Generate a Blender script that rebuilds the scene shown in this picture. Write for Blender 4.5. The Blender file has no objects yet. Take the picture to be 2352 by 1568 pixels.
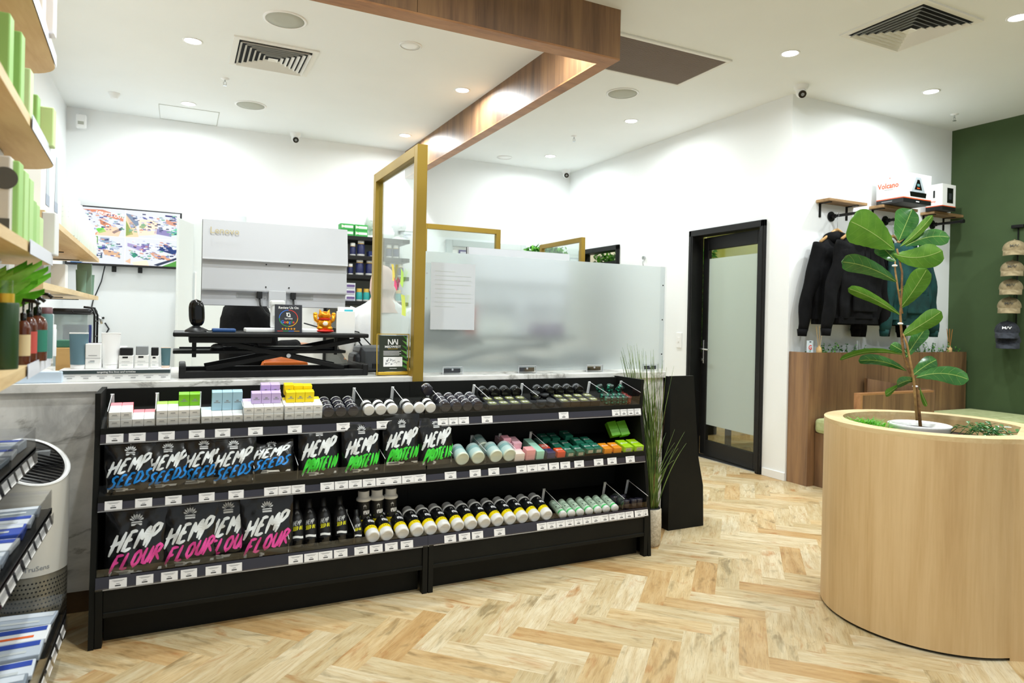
import bpy, bmesh, math, random
from mathutils import Vector, Matrix
random.seed(7)
PI = math.pi
S = bpy.context.scene
COL = S.collection
# ---------------------------------------------------------------- camera, world, exposure
YAW, PITCH, ROLL, FPX = 0.45821, -0.0027353, 0.0208208, 1547.41
CX, CY, HC = 1176.0, 738.034, 1.35
_w = Vector((math.sin(YAW)*math.cos(PITCH), math.cos(YAW)*math.cos(PITCH), math.sin(PITCH)))
_r = Vector((math.cos(YAW), -math.sin(YAW), 0)); _u = _r.cross(_w)
_r, _u = math.cos(ROLL)*_r+math.sin(ROLL)*_u, -math.sin(ROLL)*_r+math.cos(ROLL)*_u
cam_d = bpy.data.cameras.new('camera'); cam = bpy.data.objects.new('camera', cam_d); COL.objects.link(cam)
cam_d.sensor_width = 36; cam_d.lens = FPX/2352*36; cam_d.shift_y = -(784-CY)/2352
cam_d.clip_start = .05; cam_d.clip_end = 60
cam_d.dof.use_dof = True; cam_d.dof.focus_distance = 3.9; cam_d.dof.aperture_fstop = 2.8
M4 = Matrix(((_r.x, _u.x, -_w.x, 0), (_r.y, _u.y, -_w.y, 0), (_r.z, _u.z, -_w.z, HC), (0, 0, 0, 1)))
cam.matrix_world = M4
S.camera = cam
S.view_settings.view_transform = 'Standard'; S.view_settings.look = 'None'
S.view_settings.gamma = 1; S.view_settings.use_curve_mapping = False
S.view_settings.exposure = 0.0
W = bpy.data.worlds.new('world'); S.world = W; W.use_nodes = True
W.node_tree.nodes['Background'].inputs[0].default_value = (.88, .96, 1, 1)
W.node_tree.nodes['Background'].inputs[1].default_value = 0.6
S.cycles.max_bounces = 10; S.cycles.diffuse_bounces = 5; S.cycles.glossy_bounces = 4
S.cycles.transmission_bounces = 8; S.cycles.transparent_max_bounces = 12
S.cycles.sample_clamp_indirect = 6; S.cycles.use_denoising = True
DOWN_W, FRONT_W = 21.0, 24.0

def at(px, py, **k):
    "point where the sight line through a photo pixel meets the plane X=, Y= or Z="
    d = _r*((px-CX)/FPX) - _u*((py-CY)/FPX) + _w
    (a, v), = k.items(); i = 'XYZ'.index(a); o = Vector((0, 0, HC))
    return o + d*((v-o[i])/d[i])

# ---------------------------------------------------------------- materials
MATS = {}
def nodes(m):
    m.use_nodes = True; nt = m.node_tree; return nt, nt.nodes['Principled BSDF'], nt.links
def mat(name, col, rough=.5, metal=0, coat=0, trans=0, emit=0, spec=.5, ior=1.45, sheen=0, alpha=1, sub=0):
    if name in MATS: return MATS[name]
    m = bpy.data.materials.new(name); nt, b, L = nodes(m)
    c = (*col, 1)
    b.inputs['Base Color'].default_value = c; b.inputs['Roughness'].default_value = rough
    b.inputs['Metallic'].default_value = metal; b.inputs['Coat Weight'].default_value = coat
    b.inputs['Transmission Weight'].default_value = trans; b.inputs['IOR'].default_value = ior
    b.inputs['Specular IOR Level'].default_value = spec; b.inputs['Sheen Weight'].default_value = sheen
    b.inputs['Alpha'].default_value = alpha
    if emit:
        b.inputs['Emission Color'].default_value = c; b.inputs['Emission Strength'].default_value = emit
    m.diffuse_color = c; MATS[name] = m; return m
def hexc(h):
    v = [int(h[i:i+2], 16)/255 for i in (0, 2, 4)]
    return tuple(x/12.92 if x <= .04045 else ((x+.055)/1.055)**2.4 for x in v)
def N(nt, t, **k):
    n = nt.nodes.new(t)
    for a, b in k.items():
        if a.startswith('i_'):
            key = a[2:]; key = int(key) if key.isdigit() else key.replace('_', ' ')
            n.inputs[key].default_value = b
        else: setattr(n, a, b)
    return n
def ramp(nt, stops):
    n = nt.nodes.new('ShaderNodeValToRGB'); e = n.color_ramp.elements
    while len(e) > 1: e.remove(e[-1])
    e[0].position = stops[0][0]; e[0].color = (*stops[0][1], 1)
    for p, c in stops[1:]:
        x = e.new(p); x.color = (*c, 1)
    return n
def wood(name, cols, scale=(14, 14, .9), rough=.45, board=0, bump=.02, axis='Z'):
    m = bpy.data.materials.new(name); nt, b, L = nodes(m)
    tc = N(nt, 'ShaderNodeTexCoord'); mp = N(nt, 'ShaderNodeMapping'); mp.inputs['Scale'].default_value = scale
    L.new(tc.outputs['Object'], mp.inputs[0])
    n1 = N(nt, 'ShaderNodeTexNoise', i_Scale=1.0, i_Detail=6, i_Roughness=.6, i_Distortion=.6); L.new(mp.outputs[0], n1.inputs[0])
    mp2 = N(nt, 'ShaderNodeMapping'); mp2.inputs['Scale'].default_value = [s*9 for s in scale]; L.new(tc.outputs['Object'], mp2.inputs[0])
    n2 = N(nt, 'ShaderNodeTexNoise', i_Scale=1.0, i_Detail=4); L.new(mp2.outputs[0], n2.inputs[0])
    mx = N(nt, 'ShaderNodeMath', operation='MULTIPLY_ADD'); mx.inputs[1].default_value = .3
    L.new(n2.outputs[0], mx.inputs[0]); L.new(n1.outputs[0], mx.inputs[2])
    rp = ramp(nt, [(.42, cols[0]), (.6, cols[1]), (.8, cols[2])]); L.new(mx.outputs[0], rp.inputs[0])
    out = rp.outputs[0]
    if board:
        mp3 = N(nt, 'ShaderNodeMapping'); mp3.inputs['Scale'].default_value = [board if s > 2 else .02 for s in scale]
        L.new(tc.outputs['Object'], mp3.inputs[0])
        n3 = N(nt, 'ShaderNodeTexNoise', i_Scale=1.0, i_Detail=1); L.new(mp3.outputs[0], n3.inputs[0])
        r3 = ramp(nt, [(.35, (.78, .76, .74)), (.65, (1.1, 1.08, 1.07))]); L.new(n3.outputs[0], r3.inputs[0])
        mm = N(nt, 'ShaderNodeMix', data_type='RGBA', blend_type='MULTIPLY'); mm.inputs[0].default_value = 1
        L.new(out, mm.inputs[6]); L.new(r3.outputs[0], mm.inputs[7]); out = mm.outputs[2]
    L.new(out, b.inputs['Base Color']); b.inputs['Roughness'].default_value = rough
    bp = N(nt, 'ShaderNodeBump', i_Strength=.25, i_Distance=.002); L.new(n2.outputs[0], bp.inputs['Height']); L.new(bp.outputs[0], b.inputs['Normal'])
    MATS[name] = m; return m
def noisy(name, c1, c2, scale=8, rough=.8, bump=0, bscale=60, detail=3, dist=0, lo=.35, hi=.65, metal=0, coat=0, spec=.5):
    m = bpy.data.materials.new(name); nt, b, L = nodes(m); b.inputs['Specular IOR Level'].default_value = spec
    tc = N(nt, 'ShaderNodeTexCoord')
    n1 = N(nt, 'ShaderNodeTexNoise', i_Scale=scale, i_Detail=detail, i_Distortion=dist); L.new(tc.outputs['Object'], n1.inputs[0])
    rp = ramp(nt, [(lo, c1), (hi, c2)]); L.new(n1.outputs[0], rp.inputs[0]); L.new(rp.outputs[0], b.inputs['Base Color'])
    b.inputs['Roughness'].default_value = rough; b.inputs['Metallic'].default_value = metal; b.inputs['Coat Weight'].default_value = coat
    if bump:
        n2 = N(nt, 'ShaderNodeTexNoise', i_Scale=bscale, i_Detail=3); L.new(tc.outputs['Object'], n2.inputs[0])
        bp = N(nt, 'ShaderNodeBump', i_Strength=bump, i_Distance=.01); L.new(n2.outputs[0], bp.inputs['Height']); L.new(bp.outputs[0], b.inputs['Normal'])
    MATS[name] = m; return m
def marble():
    m = bpy.data.materials.new('marble'); nt, b, L = nodes(m)
    tc = N(nt, 'ShaderNodeTexCoord'); mp = N(nt, 'ShaderNodeMapping'); mp.inputs['Rotation'].default_value = (0, -.7, 0); mp.inputs['Scale'].default_value = (1.1, 1.1, 2.6)
    L.new(tc.outputs['Object'], mp.inputs[0])
    n0 = N(nt, 'ShaderNodeTexNoise', i_Scale=1.5, i_Detail=9, i_Roughness=.62, i_Distortion=1.4); L.new(mp.outputs[0], n0.inputs[0])
    r0 = ramp(nt, [(.32, hexc('bcbbb8')), (.46, hexc('e2e1dd')), (.6, hexc('f4f2ee'))]); L.new(n0.outputs[0], r0.inputs[0])
    n1 = N(nt, 'ShaderNodeTexNoise', i_Scale=1.3, i_Detail=12, i_Roughness=.58, i_Distortion=1.0); L.new(mp.outputs[0], n1.inputs[0])
    a = N(nt, 'ShaderNodeMath', operation='SUBTRACT'); a.inputs[1].default_value = .5; L.new(n1.outputs[0], a.inputs[0])
    c = N(nt, 'ShaderNodeMath', operation='ABSOLUTE'); L.new(a.outputs[0], c.inputs[0])
    r1 = ramp(nt, [(0, (.30, .29, .28)), (.006, (.55, .54, .52)), (.035, (1, 1, 1))]); L.new(c.outputs[0], r1.inputs[0])
    mm = N(nt, 'ShaderNodeMix', data_type='RGBA', blend_type='MULTIPLY'); mm.inputs[0].default_value = .75
    L.new(r0.outputs[0], mm.inputs[6]); L.new(r1.outputs[0], mm.inputs[7]); L.new(mm.outputs[2], b.inputs['Base Color'])
    b.inputs['Roughness'].default_value = .25; MATS['marble'] = m
def floor_mat():
    m = bpy.data.materials.new('oak_planks'); nt, b, L = nodes(m)
    uv = N(nt, 'ShaderNodeUVMap'); uv.uv_map = 'UVMap'
    at_ = N(nt, 'ShaderNodeAttribute'); at_.attribute_name = 'pr'
    off = N(nt, 'ShaderNodeVectorMath', operation='SCALE'); off.inputs[0].default_value = (37, 91, 0); L.new(at_.outputs['Fac'], off.inputs['Scale'])
    ad = N(nt, 'ShaderNodeVectorMath', operation='ADD'); L.new(uv.outputs[0], ad.inputs[0]); L.new(off.outputs[0], ad.inputs[1])
    def nz(sc, det, dist, rg=.55):
        mp = N(nt, 'ShaderNodeMapping'); mp.inputs['Scale'].default_value = (*sc, 1); L.new(ad.outputs[0], mp.inputs[0])
        n = N(nt, 'ShaderNodeTexNoise', i_Scale=1, i_Detail=det, i_Distortion=dist, i_Roughness=rg); L.new(mp.outputs[0], n.inputs[0]); return n
    n1 = nz((4, 30), 6, .5, .6); n2 = nz((12, 330), 6, .25, .7); n3 = nz((5, 14), 4, .6)
    r1 = ramp(nt, [(.25, hexc('b49d76')), (.42, hexc('c9b691')), (.58, hexc('d5c7a7')), (.78, hexc('ddd3ba'))]); L.new(n1.outputs[0], r1.inputs[0])
    r2 = ramp(nt, [(.32, (.5, .42, .34)), (.48, (1, 1, 1))]); L.new(n2.outputs[0], r2.inputs[0])
    mm = N(nt, 'ShaderNodeMix', data_type='RGBA', blend_type='MULTIPLY'); mm.inputs[0].default_value = .8
    L.new(r1.outputs[0], mm.inputs[6]); L.new(r2.outputs[0], mm.inputs[7])
    r3 = ramp(nt, [(.3, hexc('b9b5a8')), (.42, (1, 1, 1)), (.58, (1, 1, 1)), (.74, hexc('d9a468'))]); L.new(n3.outputs[0], r3.inputs[0])
    m2 = N(nt, 'ShaderNodeMix', data_type='RGBA', blend_type='MULTIPLY'); m2.inputs[0].default_value = .75
    L.new(mm.outputs[2], m2.inputs[6]); L.new(r3.outputs[0], m2.inputs[7])
    r4 = ramp(nt, [(0, hexc('e2d8c2')), (.3, hexc('f2ecdf')), (.6, (1, 1, 1)), (.84, hexc('f6e8d0')), (1, hexc('dfbf92'))]); L.new(at_.outputs['Fac'], r4.inputs[0])
    m3 = N(nt, 'ShaderNodeMix', data_type='RGBA', blend_type='MULTIPLY'); m3.inputs[0].default_value = .9
    L.new(m2.outputs[2], m3.inputs[6]); L.new(r4.outputs[0], m3.inputs[7]); L.new(m3.outputs[2], b.inputs['Base Color'])
    b.inputs['Roughness'].default_value = .42
    bp = N(nt, 'ShaderNodeBump', i_Strength=.2, i_Distance=.002); L.new(n2.outputs[0], bp.inputs['Height']); L.new(bp.outputs[0], b.inputs['Normal'])
    MATS['oak_planks'] = m
def leafmat(name, c1, c2, gloss=.3, tr=.35):
    m = bpy.data.materials.new(name); nt, b, L = nodes(m)
    tc = N(nt, 'ShaderNodeTexCoord'); n1 = N(nt, 'ShaderNodeTexNoise', i_Scale=14, i_Detail=3); L.new(tc.outputs['Object'], n1.inputs[0])
    rp = ramp(nt, [(.35, c1), (.65, c2)]); L.new(n1.outputs[0], rp.inputs[0]); L.new(rp.outputs[0], b.inputs['Base Color'])
    b.inputs['Roughness'].default_value = gloss
    t = N(nt, 'ShaderNodeBsdfTranslucent'); L.new(rp.outputs[0], t.inputs[0]); mx = N(nt, 'ShaderNodeMixShader'); mx.inputs[0].default_value = tr
    L.new(b.outputs[0], mx.inputs[1]); L.new(t.outputs[0], mx.inputs[2]); L.new(mx.outputs[0], nt.nodes['Material Output'].inputs[0]); MATS[name] = m
def thin(name, tint, refl=.05, rough=0, milk=0):
    "thin clear sheet: mostly straight-through, with a fresnel gloss; milk adds a translucent haze"
    m = bpy.data.materials.new(name); nt, b, L = nodes(m); nt.nodes.remove(b)
    tr = N(nt, 'ShaderNodeBsdfTransparent'); tr.inputs[0].default_value = (*tint, 1)
    gl = N(nt, 'ShaderNodeBsdfGlossy'); gl.inputs['Roughness'].default_value = rough+.02
    lw = N(nt, 'ShaderNodeLayerWeight'); lw.inputs[0].default_value = .5
    pw = N(nt, 'ShaderNodeMath', operation='POWER'); pw.inputs[1].default_value = 5; L.new(lw.outputs['Facing'], pw.inputs[0])
    fr = N(nt, 'ShaderNodeMath', operation='MULTIPLY_ADD'); fr.inputs[1].default_value = .85; fr.inputs[2].default_value = refl; L.new(pw.outputs[0], fr.inputs[0])
    mx = N(nt, 'ShaderNodeMixShader'); L.new(fr.outputs[0], mx.inputs[0]); L.new(tr.outputs[0], mx.inputs[1]); L.new(gl.outputs[0], mx.inputs[2])
    o = mx.outputs[0]
    if milk:
        df = N(nt, 'ShaderNodeBsdfTranslucent'); df.inputs[0].default_value = (.9, .95, .95, 1)
        d2 = N(nt, 'ShaderNodeBsdfDiffuse'); d2.inputs[0].default_value = (.9, .95, .95, 1)
        mA = N(nt, 'ShaderNodeMixShader'); mA.inputs[0].default_value = .5; L.new(df.outputs[0], mA.inputs[1]); L.new(d2.outputs[0], mA.inputs[2])
        mB = N(nt, 'ShaderNodeMixShader'); mB.inputs[0].default_value = milk; L.new(o, mB.inputs[1]); L.new(mA.outputs[0], mB.inputs[2]); o = mB.outputs[0]
    L.new(o, nt.nodes['Material Output'].inputs[0]); MATS[name] = m
wood('walnut', (hexc('5c4431'), hexc('7c5d43'), hexc('93714f')), (9, 9, .5), .42, 2.2)
wood('walnut_edge', (hexc('84593a'), hexc('a07046'), hexc('b07f54')), (2, 9, 9), .45)
wood('light_oak', (hexc('c7a473'), hexc('d4b382'), hexc('debf90')), (11, 11, .55), .45, 0)
wood('shelf_ply', (hexc('c3a16d'), hexc('d6b987'), hexc('e3cb9d')), (9, 1, 9), .5)
wood('rough_board', (hexc('6e5233'), hexc('97764f'), hexc('b5946a')), (1.5, 20, 20), .7)
marble(); floor_mat()
leafmat('leaf_dark', hexc('33692f'), hexc('47803a'), .2, .2); leafmat('leaf_light', hexc('548a1c'), hexc('6ea02a'), .45, .4)
leafmat('leaf_vein', hexc('9fbb5c'), hexc('adc670'), .4, .3); leafmat('grass_green', hexc('48602a'), hexc('768c3e'), .5, .2)
leafmat('leaf_fresh', hexc('86d048'), hexc('b8e880'), .3, .4); leafmat('leaf_bright', hexc('56b028'), hexc('8ad848'), .35, .4); leafmat('ivy', hexc('2f6b34'), hexc('5b9b4b'), .45, .3)
thin('glass', (.93, .97, .95)); thin('glass_shiny', (.93, .97, .95), .16); thin('acrylic', (.97, .975, .98)); thin('frost_clear', (.8, .86, .86), milk=.35)
thin('rail_plastic', (.9, .9, .93), rough=.05, milk=.1)
def frosted(name, col, rough, white):
    m = bpy.data.materials.new(name); nt, b, L = nodes(m)
    b.inputs['Base Color'].default_value = (*col, 1); b.inputs['Roughness'].default_value = rough; b.inputs['Transmission Weight'].default_value = 1; b.inputs['IOR'].default_value = 1.2
    df = N(nt, 'ShaderNodeBsdfTranslucent'); df.inputs[0].default_value = (.86, .93, .93, 1); d2 = N(nt, 'ShaderNodeBsdfDiffuse'); d2.inputs[0].default_value = (.8, .87, .88, 1)
    mA = N(nt, 'ShaderNodeMixShader'); mA.inputs[0].default_value = .6; L.new(df.outputs[0], mA.inputs[1]); L.new(d2.outputs[0], mA.inputs[2])
    mB = N(nt, 'ShaderNodeMixShader'); mB.inputs[0].default_value = white; L.new(b.outputs[0], mB.inputs[1]); L.new(mA.outputs[0], mB.inputs[2])
    L.new(mB.outputs[0], nt.nodes['Material Output'].inputs[0]); MATS[name] = m
frosted('frosted', (.90, .95, .96), .45, .2); frosted('door_frost', (.8, .9, .84), .5, .5)
noisy('wall_olive', hexc('8a9348'), hexc('939c50'), 3, .85)
noisy('wall_white', hexc('f1f4f5'), hexc('f4f6f7'), 2, .85)
noisy('ceiling_white', hexc('edf0f0'), hexc('eff2f2'), 2, .9)
noisy('wall_green', hexc('3f5230'), hexc('435734'), 3, .85)
noisy('black_mdf', hexc('0d0e0b'), hexc('12130f'), 5, .62, .06, 300, spec=.22)
noisy('black_metal', hexc('0e0e0e'), hexc('141414'), 5, .45, spec=.3)
noisy('brass', hexc('95792a'), hexc('aa8d38'), 1.6, .42, .03, 200, metal=.55)
noisy('kick_brown', hexc('5a4026'), hexc('6d5030'), 6, .5)
noisy('soil', hexc('1d120c'), hexc('3a261a'), 40, .95, .8, 80)
noisy('pot_woven', hexc('b9ad96'), hexc('d4cab6'), 60, .9, .6, 160)
noisy('black_cloth', hexc('0b0b0c'), hexc('141416'), 9, .95, .25, 40, spec=.15)
noisy('teal_cloth', hexc('032e2d'), hexc('064240'), 9, .95, .25, 40)
noisy('khaki_cloth', hexc('8d7d5d'), hexc('a89775'), 30, .95, .3, 120)
noisy('charcoal_cloth', hexc('2b2d33'), hexc('3d4048'), 30, .95, .3, 120)
noisy('white_cloth', hexc('dfe3e8'), hexc('f4f6f8'), 6, .9, .2, 20)
noisy('pink_cloth', hexc('d3b5ad'), hexc('e5cbc4'), 6, .9, .2, 24)
noisy('cushion_green', hexc('a9b27e'), hexc('bcc392'), 20, .9, .2, 200)
noisy('stem_brown', hexc('6e4b2c'), hexc('94703f'), 30, .8, .5, 60)
noisy('stem_tan', hexc('8d6a3c'), hexc('b08a52'), 30, .8, .4, 60)
noisy('skin', hexc('b07a58'), hexc('c48f6c'), 12, .6)
noisy('gold_foil', hexc('e08a10'), hexc('f5b52a'), 14, .25, metal=.6)
WH = mat('white_satin', hexc('f2f3f3'), .35); mat('white_card', hexc('f4f4f2'), .6); mat('tag_paper', hexc('f0efef'), .5)
mat('print_grey', hexc('8f9296'), .6); mat('print_faint', hexc('c9cfd0'), .6); mat('print_black', hexc('1a1a1c'), .5); mat('print_white', hexc('f5f5f5'), .5)
mat('vent_white', hexc('ecece8'), .55); mat('vent_dark', hexc('1c1d1e'), .8); mat('speaker_mesh', hexc('b6b8ae'), .8)
mat('grille_brown', hexc('8d7f76'), .7); mat('grille_dark', hexc('6a5c52'), .8)
mat('lens_emit', (.97, .99, 1), .5, emit=14); mat('black_gloss', hexc('0c0c0d'), .15); mat('black_plastic', hexc('17181a'), .4)
mat('grey_plastic', hexc('8d9194'), .5); mat('steel', hexc('c2c5c8'), .25, metal=1); mat('silver', hexc('cfd1d6'), .35, metal=.3)
mat('rail_grey', hexc('34333c'), .16)
# ---------------------------------------------------------------- mesh builder
def R3(rx=0, ry=0, rz=0): return Matrix.Rotation(rz, 4, 'Z') @ Matrix.Rotation(ry, 4, 'Y') @ Matrix.Rotation(rx, 4, 'X')
def T(x, y=None, z=None):
    return Matrix.Translation(x if y is None else (x, y, z))
class B:
    def __init__(s): s.v = []; s.f = []; s.m = []; s.sm = []; s.mats = []; s.X = Matrix()
    def mi(s, m):
        m = MATS[m] if isinstance(m, str) else m
        if m not in s.mats: s.mats.append(m)
        return s.mats.index(m)
    def add(s, vs, fs, m, smooth=False, M=None):
        k = len(s.v); M = s.X @ M if M else s.X
        s.v += [M @ Vector(p) for p in vs]; i = s.mi(m)
        for f in fs: s.f.append([a+k for a in f]); s.m.append(i); s.sm.append(smooth)
        return s
    def box(s, a, b, m, bev=0, M=None):
        "box from corner a to corner b with chamfered edges"
        lo = [min(p, q) for p, q in zip(a, b)]; hi = [max(p, q) for p, q in zip(a, b)]
        if bev <= 0:
            vs = [(x, y, z) for x in (lo[0], hi[0]) for y in (lo[1], hi[1]) for z in (lo[2], hi[2])]
            return s.add(vs, [(0, 1, 3, 2), (4, 6, 7, 5), (0, 4, 5, 1), (2, 3, 7, 6), (0, 2, 6, 4), (1, 5, 7, 3)], m, False, M)
        bev = min(bev, *[(h-l)*.45 for l, h in zip(lo, hi)])
        bm = bmesh.new(); bmesh.ops.create_cube(bm, size=1)
        for v in bm.verts: v.co = Vector([(l+h)/2+c*(h-l) for l, h, c in zip(lo, hi, v.co)])
        bmesh.ops.bevel(bm, geom=list(bm.edges), offset=bev, segments=2, affect='EDGES', profile=.5)
        bm.verts.ensure_lookup_table(); bm.verts.index_update()
        s.add([v.co.copy() for v in bm.verts], [[v.index for v in f.verts] for f in bm.faces], m, False, M); bm.free(); return s
    def lathe(s, prof, m, n=24, M=None, smooth=True, cap=True):
        vs = []; fs = []
        for r, z in prof:
            for i in range(n):
                a = 2*PI*i/n; vs.append((r*math.cos(a), r*math.sin(a), z))
        for j in range(len(prof)-1):
            for i in range(n): fs.append((j*n+i, j*n+(i+1) % n, (j+1)*n+(i+1) % n, (j+1)*n+i))
        s.add(vs, fs, m, smooth, M)
        if cap:
            if prof[0][0] > 1e-6: s.add(vs[:n], [tuple(reversed(range(n)))], m, False, M)
            if prof[-1][0] > 1e-6: s.add(vs[-n:], [tuple(range(n))], m, False, M)
        return s
    def cyl(s, p, q, r, m, n=14, r2=None, smooth=True):
        p = Vector(p); q = Vector(q); d = q-p; l = d.length
        M = Matrix.Translation(p) @ d.to_track_quat('Z', 'Y').to_matrix().to_4x4()
        return s.lathe([(r, 0), (r if r2 is None else r2, l)], m, n, M, smooth)
    def tube(s, pts, r, m, n=8, cap=True):
        pts = [Vector(p) for p in pts]; k = len(pts); vs = []; fs = []
        rr = r if isinstance(r, (list, tuple)) else [r]*k
        t0 = (pts[1]-pts[0]).normalized(); up = Vector((0, 0, 1)) if abs(t0.z) < .9 else Vector((1, 0, 0))
        nrm = t0.cross(up).normalized()
        for i, p in enumerate(pts):
            t = (pts[min(i+1, k-1)]-pts[max(i-1, 0)]).normalized()
            nrm = (nrm - t*nrm.dot(t)).normalized(); bn = t.cross(nrm)
            for j in range(n):
                a = 2*PI*j/n; vs.append(p+(nrm*math.cos(a)+bn*math.sin(a))*rr[i])
        for i in range(k-1):
            for j in range(n): fs.append((i*n+j, i*n+(j+1) % n, (i+1)*n+(j+1) % n, (i+1)*n+j))
        if cap: fs += [tuple(reversed(range(n))), tuple(range((k-1)*n, k*n))]
        return s.add(vs, fs, m, True)
    def prism(s, poly, t, m, M=None):
        "polygon in XY extruded along Z from 0 to t"
        n = len(poly); vs = [(x, y, 0) for x, y in poly]+[(x, y, t) for x, y in poly]
        fs = [tuple(reversed(range(n))), tuple(range(n, 2*n))]+[(i, (i+1) % n, n+(i+1) % n, n+i) for i in range(n)]
        return s.add(vs, fs, m, False, M)
    def grid(s, fn, nu, nv, m, smooth=True, closed=False, M=None):
        vs = [fn(i/nu, j/nv) for j in range(nv+1) for i in range(nu+1 if not closed else nu)]
        w = nu if closed else nu+1; fs = []
        for j in range(nv):
            for i in range(nu):
                a = j*w+i; b = j*w+(i+1) % w; fs.append((a, b, b+w, a+w))
        return s.add(vs, fs, m, smooth, M)
    def ell(s, c, r, m, n=16, k=10, M=None):
        vs = []
        def fn(u, v):
            a = 2*PI*u; b = PI*v-PI/2; return (c[0]+r[0]*math.cos(b)*math.cos(a), c[1]+r[1]*math.cos(b)*math.sin(a), c[2]+r[2]*math.sin(b))
        return s.grid(fn, n, k, m, True, True, M)
    def text(s, txt, size, m, M, depth=0, align='CENTER', sx=1, bold=0):
        vs, fs = glyphs(txt, align, bold)
        return s.add([(x*size*sx, y*size, depth) for x, y in vs], fs, m, False, M)
    def build(s, name, parent=None, props=None, mod=None):
        base = Matrix(); o = parent
        while o is not None: base = o.matrix_basis @ base; o = o.parent
        inv = base.inverted()
        me = bpy.data.meshes.new(name)
        if parent is None:
            lo = [min(v[i] for v in s.v) for i in range(3)]; hi = [max(v[i] for v in s.v) for i in range(3)]
            c = Vector(((lo[0]+hi[0])/2, (lo[1]+hi[1])/2, lo[2])); inv = Matrix.Translation(-c)
        me.from_pydata([inv @ v for v in s.v], [], s.f)
        for m in s.mats: me.materials.append(m)
        me.polygons.foreach_set('material_index', s.m); me.polygons.foreach_set('use_smooth', s.sm); me.update()
        o = bpy.data.objects.new(name, me); COL.objects.link(o); o.parent = parent
        if parent is None: o.location = c
        for k, v in (props or {}).items(): o[k] = v
        return o
_G = {}
def glyphs(txt, align, bold=0):
    k = (txt, align, bold)
    if k in _G: return _G[k]
    cu = bpy.data.curves.new('t', 'FONT'); cu.body = txt; cu.size = 1; cu.align_x = align; cu.align_y = 'CENTER'; cu.resolution_u = 2; cu.offset = bold
    o = bpy.data.objects.new('t', cu); COL.objects.link(o); me = o.to_mesh()
    r = ([(v.co.x, v.co.y) for v in me.vertices], [tuple(p.vertices) for p in me.polygons])
    o.to_mesh_clear(); bpy.data.objects.remove(o); bpy.data.curves.remove(cu); _G[k] = r; return r
def tagp(o, label, cat, group=None):
    o['label'] = label; o['category'] = cat
    if group: o['group'] = group
    return o
def thing(name, label, cat, loc=(0, 0, 0), group=None, M=None):
    o = bpy.data.objects.new(name, None); COL.objects.link(o); o.empty_display_size = .05
    o.matrix_basis = M if M is not None else Matrix.Translation(Vector(loc))
    return tagp(o, label, cat, group)
def solo(b, name, label, cat, group=None): return tagp(b.build(name), label, cat, group)
def struct(b, name, parent=None):
    o = b.build(name, parent)
    if parent is None: o['kind'] = 'structure'
    return o
def dup(o, M, label, group=None, parent=None):
    c = o.copy(); COL.objects.link(c); c.parent = parent
    if parent is None:
        c.matrix_basis = M; c['label'] = label
        if group: c['group'] = group
    for ch in [x for x in bpy.data.objects if x.parent == o]: dup(ch, None, None, None, c)
    return c
ORD = ['first', 'second', 'third', 'fourth', 'fifth', 'sixth', 'seventh', 'eighth', 'ninth', 'tenth', 'eleventh', 'twelfth', 'thirteenth', 'fourteenth', 'fifteenth', 'sixteenth', 'seventeenth', 'eighteenth', 'nineteenth', 'twentieth']
def row_word(i, n, side='left'):
    other = 'right' if side == 'left' else 'left'
    if i == 0: return side+'most'
    if i == n-1: return other+'most'
    return ORD[i]+' from '+side
# ---------------------------------------------------------------- brush lettering
STROKES = {
 'H': [[(.12, 1), (.1, .5), (.0, -.12)], [(.72, 1.05), (.62, .5), (.55, 0)], [(-.1, .42), (.3, .5), (.78, .6)]],
 'E': [[(.3, .95), (.12, .5), (.05, 0), (.3, .0), (.6, .06)], [(.2, .95), (.5, .97), (.72, .92)], [(.12, .5), (.35, .53), (.5, .55)]],
 'M': [[(.18, .95), (.1, .5), (.0, -.05)], [(.18, .95), (.3, .55), (.4, .35)], [(.4, .35), (.62, .8), (.78, 1)], [(.78, 1), (.72, .5), (.66, -.02)]],
 'P': [[(.25, 1), (.15, .5), (.0, -.15)], [(.1, .85), (.45, 1.02), (.72, .92), (.68, .65), (.4, .45), (.15, .38)]],
 'S': [[(.75, .92), (.5, 1), (.22, .85), (.3, .6), (.55, .42), (.5, .15), (.2, .0), (-.1, .08)]],
 'D': [[(.25, 1), (.15, .5), (.05, 0)], [(.1, .95), (.5, .95), (.75, .6), (.6, .2), (.05, 0)]],
 'F': [[(.25, .95), (.12, .5), (.0, -.1)], [(.15, .95), (.5, .97), (.78, .95)], [(.05, .5), (.3, .52), (.5, .54)]],
 'L': [[(.3, 1), (.15, .5), (.05, .02), (.3, .0), (.55, .05)]],
 'O': [[(.45, 1), (.15, .75), (.05, .3), (.25, .0), (.55, .2), (.68, .6), (.5, .98), (.35, .9)]],
 'U': [[(.2, 1), (.08, .5), (.15, .08), (.4, .02), (.6, .4), (.75, 1)], [(.75, 1), (.68, .5), (.65, 0)]],
 'R': [[(.25, 1), (.15, .5), (.0, -.1)], [(.1, .9), (.45, 1.02), (.7, .85), (.5, .55), (.15, .45)], [(.3, .5), (.5, .25), (.75, -.05)]],
 'T': [[(.4, .95), (.35, .5), (.28, -.05)], [(.0, .9), (.4, .97), (.8, 1.02)]],
 'I': [[(.3, 1), (.25, .5), (.2, 0)]],
 'N': [[(.15, .95), (.1, .5), (.0, 0)], [(.15, .95), (.4, .5), (.6, .02)], [(.78, 1.05), (.7, .5), (.6, .02)]]}
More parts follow.
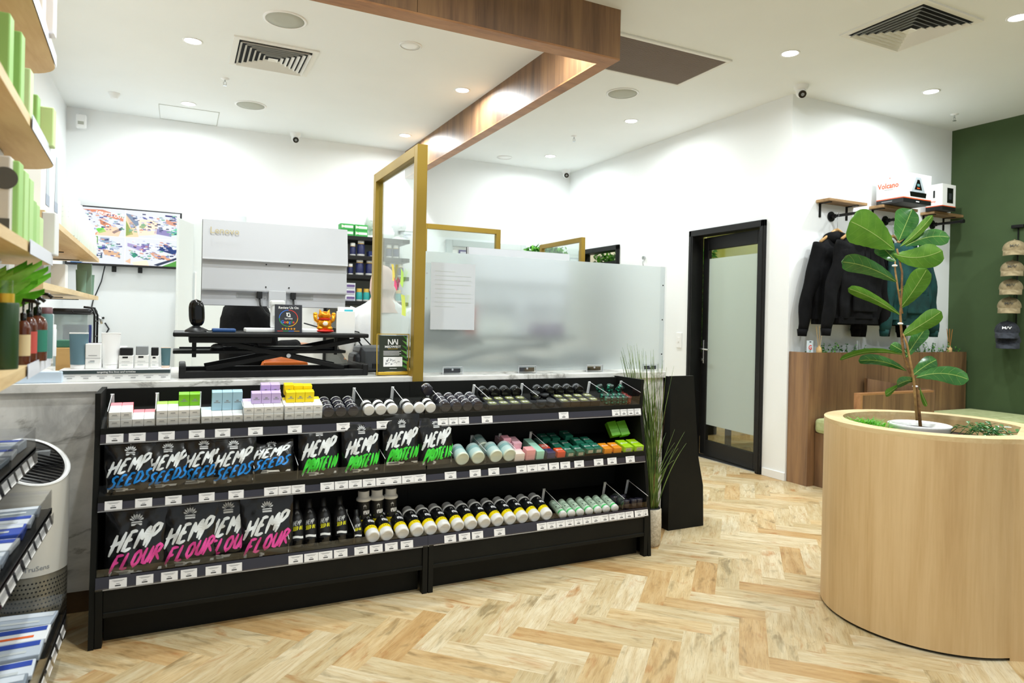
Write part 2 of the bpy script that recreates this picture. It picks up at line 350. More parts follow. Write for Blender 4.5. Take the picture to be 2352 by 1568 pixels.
def brush(word, width, height, wt=.16, slant=.12, rise=.12):
    "quads of a hand-brushed word, origin at its lower left, as (verts, faces)"
    vs = []; fs = []; n = len(word); adv = width/(n*.86); k = 0
    for ci, ch in enumerate(word):
        for st in STROKES.get(ch, []):
            pts = []
            for a in range(len(st)-1):
                for t in (0, .5): pts.append((st[a][0]*(1-t)+st[a+1][0]*t, st[a][1]*(1-t)+st[a+1][1]*t))
            pts.append(st[-1]); m = len(pts)
            P = [Vector((ci*adv*.86+x*adv+y*height*slant, y*height+(ci*.86+x)*adv*rise)) for x, y in pts]
            for i, p in enumerate(P):
                t = (P[min(i+1, m-1)]-P[max(i-1, 0)]); t = t.normalized() if t.length > 0 else Vector((1, 0))
                w = wt*height*.5*(1.0-.35*abs(i/(m-1)-.4)-(.35 if i in (0, m-1) else 0)); nn = Vector((-t.y, t.x))*w
                vs += [p+nn, p-nn]
                if i: fs.append((k-2, k-1, k+1, k))
                k += 2
    return vs, fs
CROWN = []
def crown_poly():
    if CROWN: return CROWN
    vs = []; fs = []
    for a in (-62, -40, -20, 0, 20, 40, 62):
        L_ = .5-.0022*abs(a); c = math.radians(a); d = Vector((math.sin(c), math.cos(c))); n = Vector((d.y, -d.x)); k = len(vs); o = Vector((0, -.02))
        vs += [o+d*.12, o+d*.30+n*.045, o+d*L_, o+d*.30-n*.045]; fs.append((k, k+1, k+2, k+3))
    k = len(vs); vs += [Vector((-.26, -.06)), Vector((.26, -.06)), Vector((.22, .0)), Vector((-.22, .0))]; fs.append((k, k+1, k+2, k+3))
    k = len(vs); vs += [Vector((-.24, -.2)), Vector((.24, -.2)), Vector((.24, -.1)), Vector((-.24, -.1))]; fs.append((k, k+1, k+2, k+3))
    CROWN.append(vs); CROWN.append(fs); return CROWN
# ---------------------------------------------------------------- the room
C = 3.355; XL, XR, YB, YH, XG = -1.03, 4.73, 7.9, 4.18, 7.0
def herringbone():
    w, n = .115, 4; vs = []; fs = []; pr = []; uv = []; s = math.sqrt(.5); r = random.Random(3)
    def put(x0, y0, x1, y1, vert):
        cs = [(x0, y0), (x1, y0), (x1, y1), (x0, y1)]
        P = [((a+b)*w*s+.06, (a-b)*w*s+.03) for a, b in cs]
        cx = sum(p[0] for p in P)/4; cy = sum(p[1] for p in P)/4
        if not (XL-.4 < cx < 7.5 and -3.2 < cy < 8.3): return
        k = len(vs); vs.extend([(p[0], p[1], 0) for p in P]); fs.append((k+3, k+2, k+1, k)); v = r.random(); pr.append(v)
        L = n*w; q = [(0, 0), (L, 0), (L, w), (0, w)]
        if vert: q = [(0, 0), (0, w), (L, w), (L, 0)]
        uv.extend([q[3], q[2], q[1], q[0]])
    for j in range(-14, 15):
        for k in range(-150, 150):
            x = k+2*n*j; y = k
            put(x, y, x+n, y+1, False); put(x+n, y+1-n, x+n+1, y+1, True)
    me = bpy.data.meshes.new('floor'); me.from_pydata(vs, [], fs); me.materials.append(MATS['oak_planks'])
    a = me.attributes.new('pr', 'FLOAT', 'FACE'); a.data.foreach_set('value', pr)
    l = me.uv_layers.new(name='UVMap'); l.data.foreach_set('uv', [c for p in uv for c in p])
    o = bpy.data.objects.new('floor', me); COL.objects.link(o); o['kind'] = 'structure'
herringbone()
b = B(); b.box((XL-.2, -3, C), (7.4, YB+.2, C+.1), 'ceiling_white'); struct(b, 'ceiling')
b = B(); b.box((XL-.12, 0.2, 0), (XL, YB, C), 'wall_white'); struct(b, 'wall_left')
b = B(); b.box((XL-.12, YB, 0), (7.4, YB+.12, C), 'wall_white'); struct(b, 'wall_back')
D1 = (4.44, 5.45, 2.30); D2 = (6.70, 7.60, 2.28)
b = B(); z0 = 0
for y0, y1, z0 in ((YH, D1[0], 0), (D1[0], D1[1], D1[2]), (D1[1], D2[0], 0), (D2[0], D2[1], D2[2]), (D2[1], YB, 0)):
    b.box((XR, y0, z0), (XR+.12, y1, C), 'wall_white')
struct(b, 'wall_right')
b = B(); b.box((XR+.12, YH, 0), (XG+.12, YH+.1, C), 'wall_white'); struct(b, 'wall_recess')
b = B(); b.box((XG, -1, 0), (XG+.12, YH, C), 'wall_green'); struct(b, 'wall_feature')
b = B(); b.box((XG, YH+.1, 0), (XG+.12, YB, C), 'wall_olive'); struct(b, 'wall_side_room')
b = B(); b.box((XR-.012, YH-.002, 0), (XR, D1[0]-.01, .07), 'white_satin', .003); b.box((XR-.012, D1[1]+.01, 0), (XR, D2[0], .07), 'white_satin', .003); struct(b, 'baseboard_right')
# access hatch line in the ceiling
b = B()
for p, q in (((-.215, 7.34), (.315, 7.346)), ((-.215, 7.34), (-.222, 7.88)), ((.315, 7.34), (.318, 7.88)), ((-.21, 7.88), (.31, 7.88))):
    b.box((p[0], p[1], C-.003), (q[0]+.004, q[1]+.004, C-.0005), 'speaker_mesh')
struct(b, 'trim_1')
# doors
def door(name, d, leaf_rot, frost=True):
    y0, y1, zt = d; f = B(); fw = .06
    for (ya, yb, za, zb) in ((y0, y0+fw, 0, zt), (y1-fw, y1, 0, zt), (y0, y1, zt-fw, zt)):
        f.box((XR-.025, ya, za), (XR+.125, yb, zb), 'black_metal', .004)
        f.box((XR-.03, ya+.018, za), (XR-.018, yb-.018, zb), 'black_metal', .003)
    fr = struct(f, name)
    return fr
def leaf(parent, d, rot):
    y0, y1, zt = d; fw = .06; wd = y1-y0-2*fw-.01; h = zt-fw-.02; st = .085
    l = B(); l.X = T(XR+.06, y0+fw+.004, .012) @ R3(rz=-rot)
    g = B(); g.X = l.X
    l.box((-.02, 0, 0), (.022, st, h), 'black_metal', .004); l.box((-.02, wd-st, 0), (.022, wd, h), 'black_metal', .004)
    l.box((-.02, st, 0), (.022, wd-st, .15), 'black_metal', .003); l.box((-.02, st, h-.13), (.022, wd-st, h), 'black_metal', .003)
    L = l.build('door_leaf', parent)
    g.box((-.004, st, .15), (.004, wd-st, h-.13), 'glass'); g.build('glass_pane', L)
    g = B(); g.X = l.X; g.box((-.009, st+.002, .31), (-.0045, wd-st-.002, h-.22), 'door_frost'); g.build('frosted_film', L)
    k = B(); k.X = l.X
    k.box((-.035, wd-.055, .93), (-.02, wd-.03, 1.17), 'steel', .003); k.tube([(-.03, wd-.042, 1.08), (-.07, wd-.042, 1.08), (-.07, wd-.06, 1.08), (-.07, wd-.17, 1.075)], .008, 'steel')
    k.cyl((-.03, wd-.042, .97), (-.05, wd-.042, .97), .011, 'steel'); k.build('door_handle', L)
d1 = door('door_1', D1, 0); leaf(d1, D1, math.radians(5))
d2 = door('door_2', D2, 0)
b = B(); b.box((XR+.05, D2[0]+.06, .01), (XR+.09, D2[1]-.06, 2.10), 'black_metal', .004); b.build('door_leaf', d2)
b = B(); b.box((XR+.125, 6.72, 1.86), (XR+.36, 7.58, 1.96), 'walnut', .004); leaf_cloud_later = b
b = B(); b.box((XR-.002, D1[0]+.02, .0), (XR+.13, D1[1]-.02, .008), 'steel', .002); b.build('threshold', d1)
# planting and a bench in the side room, seen through the doors
def leaf_cloud(b, boxes, n, size, m, rnd, up=.3):
    for _ in range(n):
        lo, hi = rnd.choice(boxes); p = Vector([rnd.uniform(a, c) for a, c in zip(lo, hi)])
        M = T(p) @ R3(rnd.uniform(-1, 1), rnd.uniform(-1, 1), rnd.uniform(0, 6.28)); s_ = size*rnd.uniform(.6, 1.3)
        b.add([(0, 0, 0), (s_*.5, s_*.25, s_*.1), (s_, 0, 0), (s_*.5, -s_*.25, s_*.1)], [(0, 1, 2), (0, 2, 3)], m[rnd.randrange(len(m))], True, M)
rr = random.Random(11)
b = leaf_cloud_later; leaf_cloud(b, [((XR+.14, 6.75, 1.96), (XR+.34, 7.55, 2.21))], 900, .07, ['leaf_bright', 'leaf_dark', 'ivy'], rr); solo(b, 'planter_ledge', 'leafy planter ledge just behind the rear black doorway', 'planter')
b = B(); b.box((5.62, 6.25, 0), (5.9, 7.8, 1.0), 'black_mdf', .01); leaf_cloud(b, [((5.62, 6.25, 1.0), (5.88, 7.7, 2.25))], 3600, .09, ['leaf_bright', 'leaf_dark', 'ivy'], rr)
solo(b, 'planter_divider', 'leafy green planter divider seen through the rear black door frame', 'planter')
t = thing('side_table', 'dark timber table behind the frosted glass door', 'table', (5.7, 4.9, 0))
b = B(); b.box((5.35, 4.5, .68), (6.3, 5.6, .72), 'walnut', .004); b.build('table_top', t)
for x in (5.4, 6.25):
    for y in (4.55, 5.55): b = B(); b.box((x-.025, y-.025, 0), (x+.025, y+.025, .68), 'black_metal', .003); b.build('leg', t)
# light switch
t = thing('light_switch', 'white light switch plate on the wall left of the glass door', 'switch', (XR, 5.6, 1.1))
b = B(); b.box((XR-.012, 5.545, 1.09), (XR, 5.63, 1.25), 'white_satin', .004); b.build('plate', t)
b = B(); b.box((XR-.018, 5.575, 1.15), (XR-.011, 5.60, 1.2), 'white_satin', .003); b.build('rocker', t)
# timber bulkhead hanging from the ceiling
t = thing('timber_bulkhead', 'walnut timber bulkhead hanging from the ceiling around the counter', 'bulkhead', (2.46, 3.65, 3.03))
Z0 = 3.03
b = B(); b.box((XL, 3.60, Z0+.012), (1.15, 3.72, C), 'walnut'); b.box((1.153, 3.60, Z0+.012), (2.51, 3.72, C), 'walnut'); b.box((XL, 3.60, Z0), (2.51, 3.72, Z0+.0115), 'walnut_edge'); b.build('front_fascia', t)
b = B(); b.box((2.41, 3.72, Z0+.012), (2.51, 6.0, C), 'walnut'); b.box((2.41, 6.003, Z0+.012), (2.51, YB, C), 'walnut'); b.box((2.41, 3.72, Z0), (2.51, YB, Z0+.0115), 'walnut_edge'); b.build('side_fascia', t)
# ceiling diffusers
def vent(x, y, label):
    t = thing('ceiling_vent', label, 'vent', (x, y, C), 'square ceiling diffusers')
    b = B(); h = .3
    for s in range(4):
        b.X = T(x, y, C) @ R3(rz=s*PI/2); b.add([(-h, -h, -.001), (h, -h, -.001), (.26, -.26, -.012), (-.26, -.26, -.012)], [(3, 2, 1, 0)], 'vent_white')
        b.add([(-h, -h, -.012), (h, -h, -.012), (.26, -.26, -.012), (-.26, -.26, -.012)], [(3, 2, 1, 0)], 'vent_white')
        b.add([(-h, -h, -.012), (h, -h, -.012), (h, -h, 0), (-h, -h, 0)], [(0, 1, 2, 3)], 'vent_white')
    b.build('frame', t)
    b = B(); b.box((x-.26, y-.26, C-.003), (x+.26, y+.26, C-.001), 'vent_dark'); b.build('duct_shade_sheet', t)  # dark sheet paints the shade of the duct opening; no recess is cut
    for i in range(7):
        b = B(); a = .252-i*.036; c = a-.017
        for s in range(4):
            b.X = T(x, y, C) @ R3(rz=s*PI/2)
            if i < 6: b.add([(-a, -a, -.027), (a, -a, -.027), (c, -c, -.009), (-c, -c, -.009)], [(0, 1, 2, 3)], 'vent_white'); b.add([(-a, -a, -.0285), (a, -a, -.0285), (c, -c, -.0105), (-c, -c, -.0105)], [(3, 2, 1, 0)], 'vent_white')
            else: b.add([(-a, -a, -.027), (a, -a, -.027), (0, 0, -.018)], [(0, 1, 2)], 'vent_white')
        b.build('louvre', t)
vent(.615, 5.55, 'square white ceiling diffuser above the counter staff, left side of the ceiling')
vent(4.33, 2.88, 'square white ceiling diffuser near the top right, next to the green wall side')
t = thing('return_air_grille', 'long brown louvred return air grille in the ceiling beside the timber bulkhead', 'grille', (3.2, 4.2, C))
b = B(); x0, x1, y0, y1 = 2.64, 3.70, 3.90, 4.47; e = .03
for q in (((x0-e, y0-e), (x1+e, y0)), ((x0-e, y1), (x1+e, y1+e)), ((x0-e, y0), (x0, y1)), ((x1, y0), (x1+e, y1))): b.box((*q[0], C-.014), (*q[1], C), 'vent_white', .003)
b.build('frame', t)
b = B(); b.box((x0, y0, C-.003), (x1, y1, C-.001), 'grille_dark')
for i in range(38):
    y = y0+(y1-y0)*(i+.5)/38; b.box((x0, y-.0045, C-.011), (x1, y+.0035, C-.004), 'grille_brown')
b.build('slats', t)
# speakers
SP = [(.607, 4.81, .13, 'round ceiling speaker nearest the timber fascia on the left'), (1.491, 4.81, .075, 'small pale ceiling speaker left of the walnut beam'), (.575, 6.93, .13, 'round ceiling speaker at the back near the small ceiling hatch'), (3.449, 4.895, .13, 'round ceiling speaker below the brown air grille'), (3.568, 7.54, .085, 'small flat ceiling disc at the far back right of the beam')]
for x, y, r, l in SP:
    t = thing('ceiling_speaker', l, 'speaker', (x, y, C), 'ceiling speakers')
    b = B(); b.X = T(x, y, C) @ R3(rx=PI); b.lathe([(r*1.1, 0), (r*1.1, .006), (r*1.0, .009), (r*.97, .006)], 'white_satin', 40, cap=False); b.build('rim', t)
    b = B(); b.X = T(x, y, C) @ R3(rx=PI); b.lathe([(r*.98, .0), (r*.97, .005), (r*.5, .0075), (0, .008)], 'speaker_mesh' if r > .1 else 'white_satin', 40); b.build('grille', t)
# downlights
def downlight(x, y, label, power, col=(.93, .99, 1.0)):
    t = thing('downlight', label, 'downlight', (x, y, C), 'recessed ceiling downlights')
    b = B(); b.X = T(x, y, C) @ R3(rx=PI); b.lathe([(.07, 0), (.07, .004), (.062, .007), (.056, .003)], 'white_satin', 28, cap=False); b.build('trim', t)
    b = B(); b.X = T(x, y, C) @ R3(rx=PI); b.lathe([(.056, .001), (.056, .003), (0, .004)], 'lens_emit', 28, cap=False); b.build('lens', t)
    l = bpy.data.lights.new('downlight_lamp', 'AREA'); l.shape = 'DISK'; l.size = .085; l.energy = power; l.color = col; l.spread = math.radians(172)
    o = bpy.data.objects.new('lamp', l); COL.objects.link(o); o.parent = t; o.location = (0, 0, -.012)
DL = [(.05, 5.52, 'above the left end of the counter'), (.04, 7.19, 'at the back beside the ceiling hatch'), (2.19, 5.52, 'just inside the walnut beam'), (2.19, 7.2, 'at the far end inside the walnut beam'),
      (4.0, 5.52, 'above the frosted door side, right of the beam'), (4.02, 7.19, 'in the far right back corner'), (4.0, 3.57, 'between the brown grille and the top right diffuser'), (5.67, 3.57, 'over the hanging hoodies'), (4.79, 2.46, 'cut by the top right edge, near the green wall'), (.05, 3.86, 'behind the timber fascia on the left'), (2.19, 3.86, 'behind the timber fascia corner')]
for x, y, l in DL: downlight(x, y, 'round white recessed downlight '+l, DOWN_W)
for x, y, l in ((.15, 2.75, 'over the left shelves'), (.9, 1.9, 'over the display front'), (2.2, 1.9, 'over the open floor'), (3.6, 1.2, 'over the round planter'), (6.1, 2.0, 'by the green wall'), (5.4, .6, 'near the shop front'), (1.6, .2, 'near the entrance')):
    downlight(x, y, 'round white recessed downlight '+l+', outside the picture', FRONT_W)
for y in (5.2, 7.0): downlight(5.9, y, 'warm recessed downlight in the side room at depth %.0f metres' % y, 22, (1, .86, .66))
# sprinklers, cameras, detector
for x, y, l in ((.311, 6.26, 'between the left diffuser and the back wall'), (3.802, 6.28, 'in front of the far corner camera'), (6.46, 3.84, 'above the hoodies near the green wall')):
    t = thing('sprinkler', 'small chrome ceiling sprinkler '+l, 'sprinkler', (x, y, C), 'ceiling sprinklers')
    b = B(); b.X = T(x, y, C) @ R3(rx=PI); b.lathe([(.035, 0), (.034, .004), (.012, .012)], 'white_satin', 20); b.build('rosette', t)
    b = B(); b.X = T(x, y, C) @ R3(rx=PI); b.cyl((0, 0, .01), (0, 0, .035), .006, 'steel'); b.tube([(.012, 0, .03), (.012, 0, .05), (0, 0, .06), (-.012, 0, .05), (-.012, 0, .03)], .002, 'steel', 6); b.lathe([(.016, .06), (.016, .063)], 'steel', 12); b.build('head', t)
def cctv(x, y, z, aim, label):
    t = thing('security_camera', label, 'camera', (x, y, z), 'dome security cameras')
    b = B(); b.X = T(x, y, z) @ R3(rx=PI); b.lathe([(.058, 0), (.056, .02), (.05, .035), (.03, .045)], 'white_satin', 28); b.build('base', t)
    b = B(); b.ell((x, y, z-.062), (.042, .042, .042), 'white_satin', 24, 14); h = b.build('ball', t)
    d = (Vector(aim)-Vector((x, y, z-.062))).normalized(); p = Vector((x, y, z-.062))
    b = B(); b.cyl(p+d*.028, p+d*.041, .031, 'black_gloss', 24); b.cyl(p+d*.041, p+d*.043, .014, 'grey_plastic', 16); b.build('lens', h)
cctv(4.62, 4.0, C, (2.5, 0, 0), 'white dome security camera above the hoodie wall corner')
cctv(1.11, 7.75, C, (1.2, 2, 0), 'white dome security camera on the back wall above the computer monitor')
cctv(4.58, 7.75, C, (2.2, 1, 0), 'white dome security camera in the far right back corner')
t = thing('smoke_detector', 'small white ceiling detector near the back left corner', 'detector', (-.575, 7.2, C))
b = B(); b.X = T(-.575, 7.2, C) @ R3(rx=PI); b.lathe([(.05, 0), (.05, .012), (.035, .03), (.03, .045), (0, .048)], 'white_satin', 24); b.build('body', t)
t = thing('motion_sensor', 'white rectangular motion sensor in the top left back corner', 'sensor', (-.9, 7.84, 3.2))
b = B(); b.box((-.945, 7.79, 3.14), (-.855, 7.86, 3.27), 'white_satin', .012); b.build('body', t)
b = B(); b.box((-.925, 7.785, 3.17), (-.875, 7.79, 3.2), 'speaker_mesh', .002); b.tube([(-.93, 7.9, 3.3), (-.93, 7.84, 3.28), (-.92, 7.83, 3.26)], .006, 'white_satin'); b.build('bracket', t)
# ---------------------------------------------------------------- counter
XG2 = 7.0
CT = 1.03
t = thing('service_counter', 'long service counter clad in grey veined white marble with brown kick base', 'counter', (.95, 3.9, 0))
b = B(); b.box((XL+.002, 3.53, .10), (2.86, 3.56, CT-.04), 'marble'); b.box((2.83, 3.56, .10), (2.86, 4.42, CT-.04), 'marble'); b.build('front_panel', t)
b = B(); b.box((XL+.002, 3.51, CT-.04), (2.865, 4.44, CT), 'marble', .003); b.build('worktop', t)
b = B(); b.box((XL+.002, 3.55, 0), (2.84, 4.38, .10), 'kick_brown'); b.build('kick_base', t)
b = B(); b.box((XL+.002, 4.39, .1), (2.83, 4.41, CT-.04), 'white_card'); b.build('back_panel', t)
# frosted screen on the counter
t = thing('frosted_screen', 'wide frosted acrylic screen standing on the marble counter', 'screen', (2.08, 3.62, CT))
b = B(); b.box((1.235, 3.616, CT+.012), (2.925, 3.624, 1.725), 'frosted', .001); p = b.build('frosted_sheet', t)
b = B(); b.box((2.885, 3.605, CT), (2.93, 3.614, 1.725), 'acrylic'); [b.cyl((2.90, 3.603, z), (2.90, 3.6045, z), .005, 'print_black', 10) for z in (1.14, 1.37, 1.60)]; b.build('edge_strip', t)
b = B(); b.box((1.215, 3.600, 1.40), (1.262, 3.613, 1.66), 'acrylic', .002); [b.cyl((1.238, 3.597, z), (1.238, 3.5995, z), .005, 'silver', 10) for z in (1.46, 1.6)]; b.build('side_clamp', t)
for x in (1.40, 1.88, 2.36, 2.80):
    b = B(); b.box((x-.06, 3.585, CT), (x+.06, 3.59, CT+.045), 'acrylic', .001); b.box((x-.06, 3.59, CT), (x+.06, 3.65, CT+.005), 'acrylic'); b.box((x-.05, 3.596, CT+.010), (x+.05, 3.600, CT+.034), 'black_gloss'); b.box((x-.061, 3.584, CT+.043), (x+.061, 3.591, CT+.046), 'silver'); b.box((x-.061, 3.584, CT), (x-.058, 3.591, CT+.045), 'silver'); b.box((x+.058, 3.584, CT), (x+.061, 3.591, CT+.045), 'silver'); b.box((x-.055, 3.628, CT+.005), (x+.055, 3.633, CT+.045), 'acrylic')
    b.cyl((x, 3.59, CT+.028), (x, 3.612, CT+.028), .006, 'silver', 10); b.build('base_clip', t)
b = B(); b.X = T(1.40, 3.607, 1.475) @ R3(rx=PI/2)
b.add([(-.135, -.19, 0), (.135, -.19, 0), (.135, .19, 0), (-.135, .19, 0)], [(0, 1, 2, 3)], mat('notice_paper', hexc('cdd2d8'), .6))
for i in range(9):
    y = .14-.025*i; w_ = .11 if i % 4 else .06; b.add([(-.11, y, .0008), (-.11+2*w_, y, .0008), (-.11+2*w_, y+.005, .0008), (-.11, y+.005, .0008)], [(0, 1, 2, 3)], 'print_faint')
tagp(b.build('paper_notice'), 'white printed paper notice taped to the frosted screen', 'notice')
# brass framed glass partitions
def gold_frame(label, p, q, zb, zt, foot, g=.05):
    p = Vector((*p, 0)); q = Vector((*q, 0)); d = (q-p); L = d.length; d.normalize(); ang = math.atan2(d.y, d.x)
    t = thing('glass_partition', label, 'partition', (p.x, p.y, zb), 'brass framed glass partitions')
    X = T(p.x, p.y, 0) @ R3(rz=ang); w = g/2
    b = B(); b.X = X; b.box((0, -w, foot), (g, w, zt), 'brass', .002); b.build('post', t)
    b = B(); b.X = X; b.box((L-g, -w, zb), (L, w, zt), 'brass', .002); b.build('post', t)
    b = B(); b.X = X; b.box((g, -w, zt-g), (L-g, w, zt), 'brass', .002); b.build('top_rail', t)
    b = B(); b.X = X; b.box((g, -w, zb), (L-g, w, zb+.03), 'brass', .002); b.build('bottom_rail', t)
    b = B(); b.X = X; b.box((g, -.004, zb+.03), (L-g, .004, zt-g), 'glass_shiny'); b.build('glass', t)
    return t
gold_frame('tall brass framed glass partition rising from the front edge of the marble counter', (1.165, 3.498), (1.165, 4.42), CT, 2.29, 1.0, .058)
gold_frame('low brass framed glass partition behind the frosted screen, facing the viewer', (2.12, 6.35), (2.97, 6.35), CT, 2.28, CT)
gold_frame('small brass framed glass partition at the far right behind the screen, seen edge on', (4.0, 6.36), (4.0, 7.33), CT, 2.28, CT)
t = thing('rear_counter', 'low white counter behind the frosted screen carrying the brass partitions', 'counter', (3.1, 6.7, 0))
b = B(); b.box((2.1, 6.33, 0), (4.05, 6.36, CT-.04), 'white_card'); b.box((2.1, 6.36, 0), (4.05, 7.4, CT-.04), 'white_card'); b.build('body', t)
b = B(); b.box((2.08, 6.3, CT-.04), (4.07, 7.45, CT), 'marble', .003); b.build('worktop', t)
# sticky notes on the near glass
for (y, z, c, w_, h_, a, l) in ((3.98, 1.62, 'ffe86a', .05, .10, .1, 'pale yellow sticky note, highest on the brass framed glass'), (3.93, 1.55, 'ff5d8f', .07, .06, .5, 'pink sticky note on the brass framed glass'), (3.80, 1.58, 'c9f56a', .06, .10, .5, 'lime sticky note on the brass framed glass'), (3.76, 1.42, 'f1ff70', .075, .12, .12, 'bright yellow folded sticky note, lowest on the brass framed glass')):
    m = mat('note_'+c, hexc(c), .7); b = B(); b.X = T(1.159, y, z) @ R3(rx=a)
    b.grid(lambda u, v: (-.012*v*v, (u-.5)*w_, (v-.5)*h_), 4, 6, m)
    tagp(b.build('sticky_note'), l, 'note', 'sticky notes on the glass')
# ---------------------------------------------------------------- black display unit
TH = math.radians(14)
ROW = {1: (3.235, .865), 2: (3.185, .596), 3: (3.148, .262)}
def SM(row, x, v=0, h=0):
    "frame on a shelf: x along the shelf, y up the slope, z square to it"
    y, z = ROW[row]; return T(x, y, z) @ R3(rx=TH) @ T(0, v, h)
U0, UM, U1 = -.305, 1.112, 2.47
unit = thing('display_shelf', 'long black two bay display shelf full of products in front of the marble counter', 'shelf', (1.09, 3.3, 0))
prof = [(3.50, 0), (3.125, 0), (3.14, .25), (3.185, .56), (3.235, .83), (3.225, 1.012), (3.50, 1.012)]
def side(x, name='side_panel', w=.02):
    b = B(); b.X = Matrix(((0, 0, 1, x), (1, 0, 0, 0), (0, 1, 0, 0), (0, 0, 0, 1))); b.prism(prof, w, 'black_mdf'); b.build(name, unit)
side(U0); side(U1-.02)
for x in (U0+.021, UM-.027, UM+.003, U1-.048):
    b = B(); b.box((x, 3.13, 0), (x+.026, 3.17, .235), 'black_mdf', .002); b.build('leg', unit)
for i, (a, c) in enumerate(((U0+.021, UM-.0005), (UM+.0005, U1-.021))):
    b = B(); b.box((a, 3.475, .02), (c, 3.495, 1.005), 'black_mdf'); b.build('back_panel', unit)
    b = B(); b.box((a+.027, 3.138, .125), (c-.027, 3.156, .232), 'black_mdf', .002); b.build('front_apron', unit)
    b = B(); b.box((a+.027, 3.132, .118), (c-.027, 3.16, .138), 'black_mdf', .002); b.build('apron_rail', unit)
    b = B(); b.box((a+.027, 3.20, .0), (c-.027, 3.215, .125), 'black_mdf'); b.build('kick_board', unit)
    for row in (1, 2, 3):
        y, z = ROW[row]; dep = (3.474-y)/math.cos(TH)
        b = B(); b.X = T(0, y, z) @ R3(rx=TH); b.box((a, 0, -.018), (c, dep, 0), 'black_mdf')
        b.X = Matrix(); zl = .024 if row < 3 else .004; b.box((a, y-.006, z-zl-.004), (c, y+.004, z+.001), 'black_mdf'); b.build('shelf_board', unit)
        b = B(); zr0 = {1: .805, 2: .540, 3: .233}[row]; zr1 = z-zl if row < 3 else .281
        b.add([(a, y-.008, zr1), (c, y-.008, zr1), (c, y-.016, zr0), (a, y-.016, zr0)], [(3, 2, 1, 0)], 'rail_grey')
        b.box((a, y-.016, zr0-.003), (c, y+.006, zr0), 'silver'); b.box((a, y-.02, zr0-.003), (c, y-.0165, zr0+.006), 'acrylic'); b.build('price_rail', unit)
        b = B(); rh = {1: .05, 2: .045, 3: .05}[row]; b.box((a+.003, y-.004, z), (c-.003, y-.0015, z+rh), 'acrylic'); b.build('clear_lip', unit)
# price tags: (row, left photo x, number joined)
TG = {1: [(244, 1), (296, 1), (364, 1), (434, 1), (494, 1), (570, 1), (661, 1), (773, 1), (865, 1), (893, 1), (921, 1), (1005, 1), (1028, 1), (1051, 1), (1106, 1), (1283, 1), (1405, 1), (1422, 1), (1438, 1), (1454, 1)],
      2: [(241, 1), (311, 1), (380, 1), (457, 1), (525, 1), (607, 1), (638, 1), (668, 1), (736, 1), (769, 1), (801, 1), (833, 1), (864, 1), (893, 1), (923, 1), (950, 1), (1021, 1), (1078, 1), (1121, 1), (1185, 1), (1210, 1), (1234, 1), (1260, 1), (1286, 1), (1318, 1), (1363, 1), (1394, 1), (1436, 1)],
      3: [(252, 1), (314, 1), (371, 1), (416, 1), (473, 1), (521, 1), (663, 1), (699, 1), (732, 1), (767, 1), (814, 1), (849, 1), (884, 1), (920, 1), (1020, 1), (1053, 1), (1083, 1), (1134, 1), (1232, 1), (1254, 1), (1275, 1), (1296, 1), (1316, 1), (1336, 1), (1356, 1), (1377, 1), (1395, 1), (1415, 1), (1433, 1), (1456, 1), (1475, 1)]}
rt = random.Random(5)
for row, ts in TG.items():
    y, z = ROW[row]; zr0 = {1: .807, 2: .542, 3: .235}[row]
    for px, _ in ts:
        x = at(px, {1: 985, 2: 1120, 3: 1270}[row], Y=y-.014).x; w_, h_ = .062, .036
        if x+w_ > U1-.022: w_ = U1-.022-x
        b = B(); b.X = T(x, y-.0175, zr0) @ R3(rx=PI/2-.18)
        b.add([(0, 0, 0), (w_, 0, 0), (w_, h_, 0), (0, h_, 0)], [(0, 1, 2, 3)], 'tag_paper')
        for (u0, u1, v, hh, m) in ((.15, .85, .80, .035, 'print_grey'), (.25, .75, .70, .035, 'print_grey'), (.40, .60, .42, .07, 'print_grey'), (.33, .66, .20, .11, 'print_black')):
            b.add([(u0*w_, v*h_, .0006), (u1*w_, v*h_, .0006), (u1*w_, (v+hh)*h_, .0006), (u0*w_, (v+hh)*h_, .0006)], [(0, 1, 2, 3)], m)
        b.build('price_tag', unit)
# clear dividers
for row, pxs in {1: [248, 357, 460, 557, 651, 832, 924, 1010, 1118, 1232, 1391, 1472], 2: [583, 683, 882, 1035, 1113, 1180, 1253], 3: [662, 812, 1283, 1427, 1486]}.items():
    for px in pxs:
        x = at(px, {1: 950, 2: 1080, 3: 1250}[row], Y=ROW[row][0]).x
        x = min(x, U1-.03)
        b = B(); b.X = SM(row, x, 0, .001); h = .075 if row < 3 else .09
        b.box((-.0012, .004, 0), (.0012, .20, h), 'acrylic'); b.box((-.006, .2, 0), (.008, .206, h), 'white_satin'); b.box((-.0012, .0, h-.0016), (.0012, .20, h), 'white_satin'); b.box((-.002, .0, 0), (.002, .004, h*.75), 'acrylic'); b.build('clear_divider', unit)
# ---------------------------------------------------------------- end shelf past the counter, seen from its side
t = thing('end_shelf', 'black side panel of the shelf unit standing at the counter end beside the door', 'shelf', (3.0, 3.8, 0))
pr = [(2.868, 0), (3.165, 0), (3.155, .27), (3.11, .46), (3.055, 1.004), (2.868, 1.004)]
for y in (3.46, 4.2):
    b = B(); b.X = Matrix(((1, 0, 0, 0), (0, 0, 1, y), (0, 1, 0, 0), (0, 0, 0, 1))); b.prism(pr, .022, 'black_mdf'); b.build('side_panel', t)
b = B(); b.box((2.868, 3.482, 0), (2.885, 4.2, 1.0), 'black_mdf'); b.build('back_panel', t)
for z, x in ((.22, 3.14), (.5, 3.09), (.8, 3.06)): b = B(); b.box((2.886, 3.483, z), (x, 4.199, z+.02), 'black_mdf'); b.build('shelf_board', t)
